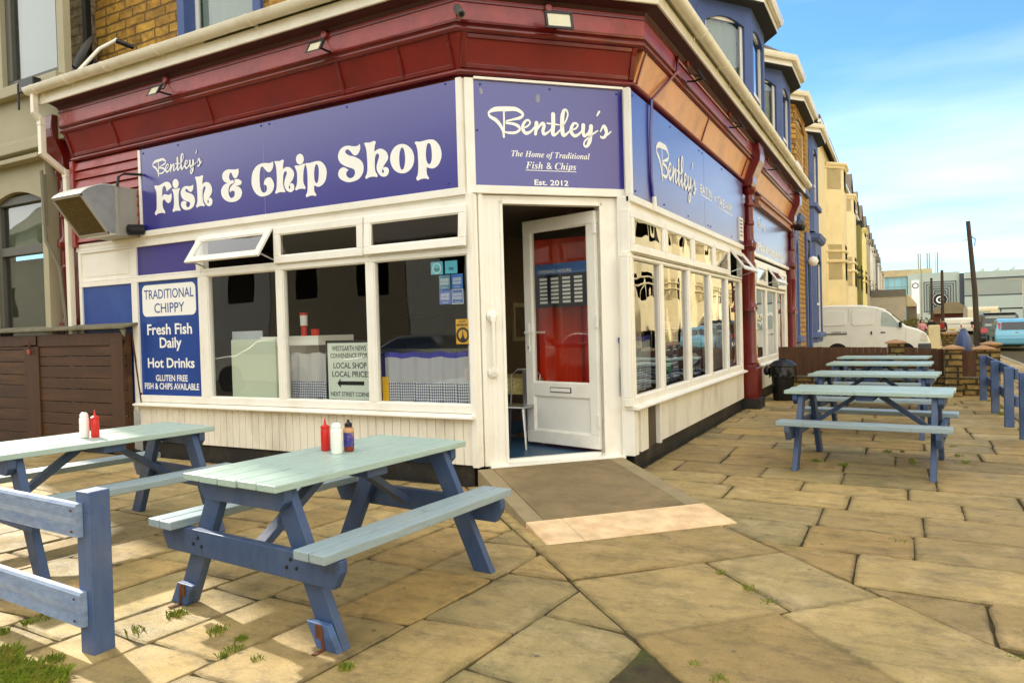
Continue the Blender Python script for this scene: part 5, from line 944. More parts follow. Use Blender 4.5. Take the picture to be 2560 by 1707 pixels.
def rail_fence(label, pts, zs, grp='blue rail fences', side=1):
    f = thing('blue_rail', label, 'fence', (pts[0][0], pts[0][1], 0), 0, grp)
    for x, y in pts: m = MB(); m.box(x-.05, x+.05, y-.05, y+.05, -.02, .755); m.build('post', BLUEF, f, bevel=.004)
    for z0, z1 in zs: m = MB(); m.box(pts[0][0]+.05, pts[0][0]+.085, pts[-1][1]-.05, pts[0][1]+.05, z0, z1); m.build('rail', BLUEF, f, bevel=.004)
    return f
rail_fence('blue rail fence of three posts between the side yard tables and the pavement', [(3.46, 8.82), (3.45, 6.95), (3.45, 5.42)], ((.60, .735), (.26, .39)))
f2 = rail_fence('blue rail fence cut by the right edge of the picture, nearest the camera', [(3.49, 4.42), (3.49, 2.6)], ((.60, .735), (.26, .39)))
# ------------------------------------------------------------------ yard fence, stone wall and piers
yw = thing('yard_wall', 'low mossy stone wall with stone piers closing the far end of the side yard', 'wall', (2., 9.75, 0))
m = MB(); m.box(.02, 3.62, 9.62, 9.9, -.05, .30); m.build('wall_base', STONE_W, yw, bevel=.01)
m = MB(); m.box(.02, 3.62, 9.60, 9.92, .30, .335); m.build('wall_coping', LIDM, yw, bevel=.008)
CAP = mk('pier cap', srgb(176, 138, 98), .85, .15, 6, dirt=srgb(120, 96, 60), dirt_scale=4, dirt_amt=.5, bump=.3, bscale=40, coords='World')
def pier(x, y, w, h):
    m = MB(); m.box(x-w/2, x+w/2, y-w/2, y+w/2, -.02, h); p = m.build('pier', STONE_W, yw, bevel=.012)
    m = MB(); q = w/2+.04; m.hexa([(x-q, y-q, h), (x+q, y-q, h), (x+q, y+q, h), (x-q, y+q, h), (x-q, y-q, h+.03), (x+q, y-q, h+.03), (x+q, y+q, h+.03), (x-q, y+q, h+.03)])
    k = len(m.v); m.v += [(x-q+.005, y-q+.005, h+.031), (x+q-.005, y-q+.005, h+.031), (x+q-.005, y+q-.005, h+.031), (x-q+.005, y+q-.005, h+.031), (x, y, h+.085)]
    for i in range(4): m.face((k+i, k+(i+1) % 4, k+4))
    m.build('pier_cap', CAP, p, bevel=.006)
pier(2.17, 9.95, .28, .93); pier(3.07, 9.5, .26, .83); pier(3.56, 9.95, .28, .80); pier(3.9, 12.4, .3, .80)
FENCE = mk('brown fence boards', srgb(84, 54, 32), .8, .25, 2.5, stretch=(7, 1, .4), dirt=srgb(52, 34, 18), dirt_scale=2, dirt_amt=.6, bump=.3, bscale=20, coords='World')
for lab, a, b, z1a, z1b in (('long dark brown boarded fence panel left of the stone pier behind the tables', .10, 2.03, .90, .87), ('dark brown fence panel between the two nearest stone piers', 2.31, 2.94, .865, .825), ('short reddish brown fence panel right of the tall stone pier', 3.2, 3.43, .80, .775)):
    fp = thing('fence_panel', lab, 'fence', ((a+b)/2, 9.68, .33), 0, 'brown yard fence panels'); m = MB(); n = max(2, round((b-a)/.1))
    for i in range(n):
        x0 = a+(b-a)*i/n; x1 = a+(b-a)*(i+1)/n; zt = z1a+(z1b-z1a)*i/n+rs.uniform(-.004, .004); dd = rs.uniform(-.004, .004); m.box(x0+.001, x1-.001, 9.66+dd, 9.68+dd, .337, zt)
    m.build('fence_boards', FENCE, fp, bevel=.002)
    m = MB(); m.box(a, b, 9.685, 9.72, .45, .52); m.box(a, b, 9.685, 9.72, .7, .77); m.build('fence_rail', FENCE, fp)
# ------------------------------------------------------------------ black bin
bn = thing('litter_bin', 'round black plastic bin with a domed lid and a bin liner folded over its rim', 'bin', (.385, 8.15, 0))
m = MB(); m.lathe([(.165, 0), (.172, .01), (.19, .35), (.205, .56), (.21, .575)], (0, 0, 0), 32); m.build('bin_body', BLACKM, bn, smooth=40, local=True)
m = MB(); m.lathe([(.228, .60), (.24, .61), (.238, .63), (.215, .645), (.2, .66), (.15, .70), (.08, .722), (.03, .727)], (0, 0, 0), 32); lid = m.build('lid', BLACKM, bn, smooth=45, local=True)
m = MB(); m.box(-.06, .06, -.02, .02, .72, .75); m.build('lid_handle', BLACKM, lid, bevel=.008, local=True)
m = MB(); n = 72; rows = 7
for r in range(rows):
    for k in range(n):
        a = 2*PI*k/n; rr = .222+.018*r/rows+.022*noise.noise(Vector((math.cos(a)*4, math.sin(a)*4, r*.5)))*(r/rows+.3); z = .605-.03*r+(.03*noise.noise(Vector((math.cos(a)*2, math.sin(a)*2, 9)))*r/rows*2)
        m.v.append((rr*math.cos(a), rr*math.sin(a), z))
for r in range(rows-1):
    for k in range(n): m.face((r*n+k, r*n+(k+1) % n, (r+1)*n+(k+1) % n, (r+1)*n+k))
m.build('bin_liner', mk('black bin liner', srgb(26, 26, 26), .3, .1, 5), bn, smooth=60, local=True)
m = MB(); m.lathe([(.0, -.1), (.045, -.08), (.06, -.02), (.04, .04), (.012, .08), (.0, .1)], (-.27, -.03, .54), 14); m.build('liner_knot', MATS['black bin liner'], bn, smooth=60, local=True)
# ------------------------------------------------------------------ fixtures on the shop
LAMPG = mk('floodlight lens', srgb(214, 208, 176), .35, .05, 10)
def floodlight(label, F, u, o0, z, tilt, yaw=0., w=.20, h=.145):
    t = thing('floodlight', label, 'floodlight', F(u, o0, z), 0, 'floodlights along the cornice'); o = o0+.19; c, s = math.cos(tilt), math.sin(tilt); cy, sy = math.cos(yaw), math.sin(yaw)
    def T(a, b, d):                       # a across, b up, d outwards from the lamp face
        a, d2 = a*cy-d*sy, a*sy+d*cy
        return F(u+a, o+d2*c-b*s, z+b*c-d2*s)
    m = MB(); m.box(-w/2, w/2, -h/2, h/2, -.03, 0, T); frame_bars(m, lambda a, d, b: T(a, b, d), -w/2, w/2, -h/2, h/2, .024, 0, .012); m.build('housing', BLACKM, t, bevel=.006)
    m = MB(); m.box(-w/2+.024, w/2-.024, -h/2+.024, h/2-.024, 0, .004, T); m.build('lens', LAMPG, t)
    m = MB(); m.tube([F(u+.02, o0, z+.0), F(u+.03, o0+.07, z-.01), T(.02, -.02, -.03)], .011, 8); m.tube([T(0, .0, -.03), F(u-.03, o0+.05, z+.06), F(u-.035, o0+.004, z+.14)], .006, 6); m.build('arm', BLACKM, t, smooth=40)
    m = MB(); m.lathe([(.036, 0), (.036, .028), (.03, .034), (.0, .035)], (0, 0, 0), 16, lambda x, y, zz: F(u-.035+x, o0+.002+zz, z+.17+y)); m.build('junction_box', FRIEZE, t, smooth=40)
    return t
floodlight('black floodlight left of all on the pinkish frieze above the word Bentley', FL, -4.86, .20, 4.12, .5, .1)
floodlight('black floodlight on the frieze above the word Chip', FL, -2.52, .20, 4.11, .5, .1)
floodlight('large black floodlight on the corner frieze above the open door', FC, .80, .20, 4.10, .25, .12, .25, .17)
for u, lab in ((2.58, 'first floodlight of the street side, nearest the corner above the script sign'), (4.81, 'second floodlight of the street side, before the first maroon column'), (8.09, 'third floodlight of the street side, beyond the first maroon column'), (11.0, 'last floodlight of the street side, close to the end column')): floodlight(lab, FR, u, .2, 4.13, .5, -.1)
def cctv(label, F, u, o, z, yaw, col=BLACKM, r=.036, L=.13, drop=.25):
    t = thing('security_camera', label, 'security camera', F(u, o, z)); d = (math.sin(yaw)*math.cos(drop), math.cos(yaw)*math.cos(drop), -math.sin(drop))
    a = Vector((u-d[0]*L*.4, o+.07-d[1]*L*.4, z-d[2]*L*.4)); b = Vector((u+d[0]*L*.6, o+.07+d[1]*L*.6, z+d[2]*L*.6)); dd = Vector(d)
    pts = [a-dd*.01, a, b, b+dd*.005]; m = MB(); m.tube([F(*p) for p in pts], [r*.7, r, r, r*.85], 18); m.build('camera_body', col, t, smooth=40)
    m = MB(); m.tube([F(*p) for p in (b+dd*.004, b+dd*.012)], [r*.6, r*.55], 14); m.build('lens', DARK, t)
    m = MB(); m.tube([F(u, o, z+.02), F(u, o+.05, z+.01), F(*(a+dd*.03))], .014, 8); m.build('bracket', col, t, smooth=40)
cctv('round black camera at the lower left corner of the long fascia sign', FL, -5.62, .06, 2.70, -.25, BLACKM, .062, .16, .1)
cctv('grey bullet camera hanging at the mitre of the frieze left of the door floodlight', FC, -.07, .2, 4.15, .1, mk('grey camera', srgb(86, 88, 82), .4), .034, .15, .7)
cctv('black camera on the end column at the far end of the shop', FR, 11.85, .2, 3.5, -.4, BLACKM, .07, .2, .2)
# extractor duct
dk = thing('extractor_duct', 'galvanised extractor duct with a slanted mesh mouth left of the fascia sign', 'duct', FL(-6., .3, 2.63))
m = MB(); m.box(-6.27, -5.72, .0, .305, 2.632, 3.198, FL); m.build('duct_box', GREYP, dk, bevel=.004)
side = [(.31, 2.632), (.416, 2.634), (.724, 3.045), (.70, 3.075), (.64, 3.12), (.57, 3.155), (.50, 3.18), (.42, 3.195), (.31, 3.198)]
m = MB()
def sideface(u0, u1):
    k = len(side); b = len(m.v); m.v += [tuple(FL(u0, o, z)) for o, z in side]+[tuple(FL(u1, o, z)) for o, z in side]; m.face(range(b, b+k)); m.face(range(b+2*k-1, b+k-1, -1))
    for i in range(k): j = (i+1) % k; m.face((b+i, b+j, b+k+j, b+k+i))
sideface(-5.722, -5.716); sideface(-6.274, -6.268); m.build('hood_side', GALV, dk)
m = MB()
for (o0, z0), (o1, z1) in list(zip(side[2:], side[3:]))+[(side[0], side[1])]: m.hexa([FL(*p) for p in ((-6.275, o0, z0), (-5.715, o0, z0), (-5.715, o0, z0+.006), (-6.275, o0, z0+.006), (-6.275, o1, z1), (-5.715, o1, z1), (-5.715, o1, z1+.006), (-6.275, o1, z1+.006))])
m.build('hood_top', WHITE, dk)
def FM(a, b, d):     # mouth frame: a along u, b up the slanted opening, d outwards
    o = .416+(.724-.416)*b; z = 2.634+(3.045-2.634)*b; return FL(a, o+.6*d, z-.45*d)
m = MB(); m.hexa([FM(*p) for p in ((-6.28, 0, -.01), (-6.25, 0, -.01), (-6.25, 1, -.01), (-6.28, 1, -.01), (-6.28, 0, .012), (-6.25, 0, .012), (-6.25, 1, .012), (-6.28, 1, .012))]); m.hexa([FM(*p) for p in ((-5.74, 0, -.01), (-5.71, 0, -.01), (-5.71, 1, -.01), (-5.74, 1, -.01), (-5.74, 0, .012), (-5.71, 0, .012), (-5.71, 1, .012), (-5.74, 1, .012))])
m.hexa([FM(*p) for p in ((-6.28, -.02, -.01), (-5.71, -.02, -.01), (-5.71, .05, -.01), (-6.28, .05, -.01), (-6.28, -.02, .014), (-5.71, -.02, .014), (-5.71, .05, .014), (-6.28, .05, .014))]); m.hexa([FM(*p) for p in ((-6.28, .95, -.01), (-5.71, .95, -.01), (-5.71, 1.01, -.01), (-6.28, 1.01, -.01), (-6.28, .95, .012), (-5.71, .95, .012), (-5.71, 1.01, .012), (-6.28, 1.01, .012))])
m.build('mouth_frame', GREYP, dk)
m = MB()
for i in range(1, 24): a = -6.25+.51*i/24; m.bar(FM(a, .05, 0), FM(a, .95, 0), .004, .004)
for i in range(1, 22): b = .05+.9*i/22; m.bar(FM(-6.25, b, .002), FM(-5.74, b, .002), .004, .004)
m.build('mesh_screen', mk('dusty mesh', srgb(120, 96, 40), .8, .3, 20), dk)
m = MB(); m.quad(FL(-6.26, .33, 2.65), FL(-5.73, .33, 2.65), FL(-5.73, .33, 3.18), FL(-6.26, .33, 3.18)); m.build('duct_inside', DARK, dk)
m = MB(); m.bar(FL(-5.712, .312, 2.62), FL(-5.712, .312, 3.205), .014, .04, (0, 1, 0)); m.box(-6.28, -5.70, .295, .32, 3.19, 3.215, FL); m.build('flange', GREYP, dk)
m = MB(); m.tube([FL(-5.70, .3, 3.19), FL(-5.69, .29, 3.30), FL(-5.66, .24, 3.34), FL(-5.58, .06, 3.35)], .016, 8); m.build('cable', BLACKM, dk, smooth=40)
# conduit down the street side and vent
cd = thing('cable_conduit', 'maroon and blue cable conduit running down the cove and over the street side sign', 'conduit', FR(1.58, .06, 2.62))
m = MB(); m.tube([FR(2.15, .215, 4.26), FR(2.12, .22, 4.1), FR(2.0, .17, 3.98), FR(1.66, .075, 3.7)], .018, 8); m.tube([FR(2.16, .21, 4.24), FR(6.2, .21, 4.24)], .012, 6); m.build('upper_conduit', MAROON, cd, smooth=40)
m = MB(); m.tube([FR(1.66, .075, 3.7), FR(1.62, .07, 3.4), FR(1.62, .066, 2.9), FR(1.66, .066, 2.7)], .016, 8); m.build('lower_conduit', BLUE_S, cd, smooth=40)
m = MB(); m.tube([FR(1.66, .075, 2.72), FR(1.68, .075, 2.58)], .024, 8); m.build('conduit_end', CREAM, cd)
vt = thing('air_vent', 'small cream louvred vent at the far end of the script sign', 'vent', FR(6.25, .06, 2.72)); m = MB(); frame_bars(m, FR, 6.12, 6.4, 2.70, 3.06, .03, .05, .075)
for i in range(5): m.box(6.15, 6.37, .055, .07, 2.74+i*.06, 2.765+i*.06, FR)
m.build('vent_frame', CREAM, vt)
# dish and cowl on the flat roof
ds = thing('satellite_dish', 'dark round satellite dish above the gutter beside the stone wall', 'satellite dish', (-7.25, .28, 4.9)); m = MB(); n = Vector((-.2, -.9, .38)).normalized(); a = n.cross(Vector((0, 0, 1))).normalized(); b = a.cross(n)
ctr = Vector((-7.22, .25, 5.22))
def FDsh(x, y, z): return tuple(ctr+a*x*1.0+b*y*1.12+n*z)
m.lathe([(.0, .0), (.1, -.004), (.18, -.014), (.235, -.03), (.24, -.026), (.18, -.006), (.1, .004)], (0, 0, 0), 28, FDsh); m.build('dish', mk('dark dish', srgb(70, 64, 48), .5, .1, 6), ds, smooth=40)
m = MB(); m.tube([FDsh(0, -.2, .02), FDsh(0, -.25, -.15)], .012, 8); m.tube([tuple(ctr+Vector((.1, .05, -.05))), (-7.05, .42, 5.05)], .02, 8); m.tube([(-7.1, .3, 5.05), (-7.1, .3, 4.85)], .018, 8); m.build('dish_arm', BLACKM, ds, smooth=40)
vp = thing('vent_pipe', 'thin white overflow pipe rising from the gutter to the stone wall', 'pipe', (-6.3, -.3, 4.6)); m = MB(); m.tube([(-6.33, -.36, 4.58), (-6.26, -.1, 4.95), (-6.2, .1, 5.12)], .022, 10); m.build('pipe', GUTTER, vp, smooth=40)
m = MB(); m.tube([(-6.2, .08, 5.1), (-6.1, .25, 5.05)], .03, 10); m.build('pipe_elbow', BLACKM, vp, smooth=40)
rv = thing('roof_lamp', 'small black floodlight seen edge-on behind the gutter at the left end', 'floodlight', (-7.5, .1, 4.7)); m = MB(); m.box(-7.62, -7.30, -.32, -.14, 4.60, 4.76); m.build('housing', BLACKM, rv, bevel=.01); m = MB(); m.tube([(-7.67, -.3, 4.4), (-7.67, -.3, 4.72), (-7.63, -.3, 4.77), (-7.5, -.26, 4.76)], .014, 8); m.build('arm', BLACKM, rv)
# ------------------------------------------------------------------ houses
def face_frame(ax, ay, bx, by):
    """frame on a vertical face from plan point a to b; o positive to the right-hand side of a->b"""
    d = Vector((bx-ax, by-ay)); L = d.length; d.normalize(); n = Vector((d.y, -d.x))
    return (lambda u, o, z: (ax+d.x*u+n.x*o, ay+d.y*u+n.y*o, z)), L
def wall_open(m, F, u0, u1, z0, z1, ops, th=.25, arch=0.):
    ops = sorted(ops); cur = u0
    for (a, b, c, d) in ops:
        if a > cur: m.box(cur, a, -th, 0, z0, z1, F)
        if c > z0: m.box(a, b, -th, 0, z0, c, F)
        if d < z1: m.box(a, b, -th, 0, d, z1, F)
        if arch:
            k = 6
            for s in (0, 1):
                pts = []
                for i in range(k+1):
                    t = i/k; uu = a+(b-a)*.5*t if s == 0 else b-(b-a)*.5*t
                    pts.append((uu, d-arch*(1-math.sin(t*PI/2))))
                e = [(a if s == 0 else b, d), ]; q = e+pts
                m.prism(q, F, -th, -.001)
        cur = b
    if cur < u1: m.box(cur, u1, -th, 0, z0, z1, F)
GLASS_H = mk_glass('house window glass', (.72, .76, .74), .006, 1.2, 1.1)
ROOMD = mk('dim room', srgb(60, 58, 52), .9, .1)
def hwin(parent, F, a, b, c, d, o=-.10, frame=CREAM, mid=.38, curtain=True, w=.055, arch=0, vert=False):
    m = MB(); frame_bars(m, F, a, b, c, d, w, o-.04, o); 
    if mid: zm = c+(d-c)*mid; m.box(a+w, b-w, o-.04, o-.002, zm-.03, zm+.03, F)
    if vert: um = (a+b)/2; m.box(um-.03, um+.03, o-.04, o-.004, c+w, d-w, F)
    wn = m.build('window', frame, parent)
    m = MB(); m.box(a+w, b-w, o-.026, o-.02, c+w, d-w, F); m.build('pane', GLASS_H, wn)
    m = MB()
    if curtain:
        n = max(4, int((b-a)/.09)); q = []
        for i in range(n+1): q.append((a+w+(b-a-2*w)*i/n, o-.07-.018*(i % 2)))
        for (u_, o_), (v_, p_) in zip(q, q[1:]): m.quad(F(u_, o_, c+w), F(v_, p_, c+w), F(v_, p_, d-w), F(u_, o_, d-w))
        m.build('curtain', CURT, wn, smooth=60)
    else:
        m.quad(F(a, o-.22, c), F(b, o-.22, c), F(b, o-.22, d), F(a, o-.22, d)); m.build('dark_room', ROOMD, wn)
    return wn
def bay(parent, wall, back, front, y0, y1, z0, z1, wins, trim=CREAM, arch=.12, roof=None, sill=None, frame=CREAM, F0=None, canted=None, curtain=True, eave=True, rs_=.5, cur3=False):
    """canted bay on a facade facing +x (or any frame F0(o, u)): front at o=front, wall at o=back, front face u=y0..y1"""
    dp = front-back if canted is None else canted
    P = lambda o, u: F0(u, o, 0)[:2] if F0 else (o, u)
    pts = [P(back, y0-dp), P(front, y0), P(front, y1), P(back, y1+dp)]
    if F0:
        a = Vector(pts[0]); b = Vector(pts[1]); c = Vector(pts[2])
    faces = list(zip(pts, pts[1:])); bay_m = MB(); todo = []
    for i, (p, q) in enumerate(faces):
        F, L = face_frame(p[0], p[1], q[0], q[1])
        if F0 and F0.__name__ == 'FX': F, L = face_frame(q[0], q[1], p[0], p[1])
        mg = .16 if i != 1 else .14; ops = [(mg, L-mg, c, d) for c, d in wins]; wall_open(bay_m, F, 0, L, z0, z1, ops, .16, arch); todo.append((F, ops, i))
    w = bay_m.build('bay_window', wall, parent)
    for F, ops, i in todo[:3 if cur3 else 3]:
        for (a, b, c, d) in ops: hwin(parent, F, a, b, c, d, -.05, frame, .36, curtain)
    path = pts if not (F0 and F0.__name__ == 'FX') else pts[::-1]
    if eave:
        m = MB(); m.sweep([(-.1, z1-.02), (.22, z1-.02), (.22, z1), (-.1, z1)], path, True); m.build('bay_soffit', ROOMD, w)
        m = MB(); m.sweep([(.2, z1), (.225, z1), (.225, z1+.2), (.2, z1+.2)], path, True); m.build('bay_fascia', trim, w)
        m = MB(); m.sweep([(.225, z1+.12), (.25, z1+.10), (.30, z1+.10), (.33, z1+.14), (.335, z1+.21), (.225, z1+.21)], path, True); m.build('bay_gutter', GUTTER, w, smooth=40)
        if roof:
            m = MB(); m.sweep([(.26, z1+.2), (-(front-back)-.1, z1+.2+rs_), (-(front-back)-.1, z1+.15+rs_), (.26, z1+.17)], path, True, False); m.build('bay_roof', roof, w)
    if sill:
        m = MB()
        for c, d in wins: m.sweep([(-.05, c-.16), (.07, c-.16), (.09, c-.14), (.09, c-.03), (.0, c), (-.05, c)], path, True)
        m.build('bay_sill', sill, w, bevel=.006)
    return w
# upper storey of the shop
m = MB(); wall_open(m, FL, -7.26, AX-.15, 4.4, 7.4, [(-5.42, -4.22, 4.85, 6.9)], .3); m.v = [(x, y+.5, z) for x, y, z in m.v]; m.build('upper_wall', STONE_Y, shop)
FLu = lambda u, o, z: (u, .5-o, z)
m = MB(); frame_bars(m, FLu, -5.54, -4.11, 4.7, 7.0, .125, -.2, .05); m.build('window_surround', BLUE_H, shop, bevel=.006); hwin(shop, FLu, -5.415, -4.235, 4.8, 6.9, -.12, CREAM, .0)
m = MB(); m.box(-4.0, -3.72, -.3, .02, 4.7, 5.6, FLu); m.build('chimney_breast', STONE_Y, shop)
Fc2, L2 = face_frame(AX-.15, .5, -.55, 1.1+.0); m = MB(); wall_open(m, Fc2, 0, L2, 4.4, 7.4, [(.15, L2-.15, 4.9, 6.8)], .3); m.build('upper_wall', BLUE_H, shop); hwin(shop, Fc2, .15, L2-.15, 4.9, 6.8, -.1)
Fr2 = lambda u, o, z: (-.55+o, u, z)
m = MB(); wall_open(m, Fr2, 1.1, 12.2, 4.4, 7.2, [(2.2, 3.4, 4.9, 6.7)], .3, .1); m.build('upper_wall', BLUE_H, shop); hwin(shop, Fr2, 2.2, 3.4, 4.9, 6.7, -.1)
for y0, y1 in ((7.25, 8.55), (10.75, 12.1)):
    dd = .7 if y0 < 8 else .7
    bay(shop, BLUE_H, -.55, .12, y0, y1, 4.45, 6.72, [(4.8, 6.48)], roof=TILE, canted=dd*1.35, rs_=.75)
m = MB(); m.sweep([(.12, 7.2), (-4.5, 9.6), (-4.5, 9.5), (.12, 7.14)], [(-7.26, .5), (AX-.15, .5), (-.55, 1.1), (-.55, 12.4)], True); m.build('main_roof', TILE, shop)
m = MB(); m.sweep([(.0, 7.02), (.1, 7.02), (.1, 7.22), (.0, 7.22)], [(-7.26, .5), (AX-.15, .5), (-.55, 1.1), (-.55, 12.4)], True); m.build('eaves_board', CREAM, shop)
m = MB(); m.box(-2.4, -1.7, 10.2, 11.2, 8.0, 9.8); m.build('chimney', STONE_Y, shop)
ae = thing('television_aerial', 'thin rusty television aerial standing on the roof against the sky', 'aerial', (-1., 12.8, 8.)); m = MB(); m.tube([(-.9, 12.9, 7.4), (-.92, 12.9, 11.6)], .022, 6); m.build('mast', RUST, ae)
m = MB(); m.tube([(-1.5, 12.9, 11.2), (-.4, 12.9, 11.2)], .012, 6)
for i in range(7): m.tube([(-1.5+i*.16, 12.6, 11.2), (-1.5+i*.16, 13.2, 11.2)], .008, 5)
m.build('aerial_array', RUST, ae)
# grey neighbour on the left
nb = thing('grey_house', 'grey painted bay-fronted house left of the shop with vertical blinds', 'house', (-8.5, .2, 0))
FN = lambda u, o, z: (u, -.1-o, z)
m = MB(); wall_open(m, FN, -9.8, -7.50, -.05, 4.0, [(-8.85, -7.62, .8, 3.44)], .3, .14); m.build('wall', GREYN, nb)
m = MB(); wall_open(m, FN, -9.8, -6.98, 4.0, 7.3, [(-8.42, -7.12, 4.82, 7.0)], .09); m.build('wall', GREYN, nb)
m = MB(); m.box(-9.8, -7.4, -.05, .10, 3.92, 4.05, FN); m.box(-9.8, -7.4, -.05, .05, 4.05, 4.1, FN); m.box(-9.8, -7.42, -.05, .14, 3.78, 3.84, FN); m.box(-9.8, -6.98, -.05, .12, 4.66, 4.80, FN); m.build('string_course', GREYN, nb, bevel=.01)
m = MB(); frame_bars(m, FN, -8.85, -7.62, .8, 3.40, .11, -.16, -.06); m.box(-8.74, -7.73, -.16, -.06, 2.60, 2.72, FN); w1 = m.build('window', GREYD, nb, bevel=.008)
m = MB(); m.box(-8.74, -7.73, -.12, -.115, .9, 2.6, FN); m.box(-8.74, -7.73, -.12, -.115, 2.72, 3.3, FN); m.build('pane', GLASS_H, w1)
m = MB()
for i in range(11): a = -8.74+i*.092; m.quad(FN(a, -.18, .9), FN(a+.085, -.215, .9), FN(a+.085, -.215, 2.55), FN(a, -.18, 2.55))
m.build('vertical_blind', mk('grey blind', srgb(140, 132, 118), .8, .06, 3), w1)
m = MB(); m.quad(FN(-8.74, -.17, 2.72), FN(-7.73, -.17, 2.72), FN(-7.73, -.17, 3.3), FN(-8.74, -.17, 3.3)); m.build('upper_blind', mk('pale blind', srgb(205, 200, 172), .8, .05, 3), w1)
m = MB(); frame_bars(m, FN, -8.42, -7.12, 4.82, 7.0, .13, -.16, -.06); w2 = m.build('window', GREYD, nb, bevel=.008)
m = MB(); m.box(-8.3, -7.24, -.12, -.115, 4.94, 6.9, FN); m.build('pane', GLASS_H, w2)
m = MB()
for i in range(12): a = -8.3+i*.09; m.quad(FN(a, -.17, 4.94), FN(a+.09, -.175-.012*(i % 2), 4.94), FN(a+.09, -.175-.012*(i % 2), 6.9), FN(a, -.17, 6.9))
m.build('curtain', CURT, w2)
m = MB(); m.box(-9.8, -7.42, .48, .8, 4.0, 7.3); m.build('party_wall', STONE_P, nb)
m = MB(); m.bar((-7.36, .44, 4.3), (-7.36, .44, 7.4), .09, .07, (0, 1, 0)); m.build('downpipe', BLACKM, nb)
m = MB(); m.bar((-7.36, -.2, 3.55), (-7.36, -.2, 2.9), .05, .05, (0, 1, 0)); m.tube([(-7.37, -.22, 3.6), (-7.36, -.2, 2.7), (-7.26, -.1, 2.35), (-7.24, -.05, 1.6)], .022, 8); m.build('grey_conduit', mk('grey pipe', srgb(120, 116, 96), .6), nb)
m = MB(); m.hexa([(-10, -.5, 7.2), (-6.7, -.5, 7.2), (-6.7, 4, 9.6), (-10, 4, 9.6), (-10, -.5, 7.3), (-6.7, -.5, 7.3), (-6.7, 4, 9.7), (-10, 4, 9.7)]); m.box(-10, -6.7, 4, 8, 0, 9.6); m.build('roof', TILE, nb)
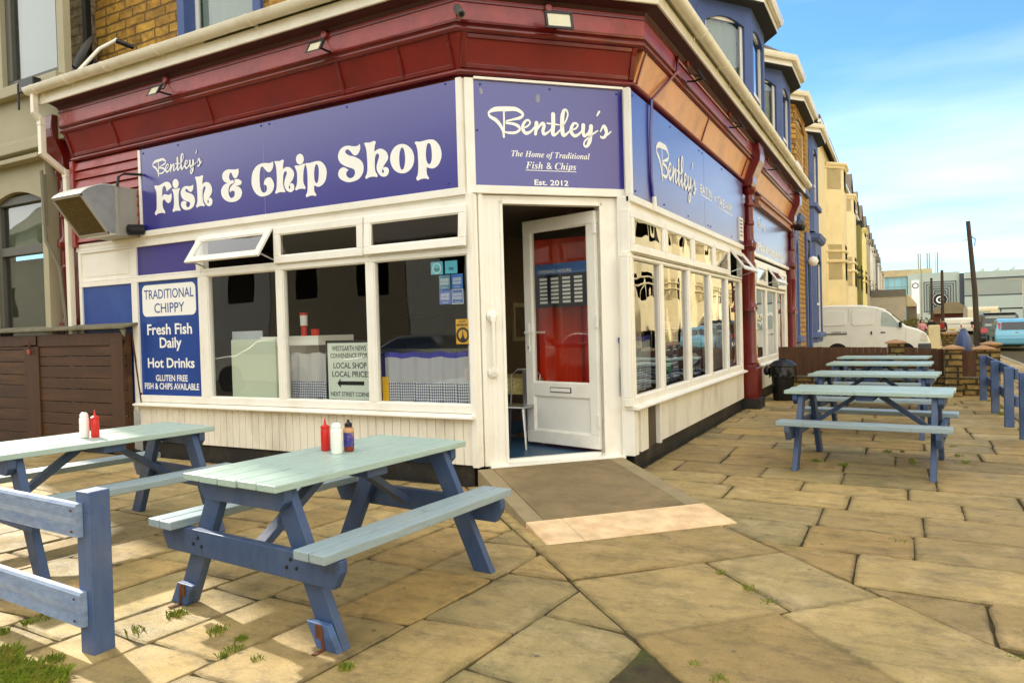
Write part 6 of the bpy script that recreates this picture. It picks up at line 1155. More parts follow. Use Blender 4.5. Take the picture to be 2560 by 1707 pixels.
# generic terraced house
RENDER = {}
def rend(col):
    if col not in RENDER: RENDER[col] = mk('render '+str(len(RENDER)), srgb(*col), .75, .06, 1.2, dirt=srgb(*[int(c*.8) for c in col]), dirt_scale=1.5, dirt_amt=.35, bump=.1, bscale=20, coords='World')
    return RENDER[col]
def FX(u, o, z): return (12.6-o, u, z)
def FT(u, o, z): return (-.55+o, u, z)
def terrace(name, label, F, u0, u1, col, ez, bays, zs=((1.0, 3.15), (4.7, 7.1)), trimcol=None, gable=None, door=None, group=None, curtain=True, back=0., front=.7, cornices=(3.9, 4.35), cant=None, arch=.0, chimney=True, plain=False, rowtop=None):
    t = thing(name, label, 'house', F((u0+u1)/2, 0, 0), 0, group); wm_ = rend(col); tm = rend(trimcol) if trimcol else wm_
    m = MB(); ops = []
    if door: ops.append((door, door+.9, .05, 2.4))
    for (a, b) in (plain or []): ops += [(a, b, c, d) for c, d in zs]
    wall_open(m, F, u0, u1, -.1, ez, ops, .3); m.box(u0, u1, -8, -7.8, -.1, ez, F); m.box(u0, u0+.2, -8, -.3, -.1, ez, F); m.box(u1-.2, u1, -8, -.3, -.1, ez, F); m.build('wall', wm_, t)
    for (a, b) in (plain or []):
        for c, d in zs: hwin(t, F, a, b, c, d, -.1, CREAM, .4, curtain)
    if door:
        m = MB(); m.box(door, door+.9, -.2, -.14, .05, 2.0, F); m.box(door, door+.9, -.2, -.15, 2.05, 2.4, F); m.build('door', tm, t)
    for (a, b) in bays:
        w = bay(t, wm_, back, front, a, b, -.1, ez-.05 if rowtop is None else rowtop, list(zs), trim=tm, arch=arch, frame=WHITE, F0=F if F is FX else (lambda u, o, z: F(u, o, z)), canted=cant, eave=False, curtain=curtain)
        pth = [F(back_u, oo, 0)[:2] for back_u, oo in ((a-(cant or front-back), back), (a, front), (b, front), (b+(cant or front-back), back))]
        if F is FX: pth = pth[::-1]
        m = MB(); top = ez-.05 if rowtop is None else rowtop
        for z, h, d in ((cornices[0], .12, .08), (cornices[1], .1, .06), (top-.25, .1, .06), (top-.15, .15, .14)): m.sweep([(-.05, z), (d*.6, z), (d, z+h*.5), (d, z+h), (-.05, z+h)], pth, True)
        m.build('bay_cornice', tm, w, bevel=.01)
    m = MB(); rz = ez+2.6
    m.hexa([F(*p) for p in ((u0-.05, .35, ez-.05), (u1+.05, .35, ez-.05), (u1+.05, -4, rz), (u0-.05, -4, rz), (u0-.05, .35, ez+.08), (u1+.05, .35, ez+.08), (u1+.05, -4, rz+.12), (u0-.05, -4, rz+.12))]); m.hexa([F(*p) for p in ((u0-.05, -8.2, ez-.05), (u1+.05, -8.2, ez-.05), (u1+.05, -4, rz), (u0-.05, -4, rz), (u0-.05, -8.2, ez+.08), (u1+.05, -8.2, ez+.08), (u1+.05, -4, rz+.12), (u0-.05, -4, rz+.12))])
    rf = m.build('roof', TILE, t)
    m = MB(); m.box(u0, u1, .26, .36, ez-.16, ez-.02, F); m.build('eaves_gutter', GUTTER, rf)
    if chimney:
        m = MB(); m.box(u1-.5, u1+.3, -1.6, -.7, ez, ez+2.5, F); m.box(u1-.56, u1+.36, -1.66, -.64, ez+2.5, ez+2.62, F); ch = m.build('chimney', STONE_P, rf); m = MB()
        for q in (.2, .55): m.lathe([(.1, 0), (.09, .35), (.0, .36)], F(u1-.5+q, -1.15, ez+2.62), 10)
        m.build('chimney_pot', mk('terracotta pot', srgb(176, 96, 56), .8) if 'terracotta pot' not in MATS else MATS['terracotta pot'], ch)
    if gable:
        m = MB(); a, b = gable; zt = ez+1.9; o = .25
        m.prism([(a, ez), (b, ez), ((a+b)/2, zt)], F, -1.5, o-.1); g = m.build('gable', rend((196, 176, 138)), rf)
        m = MB(); mid_ = (a+b)/2
        for s in (0, 1):
            e = a-.15 if s == 0 else b+.15; q = [(e, ez-.12), (mid_, zt+.02), (mid_, zt+.16), (e, ez+.02)]; m.prism(q, F, -1.6, o)
        m.build('gable_roof', TILE, g)
    return t
# stone and blue house next to the shop
sh = thing('stone_house', 'yellow stone house with blue painted bays next to the far end of the shop', 'house', (-.5, 16, 0))
F0h = lambda u, o, z: (.0+o, u, z)
m = MB(); wall_open(m, F0h, 13.45, 16.75, -.1, 6.7, [(15.6, 16.35, .1, 3.6)], .5, .3); m.box(-8, -.56, 12.25, 20.3, -.1, 7.1); m.box(-8, -.85, 20.1, 20.3, -.1, 7.1); m.build('wall', STONE_Y, sh)
m = MB(); frame_bars(m, F0h, 15.42, 16.53, .0, 3.8, .18, -.2, .06); m.build('door_surround', BLUE_H, sh, bevel=.01); m = MB(); m.box(15.6, 16.35, -.3, -.24, .1, 2.6, F0h); m.build('door', WHITE, sh)
m = MB(); m.lathe([(.0, -.14), (.1, -.1), (.14, 0), (.1, .1), (.0, .14)], (.2, 15.5, 3.0), 14); m.build('porch_lamp', mk('opal globe', srgb(240, 240, 232), .3), sh, smooth=60)
w = bay(sh, BLUE_H, -.55, .10, 12.65, 13.35, .75, 3.72, [(1.05, 3.35)], sill=BLUE_H, canted=.45, eave=False, arch=.3); m = MB(); m.sweep([(-.1, 3.72), (.06, 3.72), (.12, 3.8), (.15, 3.92), (-.1, 3.98)], [(-.55, 12.2), (.10, 12.65), (.10, 13.35), (-.55, 13.8)], True); m.build('bay_cornice', BLUE_H, w)
w = bay(sh, BLUE_H, -.55, .10, 17.3, 19.0, .75, 3.72, [(1.05, 3.4)], sill=BLUE_H, canted=.8, eave=False, arch=.3); m = MB(); m.sweep([(-.1, 3.72), (.06, 3.72), (.12, 3.8), (.15, 3.92), (-.1, 3.98)], [(-.55, 16.5), (.10, 17.3), (.10, 19.0), (-.55, 19.8)], True); m.build('bay_cornice', BLUE_H, w)
w = bay(sh, STONE_Y, -.55, .06, 13.45, 15.5, 3.95, 6.72, [(4.85, 6.5)], roof=TILE, sill=BLUE_H, canted=.8)
w = bay(sh, BLUE_H, -.55, .08, 17.2, 18.6, 4.0, 6.8, [(4.85, 6.5)], roof=TILE, sill=BLUE_H, canted=.8)
m = MB(); m.hexa([FT(*p) for p in ((12.2, .3, 7.05), (20.5, .3, 7.05), (20.5, -4, 9.4), (12.2, -4, 9.4), (12.2, .3, 7.15), (20.5, .3, 7.15), (20.5, -4, 9.5), (12.2, -4, 9.5))]); m.build('roof', TILE, sh)
m = MB(); m.box(12.6, 13.2, -1.4, -.7, 7.3, 9.0, FT); m.build('chimney', STONE_Y, sh)
# cream, olive, yellow and further houses of the row
cr = terrace('bay_house', 'cream rendered bay-fronted house beyond the white van, first after the side lane', FT, 23., 33.2, (232, 212, 160), 8.75, [(29.5, 31.0)], back=-.05, front=.68, rowtop=8.25, cant=.8, chimney=True, plain=[(24.5, 25.6)])
terrace('bay_house', 'second cream bay-fronted house, between the first cream one and the olive one', FT, 33.25, 41.4, (238, 220, 172), 8.6, [(36.9, 38.9)], back=-.05, front=.68, rowtop=8.0, cant=.8)
terrace('bay_house', 'olive green bay-fronted house with black cornices in the row', FT, 41.45, 47.2, (124, 118, 50), 8.4, [(43.6, 45.6)], back=-.05, front=.68, rowtop=7.4, trimcol=(52, 50, 44), cant=.6, gable=(42, 46.8))
terrace('bay_house', 'pale yellow bay-fronted house beyond the olive one', FT, 47.25, 54.4, (240, 226, 150), 8.3, [(49.6, 52.4)], back=-.05, front=.68, rowtop=7.6, cant=.6, gable=(48, 54))
cols = [((168, 160, 140), 'grey rendered'), ((226, 222, 208), 'off white'), ((206, 200, 184), 'pale grey'), ((120, 114, 100), 'dark grey'), ((232, 226, 212), 'white rendered'), ((200, 186, 150), 'buff'), ((216, 206, 190), 'stone coloured'), ((190, 150, 90), 'ochre'), ((222, 216, 200), 'last pale')]
y = 54.5
for i, (c, nm_) in enumerate(cols):
    L = 7.0; terrace('bay_house', ['grey rendered bay house just beyond the pale yellow one', 'off white bay house two beyond the pale yellow one', 'pale grey bay house with dark gable, far down the row', 'dark grey bay house far down the row', 'white rendered bay house beyond the dark grey one', 'buff bay house near the far end of the row', 'stone coloured bay house near the far end of the row', 'ochre bay house second from the far end of the row', 'pale bay house at the far end of the row'][i], FT, y, y+L-.05, c, 8.3, [(y+2.4, y+4.4)], back=-.05, front=.68, rowtop=7.5, cant=.6, gable=(y+1, y+6), curtain=False, group='far terraced houses'); y += L
# cream terrace across the road: seen in the street side windows
accol = [(236, 218, 168), (240, 226, 184), (228, 206, 150), (236, 222, 176), (240, 230, 200), (226, 210, 164), (238, 220, 170)]
for i in range(10):
    u = -4+i*7.98; terrace('terraced_house', 'cream terraced house across the road, mirrored in the street side windows', FX, u, u+7.96, accol[i % 7], 8.6, [(u+1.6, u+3.2)], back=.0, front=.75, rowtop=8.1, cant=.75, plain=[(u+5.6, u+6.8)], group='terraced houses across the road', curtain=True)
# buildings across the front street behind the camera: mirrored in the left windows
def FB(u, o, z): return (-u, -19+o, z)
for i in range(6):
    u = 0+i*8
    t = thing('terraced_house', 'stone terraced house across the front street, mirrored in the left hand windows', 'house', FB(u+4, 0, 0), 0, 'terraced houses across the front street'); m = MB(); wall_open(m, FB, u, u+7.95, -.1, 8.2, [(u+1, u+2.6, 1, 3), (u+1, u+2.6, 4.8, 6.9), (u+5, u+6.2, 1, 3), (u+5, u+6.2, 4.8, 6.9)], .3); m.box(u, u+7.95, -6, -5.7, -.1, 8.2, FB); m.build('wall', rend(((150, 132, 96), (196, 186, 160), (140, 120, 84), (170, 160, 140), (186, 174, 140), (160, 146, 112))[i]), t)
    for a, b in ((u+1, u+2.6), (u+5, u+6.2)):
        for c, d in ((1, 3), (4.8, 6.9)): hwin(t, FB, a, b, c, d, -.1, CREAM, .5, True)
    m = MB(); m.hexa([FB(*p) for p in ((u, .3, 8.1), (u+8, .3, 8.1), (u+8, -3, 10.2), (u, -3, 10.2), (u, .3, 8.2), (u+8, .3, 8.2), (u+8, -3, 10.3), (u, -3, 10.3))]); m.build('roof', TILE, t)
# ------------------------------------------------------------------ things inside the shop
SHEER = bpy.data.materials.new('sheer net'); SHEER.use_nodes = True; _n = SHEER.node_tree.nodes; _l = SHEER.node_tree.links
_tr = _n.new('ShaderNodeBsdfTransparent'); _mx = _n.new('ShaderNodeMixShader'); _mx.inputs[0].default_value = .62; _l.new(_tr.outputs[0], _mx.inputs[1]); _l.new(_n['Principled BSDF'].outputs[0], _mx.inputs[2]); _l.new(_mx.outputs[0], _n['Material Output'].inputs[0])
_n['Principled BSDF'].inputs['Base Color'].default_value = srgb(226, 226, 226); _n['Principled BSDF'].inputs['Roughness'].default_value = .9
GING = bpy.data.materials.new('blue gingham'); GING.use_nodes = True; _n = GING.node_tree.nodes; _l = GING.node_tree.links; _g = _n.new('ShaderNodeNewGeometry'); _s = _n.new('ShaderNodeSeparateXYZ'); _l.new(_g.outputs['Position'], _s.inputs[0])
def _band(sock):
    a = _n.new('ShaderNodeMath'); a.operation = 'MULTIPLY'; a.inputs[1].default_value = 38; _l.new(sock, a.inputs[0]); b = _n.new('ShaderNodeMath'); b.operation = 'FRACT'; _l.new(a.outputs[0], b.inputs[0]); c = _n.new('ShaderNodeMath'); c.operation = 'GREATER_THAN'; c.inputs[1].default_value = .5; _l.new(b.outputs[0], c.inputs[0]); return c.outputs[0]
_a1 = _n.new('ShaderNodeMath'); _a1.operation = 'ADD'; _l.new(_s.outputs[0], _a1.inputs[0]); _l.new(_s.outputs[1], _a1.inputs[1])
_ad = _n.new('ShaderNodeMath'); _ad.operation = 'ADD'; _l.new(_band(_a1.outputs[0]), _ad.inputs[0]); _l.new(_band(_s.outputs[2]), _ad.inputs[1]); _dv = _n.new('ShaderNodeMath'); _dv.operation = 'DIVIDE'; _dv.inputs[1].default_value = 2; _l.new(_ad.outputs[0], _dv.inputs[0])
_cm = _n.new('ShaderNodeMix'); _cm.data_type = 'RGBA'; _cm.inputs[6].default_value = srgb(226, 228, 230); _cm.inputs[7].default_value = srgb(24, 34, 84); _l.new(_dv.outputs[0], _cm.inputs[0]); _l.new(_cm.outputs[2], _n['Principled BSDF'].inputs['Base Color']); _n['Principled BSDF'].inputs['Roughness'].default_value = .9
def cafe_curtain(label, F, u0, u1, z0, z1, o, split, ribbon=True):
    t = thing('cafe_curtain', label, 'curtain', F((u0+u1)/2, o, z0), 0, 'cafe curtains'); n = int((u1-u0)/.014); rc = random.Random(int(abs(u0)*100)); ph = rc.random()*6
    def row(z): return [F(u0+(u1-u0)*i/n, o-.03+.016*math.sin(i*.55+ph+.5*math.sin(i*.13)+(z1-z)*1.2)+.006*math.sin(i*.21)*(z1-z)*3, z+.008*math.sin(i*.3)) for i in range(n+1)]
    def strip(name, za, zb, mat):
        m = MB(); a, b = row(za), row(zb); s = len(m.v); m.v += a+b
        for i in range(n): m.face((s+i, s+i+1, s+n+2+i, s+n+1+i))
        m.build(name, mat, t, smooth=80)
    strip('gingham_hem', z0, split, GING); strip('net', split, z1-.05, SHEER); strip('header_tape', z1-.05, z1, mk('blue ribbon', srgb(66, 64, 160), .7) if ribbon and 'blue ribbon' not in MATS else (MATS['blue ribbon'] if ribbon else SHEER))
cafe_curtain('white net curtain with gingham hem and blue ribbon in the right hand front window', FL, -2.19, -1.15, .74, 1.215, -.05, .925)
cafe_curtain('short net curtain with gingham hem left of the black arrow sign', FL, -3.47, -2.98, .74, 1.215, -.10, .92, False)
cafe_curtain('net curtain with gingham hem in the first street side window', FR, 1.0, 1.98, .74, 1.30, -.09, 1.0)
cafe_curtain('net curtain with gingham hem in the fourth and fifth street side windows', FR, 4.3, 6.25, .74, 1.30, -.09, .98)
cafe_curtain('net curtain with gingham hem in the windows beyond the first maroon column', FR, 7.75, 11.2, .74, 1.28, -.09, .98)
cab = thing('white_cabinet', 'pale white cabinet standing close behind the left hand front window', 'cabinet', (-4.05, .4, .2)); PALEG = mk('pale cabinet', srgb(214, 224, 200), .5, .03)
m = MB(); m.box(-4.39, -3.70, .12, .16, .3, 1.375); m.build('back_panel', PALEG, cab, bevel=.003); m = MB(); m.box(-4.38, -3.62, .16, .7, .22, 1.36); m.box(-3.95, -3.1, .14, .7, 1.30, 1.40); m.build('cabinet_body', WHITE, cab, bevel=.004)
m = MB(); m.box(-4.46, -3.98, .2, .21, 1.0, 1.47); m.build('upright_sheet', mk('pale sheet', srgb(190, 196, 200), .6), cab)
cup = thing('cup_stack', 'red and white cup dispenser on the counter behind the middle front window', 'dispenser', (-3.42, .3, 1.4)); m = MB(); m.lathe([(.045, 0), (.03, .01), (.03, .1), (.04, .11)], (-3.4, .25, 1.4), 16); m.lathe([(.042, .22), (.042, .25), (.0, .252)], (-3.4, .25, 1.4), 16); m.build('red_stand', RED, cup, smooth=40); m = MB(); m.lathe([(.038, .11), (.04, .22)], (-3.4, .25, 1.4), 16); m.build('cups', WHT, cup, smooth=40)
tub = thing('sauce_tub', 'small red tub beside the cup dispenser on the counter', 'tub', (-3.25, .3, 1.4)); m = MB(); m.lathe([(.04, 0), (.045, .07), (.0, .072)], (-3.27, .28, 1.4), 16); m.build('tub', RED, tub, smooth=40)
cn = thing('counter', 'dark violet serving counter across the room behind the front windows', 'counter', (-3.4, 1.9, .2)); m = MB(); m.box(-5.3, -2.4, 1.7, 2.2, .2, 1.15); m.build('counter_front', BLUE_V, cn); m = MB(); m.box(-5.35, -2.35, 1.62, 2.25, 1.15, 1.2); m.build('counter_top', STEEL, cn, bevel=.005)
mb_ = thing('range_hood', 'steel frying range with a hood along the back wall of the shop', 'frying range', (-3.9, 4.8, .2)); m = MB(); m.box(-5.3, -2.6, 4.6, 5.4, .2, 1.2); m.build('range', STEEL, mb_, bevel=.01); m = MB(); m.hexa([(-5.3, 4.5, 1.7), (-2.6, 4.5, 1.7), (-2.6, 5.6, 1.7), (-5.3, 5.6, 1.7), (-5.1, 4.9, 2.5), (-2.8, 4.9, 2.5), (-2.8, 5.6, 2.5), (-5.1, 5.6, 2.5)]); m.build('hood', STEEL, mb_)
yf = thing('wet_floor_sign', 'yellow folded sign at the left foot of the right hand front window', 'sign', (-2.17, .12, .72)); m = MB(); m.box(-2.205, -2.13, .06, .075, .72, .98); m.build('panel', mk('yellow plastic', srgb(230, 180, 20), .4), yf)
fr = thing('drinks_fridge', 'tall red drinks fridge seen through the glass of the open door', 'fridge', (-.92, 1.8, .2)); FRED = mk('red fridge', srgb(224, 50, 10), .3, .2, 3, stretch=(8, 1, .3), coat=.4)
m = MB(); m.box(-1.24, -.60, 1.45, 2.05, .22, 2.36); m.build('cabinet_body', FRED, fr, bevel=.01); m = MB(); frame_bars(m, lambda u, o, z: (u, 1.45-o, z), -1.2, -.64, .5, 2.0, .03, 0, .015); m.build('door_trim', mk('dark red trim', srgb(150, 20, 10), .3), fr)
ch = thing('metal_chair', 'grey metal cafe chair just inside the open door', 'chair', (-1.25, 1.05, .2)); m = MB(); m.box(-.17, .17, -.17, .17, .40, .425); m.build('seat', STEEL, ch, bevel=.02, local=True)
for sx in (-1, 1):
    for sy in (-1, 1): m = MB(); m.tube([(sx*.20, sy*.20, 0), (sx*.15, sy*.15, .40)], [.012, .02], 8); m.build('leg', STEEL, ch, smooth=40, local=True)
m = MB(); m.tube([(-.16, .17, .41), (-.17, .22, .72), (-.1, .23, .78), (.1, .23, .78), (.17, .22, .72), (.16, .17, .41)], .011, 8); m.box(-.03, .03, .2, .21, .42, .78); m.build('backrest', STEEL, ch, smooth=40, local=True)
tb = thing('cafe_table', 'small cafe table with a yellow checked cloth inside the doorway', 'table', (-1.5, 1.75, .2)); m = MB(); m.box(-.35, .35, -.35, .35, .64, .67); m.build('tabletop', WHITE, tb, local=True); m = MB(); m.box(-.36, .36, -.36, .36, .67, .675); m.box(-.36, .36, -.365, -.36, .5, .675); m.box(.36, .365, -.36, .36, .5, .675); m.build('cloth', mk('yellow check cloth', srgb(196, 178, 110), .9, .5, 30), tb, local=True)
m = MB(); m.lathe([(.2, 0), (.03, .03), (.03, .64)], (0, 0, 0), 16); m.build('pedestal', STEEL, tb, local=True)
pf = thing('picture_frame', 'pale framed picture on the dark wall seen through the doorway', 'picture', (-2.19, 3.1, 1.5)); m = MB(); frame_bars(m, lambda u, o, z: (-2.2+o, u, z), 2.75, 3.55, 1.25, 1.75, .05, 0, .03); m.build('frame', mk('pale wood', srgb(150, 138, 112), .6), pf); m = MB(); m.box(-2.2, -2.19, 2.8, 3.5, 1.3, 1.7); m.build('print', mk('dark print', srgb(80, 62, 48), .6, .5, 6), pf)
# ------------------------------------------------------------------ vehicles
TYRE = mk('tyre rubber', srgb(24, 24, 24), .85, .15, 10); RIM = mk('wheel rim', srgb(150, 150, 148), .35, .1, 5, metal=.8); REDL = mk('red lamp lens', srgb(190, 20, 14), .2, .1, 10, coat=.5); CLEARL = mk('clear lamp lens', srgb(225, 222, 205), .15, .1, 8, coat=.5); PLY = mk('yellow plate', srgb(236, 190, 30), .4)
VG = mk('dark vehicle glass', srgb(26, 32, 34), .08, .2, 2, coat=.6); VGL = mk('pale vehicle glass', srgb(150, 164, 150), .1, .15, 2, coat=.6)
def vehicle(name, label, cat, x, y, rz, prof, W, paint, wheels, wr=.27, belt=.75, tumble=.84, group=None):
    """body from a side profile (l, z): each outline point gets its own half width, narrower above the waist"""
    t = thing(name, label, cat, (x, y, 0), rz, group); m = MB(); k = len(prof)
    zt = max(p[1] for p in prof)
    def hw(z): return W/2*(1 if z <= belt else 1-(1-tumble)*(z-belt)/(zt-belt))*(.97 if z < .25 else 1)
    m.v += [(l, -hw(z), z) for l, z in prof]+[(l, hw(z), z) for l, z in prof]; m.face(range(k)); m.face(range(2*k-1, k-1, -1))
    for i in range(k): j = (i+1) % k; m.face((i, j, k+j, k+i))
    m.build('body', paint, t, bevel=.05, seg=3, smooth=50, local=True)
    for lx in wheels:
        for s in (-1, 1):
            yy = s*(W/2-.09); m = MB(); m.lathe([(wr*.55, -.09), (wr*.92, -.09), (wr, -.06), (wr, .06), (wr*.92, .09), (wr*.55, .09)], (0, 0, 0), 24, lambda a, b, c, lx=lx, yy=yy: (lx+a, yy+c, wr+b)); w = m.build('wheel', TYRE, t, smooth=40, local=True)
            m = MB(); m.lathe([(.02, .0), (wr*.5, .02), (wr*.6, .05), (wr*.6, -.05)], (0, 0, 0), 20, lambda a, b, c, lx=lx, yy=yy, s=s: (lx+a, yy+s*(.05+c), wr+b)); m.build('rim', RIM, w, smooth=40, local=True)
            m = MB(); m.lathe([(wr*1.22, -.01), (wr*1.22, .012), (.0, .0121)], (0, 0, 0), 28, lambda a, b, c, lx=lx, s=s, W=W: (lx+a, s*(W/2-.006+c), wr+.01+b)); m.build('wheel_arch', DARK, t, local=True)
    return t, hw
def panel(t, name, mat, pts, off=.006):
    """flat glass or lamp panel on the vehicle from points in its local frame, given a little thickness"""
    P = [Vector(p) for p in pts]; n = (P[1]-P[0]).cross(P[2]-P[0]).normalized(); m = MB(); k = len(P); m.v += [tuple(p-n*.02) for p in P]+[tuple(p+n*off) for p in P]; m.face(range(k-1, -1, -1)); m.face(range(k, 2*k))
    for i in range(k): j = (i+1) % k; m.face((i, j, k+j, k+i))
    return m.build(name, mat, t, bevel=.004, local=True)
WPAINT = mk('white van paint', srgb(232, 232, 222), .3, .03, 1.5, coat=.4, dirt=srgb(200, 194, 172), dirt_amt=.3)
vn, hw = vehicle('white_van', 'plain white panel van parked side-on across the lane behind the yard fence', 'van', 0, 21.75, 0, [(-.55, .18), (-.58, .5), (-.56, 1.6), (-.48, 1.86), (.2, 1.89), (1.1, 1.87), (1.52, 1.80), (1.78, 1.72), (2.02, 1.52), (2.40, 1.14), (2.75, 1.03), (2.98, .88), (3.06, .66), (3.07, .42), (3.04, .2)], 1.36, WPAINT, (.36, 2.33), .27, .95, .90)
ys = lambda z: -hw(z)-.002
def sidepanel(name, mat, pts, off=.006): return panel(vn, name, mat, [(l, ys(z), z) for l, z in pts], off)
sidepanel('side_window', VGL, [(1.67, 1.17), (2.24, 1.10), (2.2, 1.2), (2.02, 1.44), (1.86, 1.60), (1.70, 1.63)])
m = MB(); 
for a, b in (((1.57, .32), (1.57, 1.72)), ((2.36, .5), (2.40, 1.1)), ((.72, .32), (.72, 1.76)), ((-.52, .62), (2.9, .62))): m.bar((a[0], ys(a[1])+.004, a[1]), (b[0], ys(b[1])+.004, b[1]), .008, .008, (1, 0, 0))
m.build('door_seam', mk('seam grey', srgb(150, 148, 136), .6), vn, local=True)
for a, b in ((.80, 1.46), (-.5, .62)):
    m = MB(); q = [(a+.06, 1.2), (b-.06, 1.2), (b, 1.26), (b, 1.64), (b-.06, 1.70), (a+.06, 1.70), (a, 1.64), (a, 1.26)]; sidepanel('pressed_panel', WPAINT, q, .010)
m = MB(); m.box(1.66, 1.80, ys(.95)-.012, ys(.95)+.01, .93, .965); m.box(1.37, 1.41, ys(.95)-.012, ys(.95)+.01, .88, .99); m.build('handle', BLACKM, vn, local=True)
m = MB(); m.box(-.5, .66, ys(.9)-.008, ys(.9)+.01, .90, .935); m.build('side_strip', BLACKM, vn, local=True)
m = MB(); text(m, 'CARRY 1.3', lambda u, o, z: (u, ys(.98)-.006, z), 0, .18, .64, .955, .05, .02); m.build('lettering', BLACKT, vn, local=True)
m = MB(); m.box(2.19, 2.28, ys(1.2)-.13, ys(1.2)-.02, 1.1, 1.28); m.build('mirror', BLACKM, vn, bevel=.02, local=True)
sidepanel('headlight', CLEARL, [(2.78, .68), (3.0, .66), (2.98, .86), (2.86, .93)], .02); m = MB(); m.box(2.72, 3.10, ys(.3)-.02, -ys(.3)+.02, .2, .58); m.build('bumper', mk('grey bumper', srgb(70, 72, 74), .6), vn, bevel=.05, local=True)
panel(vn, 'windscreen', VG, [(1.84, -.5, 1.69), (1.84, .5, 1.69), (2.36, .58, 1.18), (2.36, -.58, 1.18)][::-1], .01)
m = MB(); m.bar((2.0, ys(1.5)+.02, 1.55), (2.3, ys(1.2)+.03, 1.25), .02, .02); m.build('pillar_trim', BLACKM, vn, local=True)
# light blue hatchback, rear towards us
LBP = mk('light blue car paint', srgb(104, 176, 208), .25, .04, 1.5, coat=.6)
hb, hw = vehicle('blue_hatchback', 'small light blue hatchback parked at the kerb with its yellow rear plate showing', 'car', 6.22, 28.5, PI/2, [(-.0, .26), (-.06, .45), (-.05, .62), (.03, .72), (.10, .80), (.30, 1.14), (.42, 1.20), (1.0, 1.26), (1.7, 1.22), (2.35, .86), (3.0, .74), (3.3, .6), (3.32, .28), (3.2, .2), (.1, .2)], 1.46, LBP, (.52, 2.6), .26, .66, .78)
panel(hb, 'rear_window', VG, [(.11, -.50, .82), (.30, -.47, 1.12), (.30, .47, 1.12), (.11, .50, .82)], .012)
for s in (-1, 1): panel(hb, 'tail_light', REDL, ([(.05, s*.55, .62), (.07, s*.69, .62), (.32, s*.585, 1.10), (.26, s*.5, 1.08), (.11, s*.53, .82)] if s > 0 else [(.05, s*.55, .62), (.11, s*.53, .82), (.26, s*.5, 1.08), (.32, s*.585, 1.10), (.07, s*.69, .62)])[::-1], .03)
m = MB(); m.box(-.085, -.05, -.27, .27, .38, .50); m.build('number_plate', PLY, hb, local=True); m = MB(); text(m, 'YF52 OHA', lambda u, o, z: (-.0865, -u, z), 0, -.22, .22, .405, .06, .01); m.build('plate_text', BLACKT, hb, local=True)
m = MB(); m.lathe([(.05, 0), (.05, .012), (.0, .014)], (0, 0, 0), 16, lambda a, b, c: (.02-c, a, .70+b)); m.build('emblem', RIM, hb, local=True)
m = MB(); m.box(-.10, .12, -.72, .72, .24, .56); m.build('bumper', LBP, hb, bevel=.07, local=True)
for s in (-1, 1): panel(hb, 'side_window', VG, [(.55, s*hw(.82), .80), (2.1, s*hw(.82), .80), (1.65, s*hw(1.16), 1.14), (.62, s*hw(1.16), 1.14)][::-s], .004)
# dark people carrier
BKP = mk('dark car paint', srgb(44, 42, 40), .25, .06, 1.5, coat=.6)
pc, hw = vehicle('people_carrier', 'tall dark people carrier parked in front of the light blue hatchback', 'car', 6.15, 33., PI/2, [(0, .26), (-.04, .5), (.02, .78), (.1, 1.2), (.2, 1.42), (.5, 1.50), (1.6, 1.5), (2.3, 1.34), (2.9, .98), (3.6, .86), (3.8, .6), (3.8, .28), (3.6, .2), (.1, .2)], 1.56, BKP, (.65, 3.0), .3, .85, .84)
panel(pc, 'rear_window', VGL, [(.05, -.60, .92), (.17, -.56, 1.36), (.17, .56, 1.36), (.05, .60, .92)], .012); m = MB(); m.box(.25, 1.6, -.6, .6, 1.5, 1.53); m.build('roof_panel', mk('silver roof', srgb(190, 190, 186), .3), pc, bevel=.02, local=True)
for s in (-1, 1): panel(pc, 'tail_light', REDL, [(-.02, s*.5, .62), (.0, s*.76, .62), (.05, s*.74, .86), (.02, s*.5, .82)][::s], .03)
m = MB(); m.box(-.08, .1, -.78, .78, .26, .46); m.build('bumper', BKP, pc, bevel=.05, local=True)
for s in (-1, 1): m = MB(); m.box(2.15, 2.3, s*.78-.0, s*.98, .98, 1.14) if s > 0 else m.box(2.15, 2.3, -.98, -.78, .98, 1.14); m.build('mirror', BLACKM, pc, bevel=.03, local=True)
# motorhome and smaller vans
mh, hw = vehicle('motorhome', 'cream motorhome parked beyond the telegraph pole', 'motorhome', 7.9, 62., PI/2, [(0, .3), (-.02, 1.9), (.1, 2.1), (3.2, 2.12), (3.9, 2.0), (4.1, 1.7), (4.6, 1.3), (5.3, 1.0), (5.4, .4), (5.2, .25)], 2.1, mk('cream motorhome', srgb(222, 212, 184), .4, .05, 2), (1.0, 4.4), .3, 1.2, .97)
panel(mh, 'rear_window', VGL, [(-.03, -.5, 1.2), (-.03, -.5, 1.75), (-.03, .35, 1.75), (-.03, .35, 1.2)], .02)
m = MB(); m.box(-.06, 0, -.95, .95, 1.0, 1.03); m.box(-.06, 0, .4, .46, .5, 1.9); m.build('trim_line', GREYP, mh, local=True)
for s in (-1, 1): panel(mh, 'tail_light', REDL, [(-.03, s*.75, .6), (-.03, s*.75, .85), (-.03, s*.92, .85), (-.03, s*.92, .6)][::s], .03)
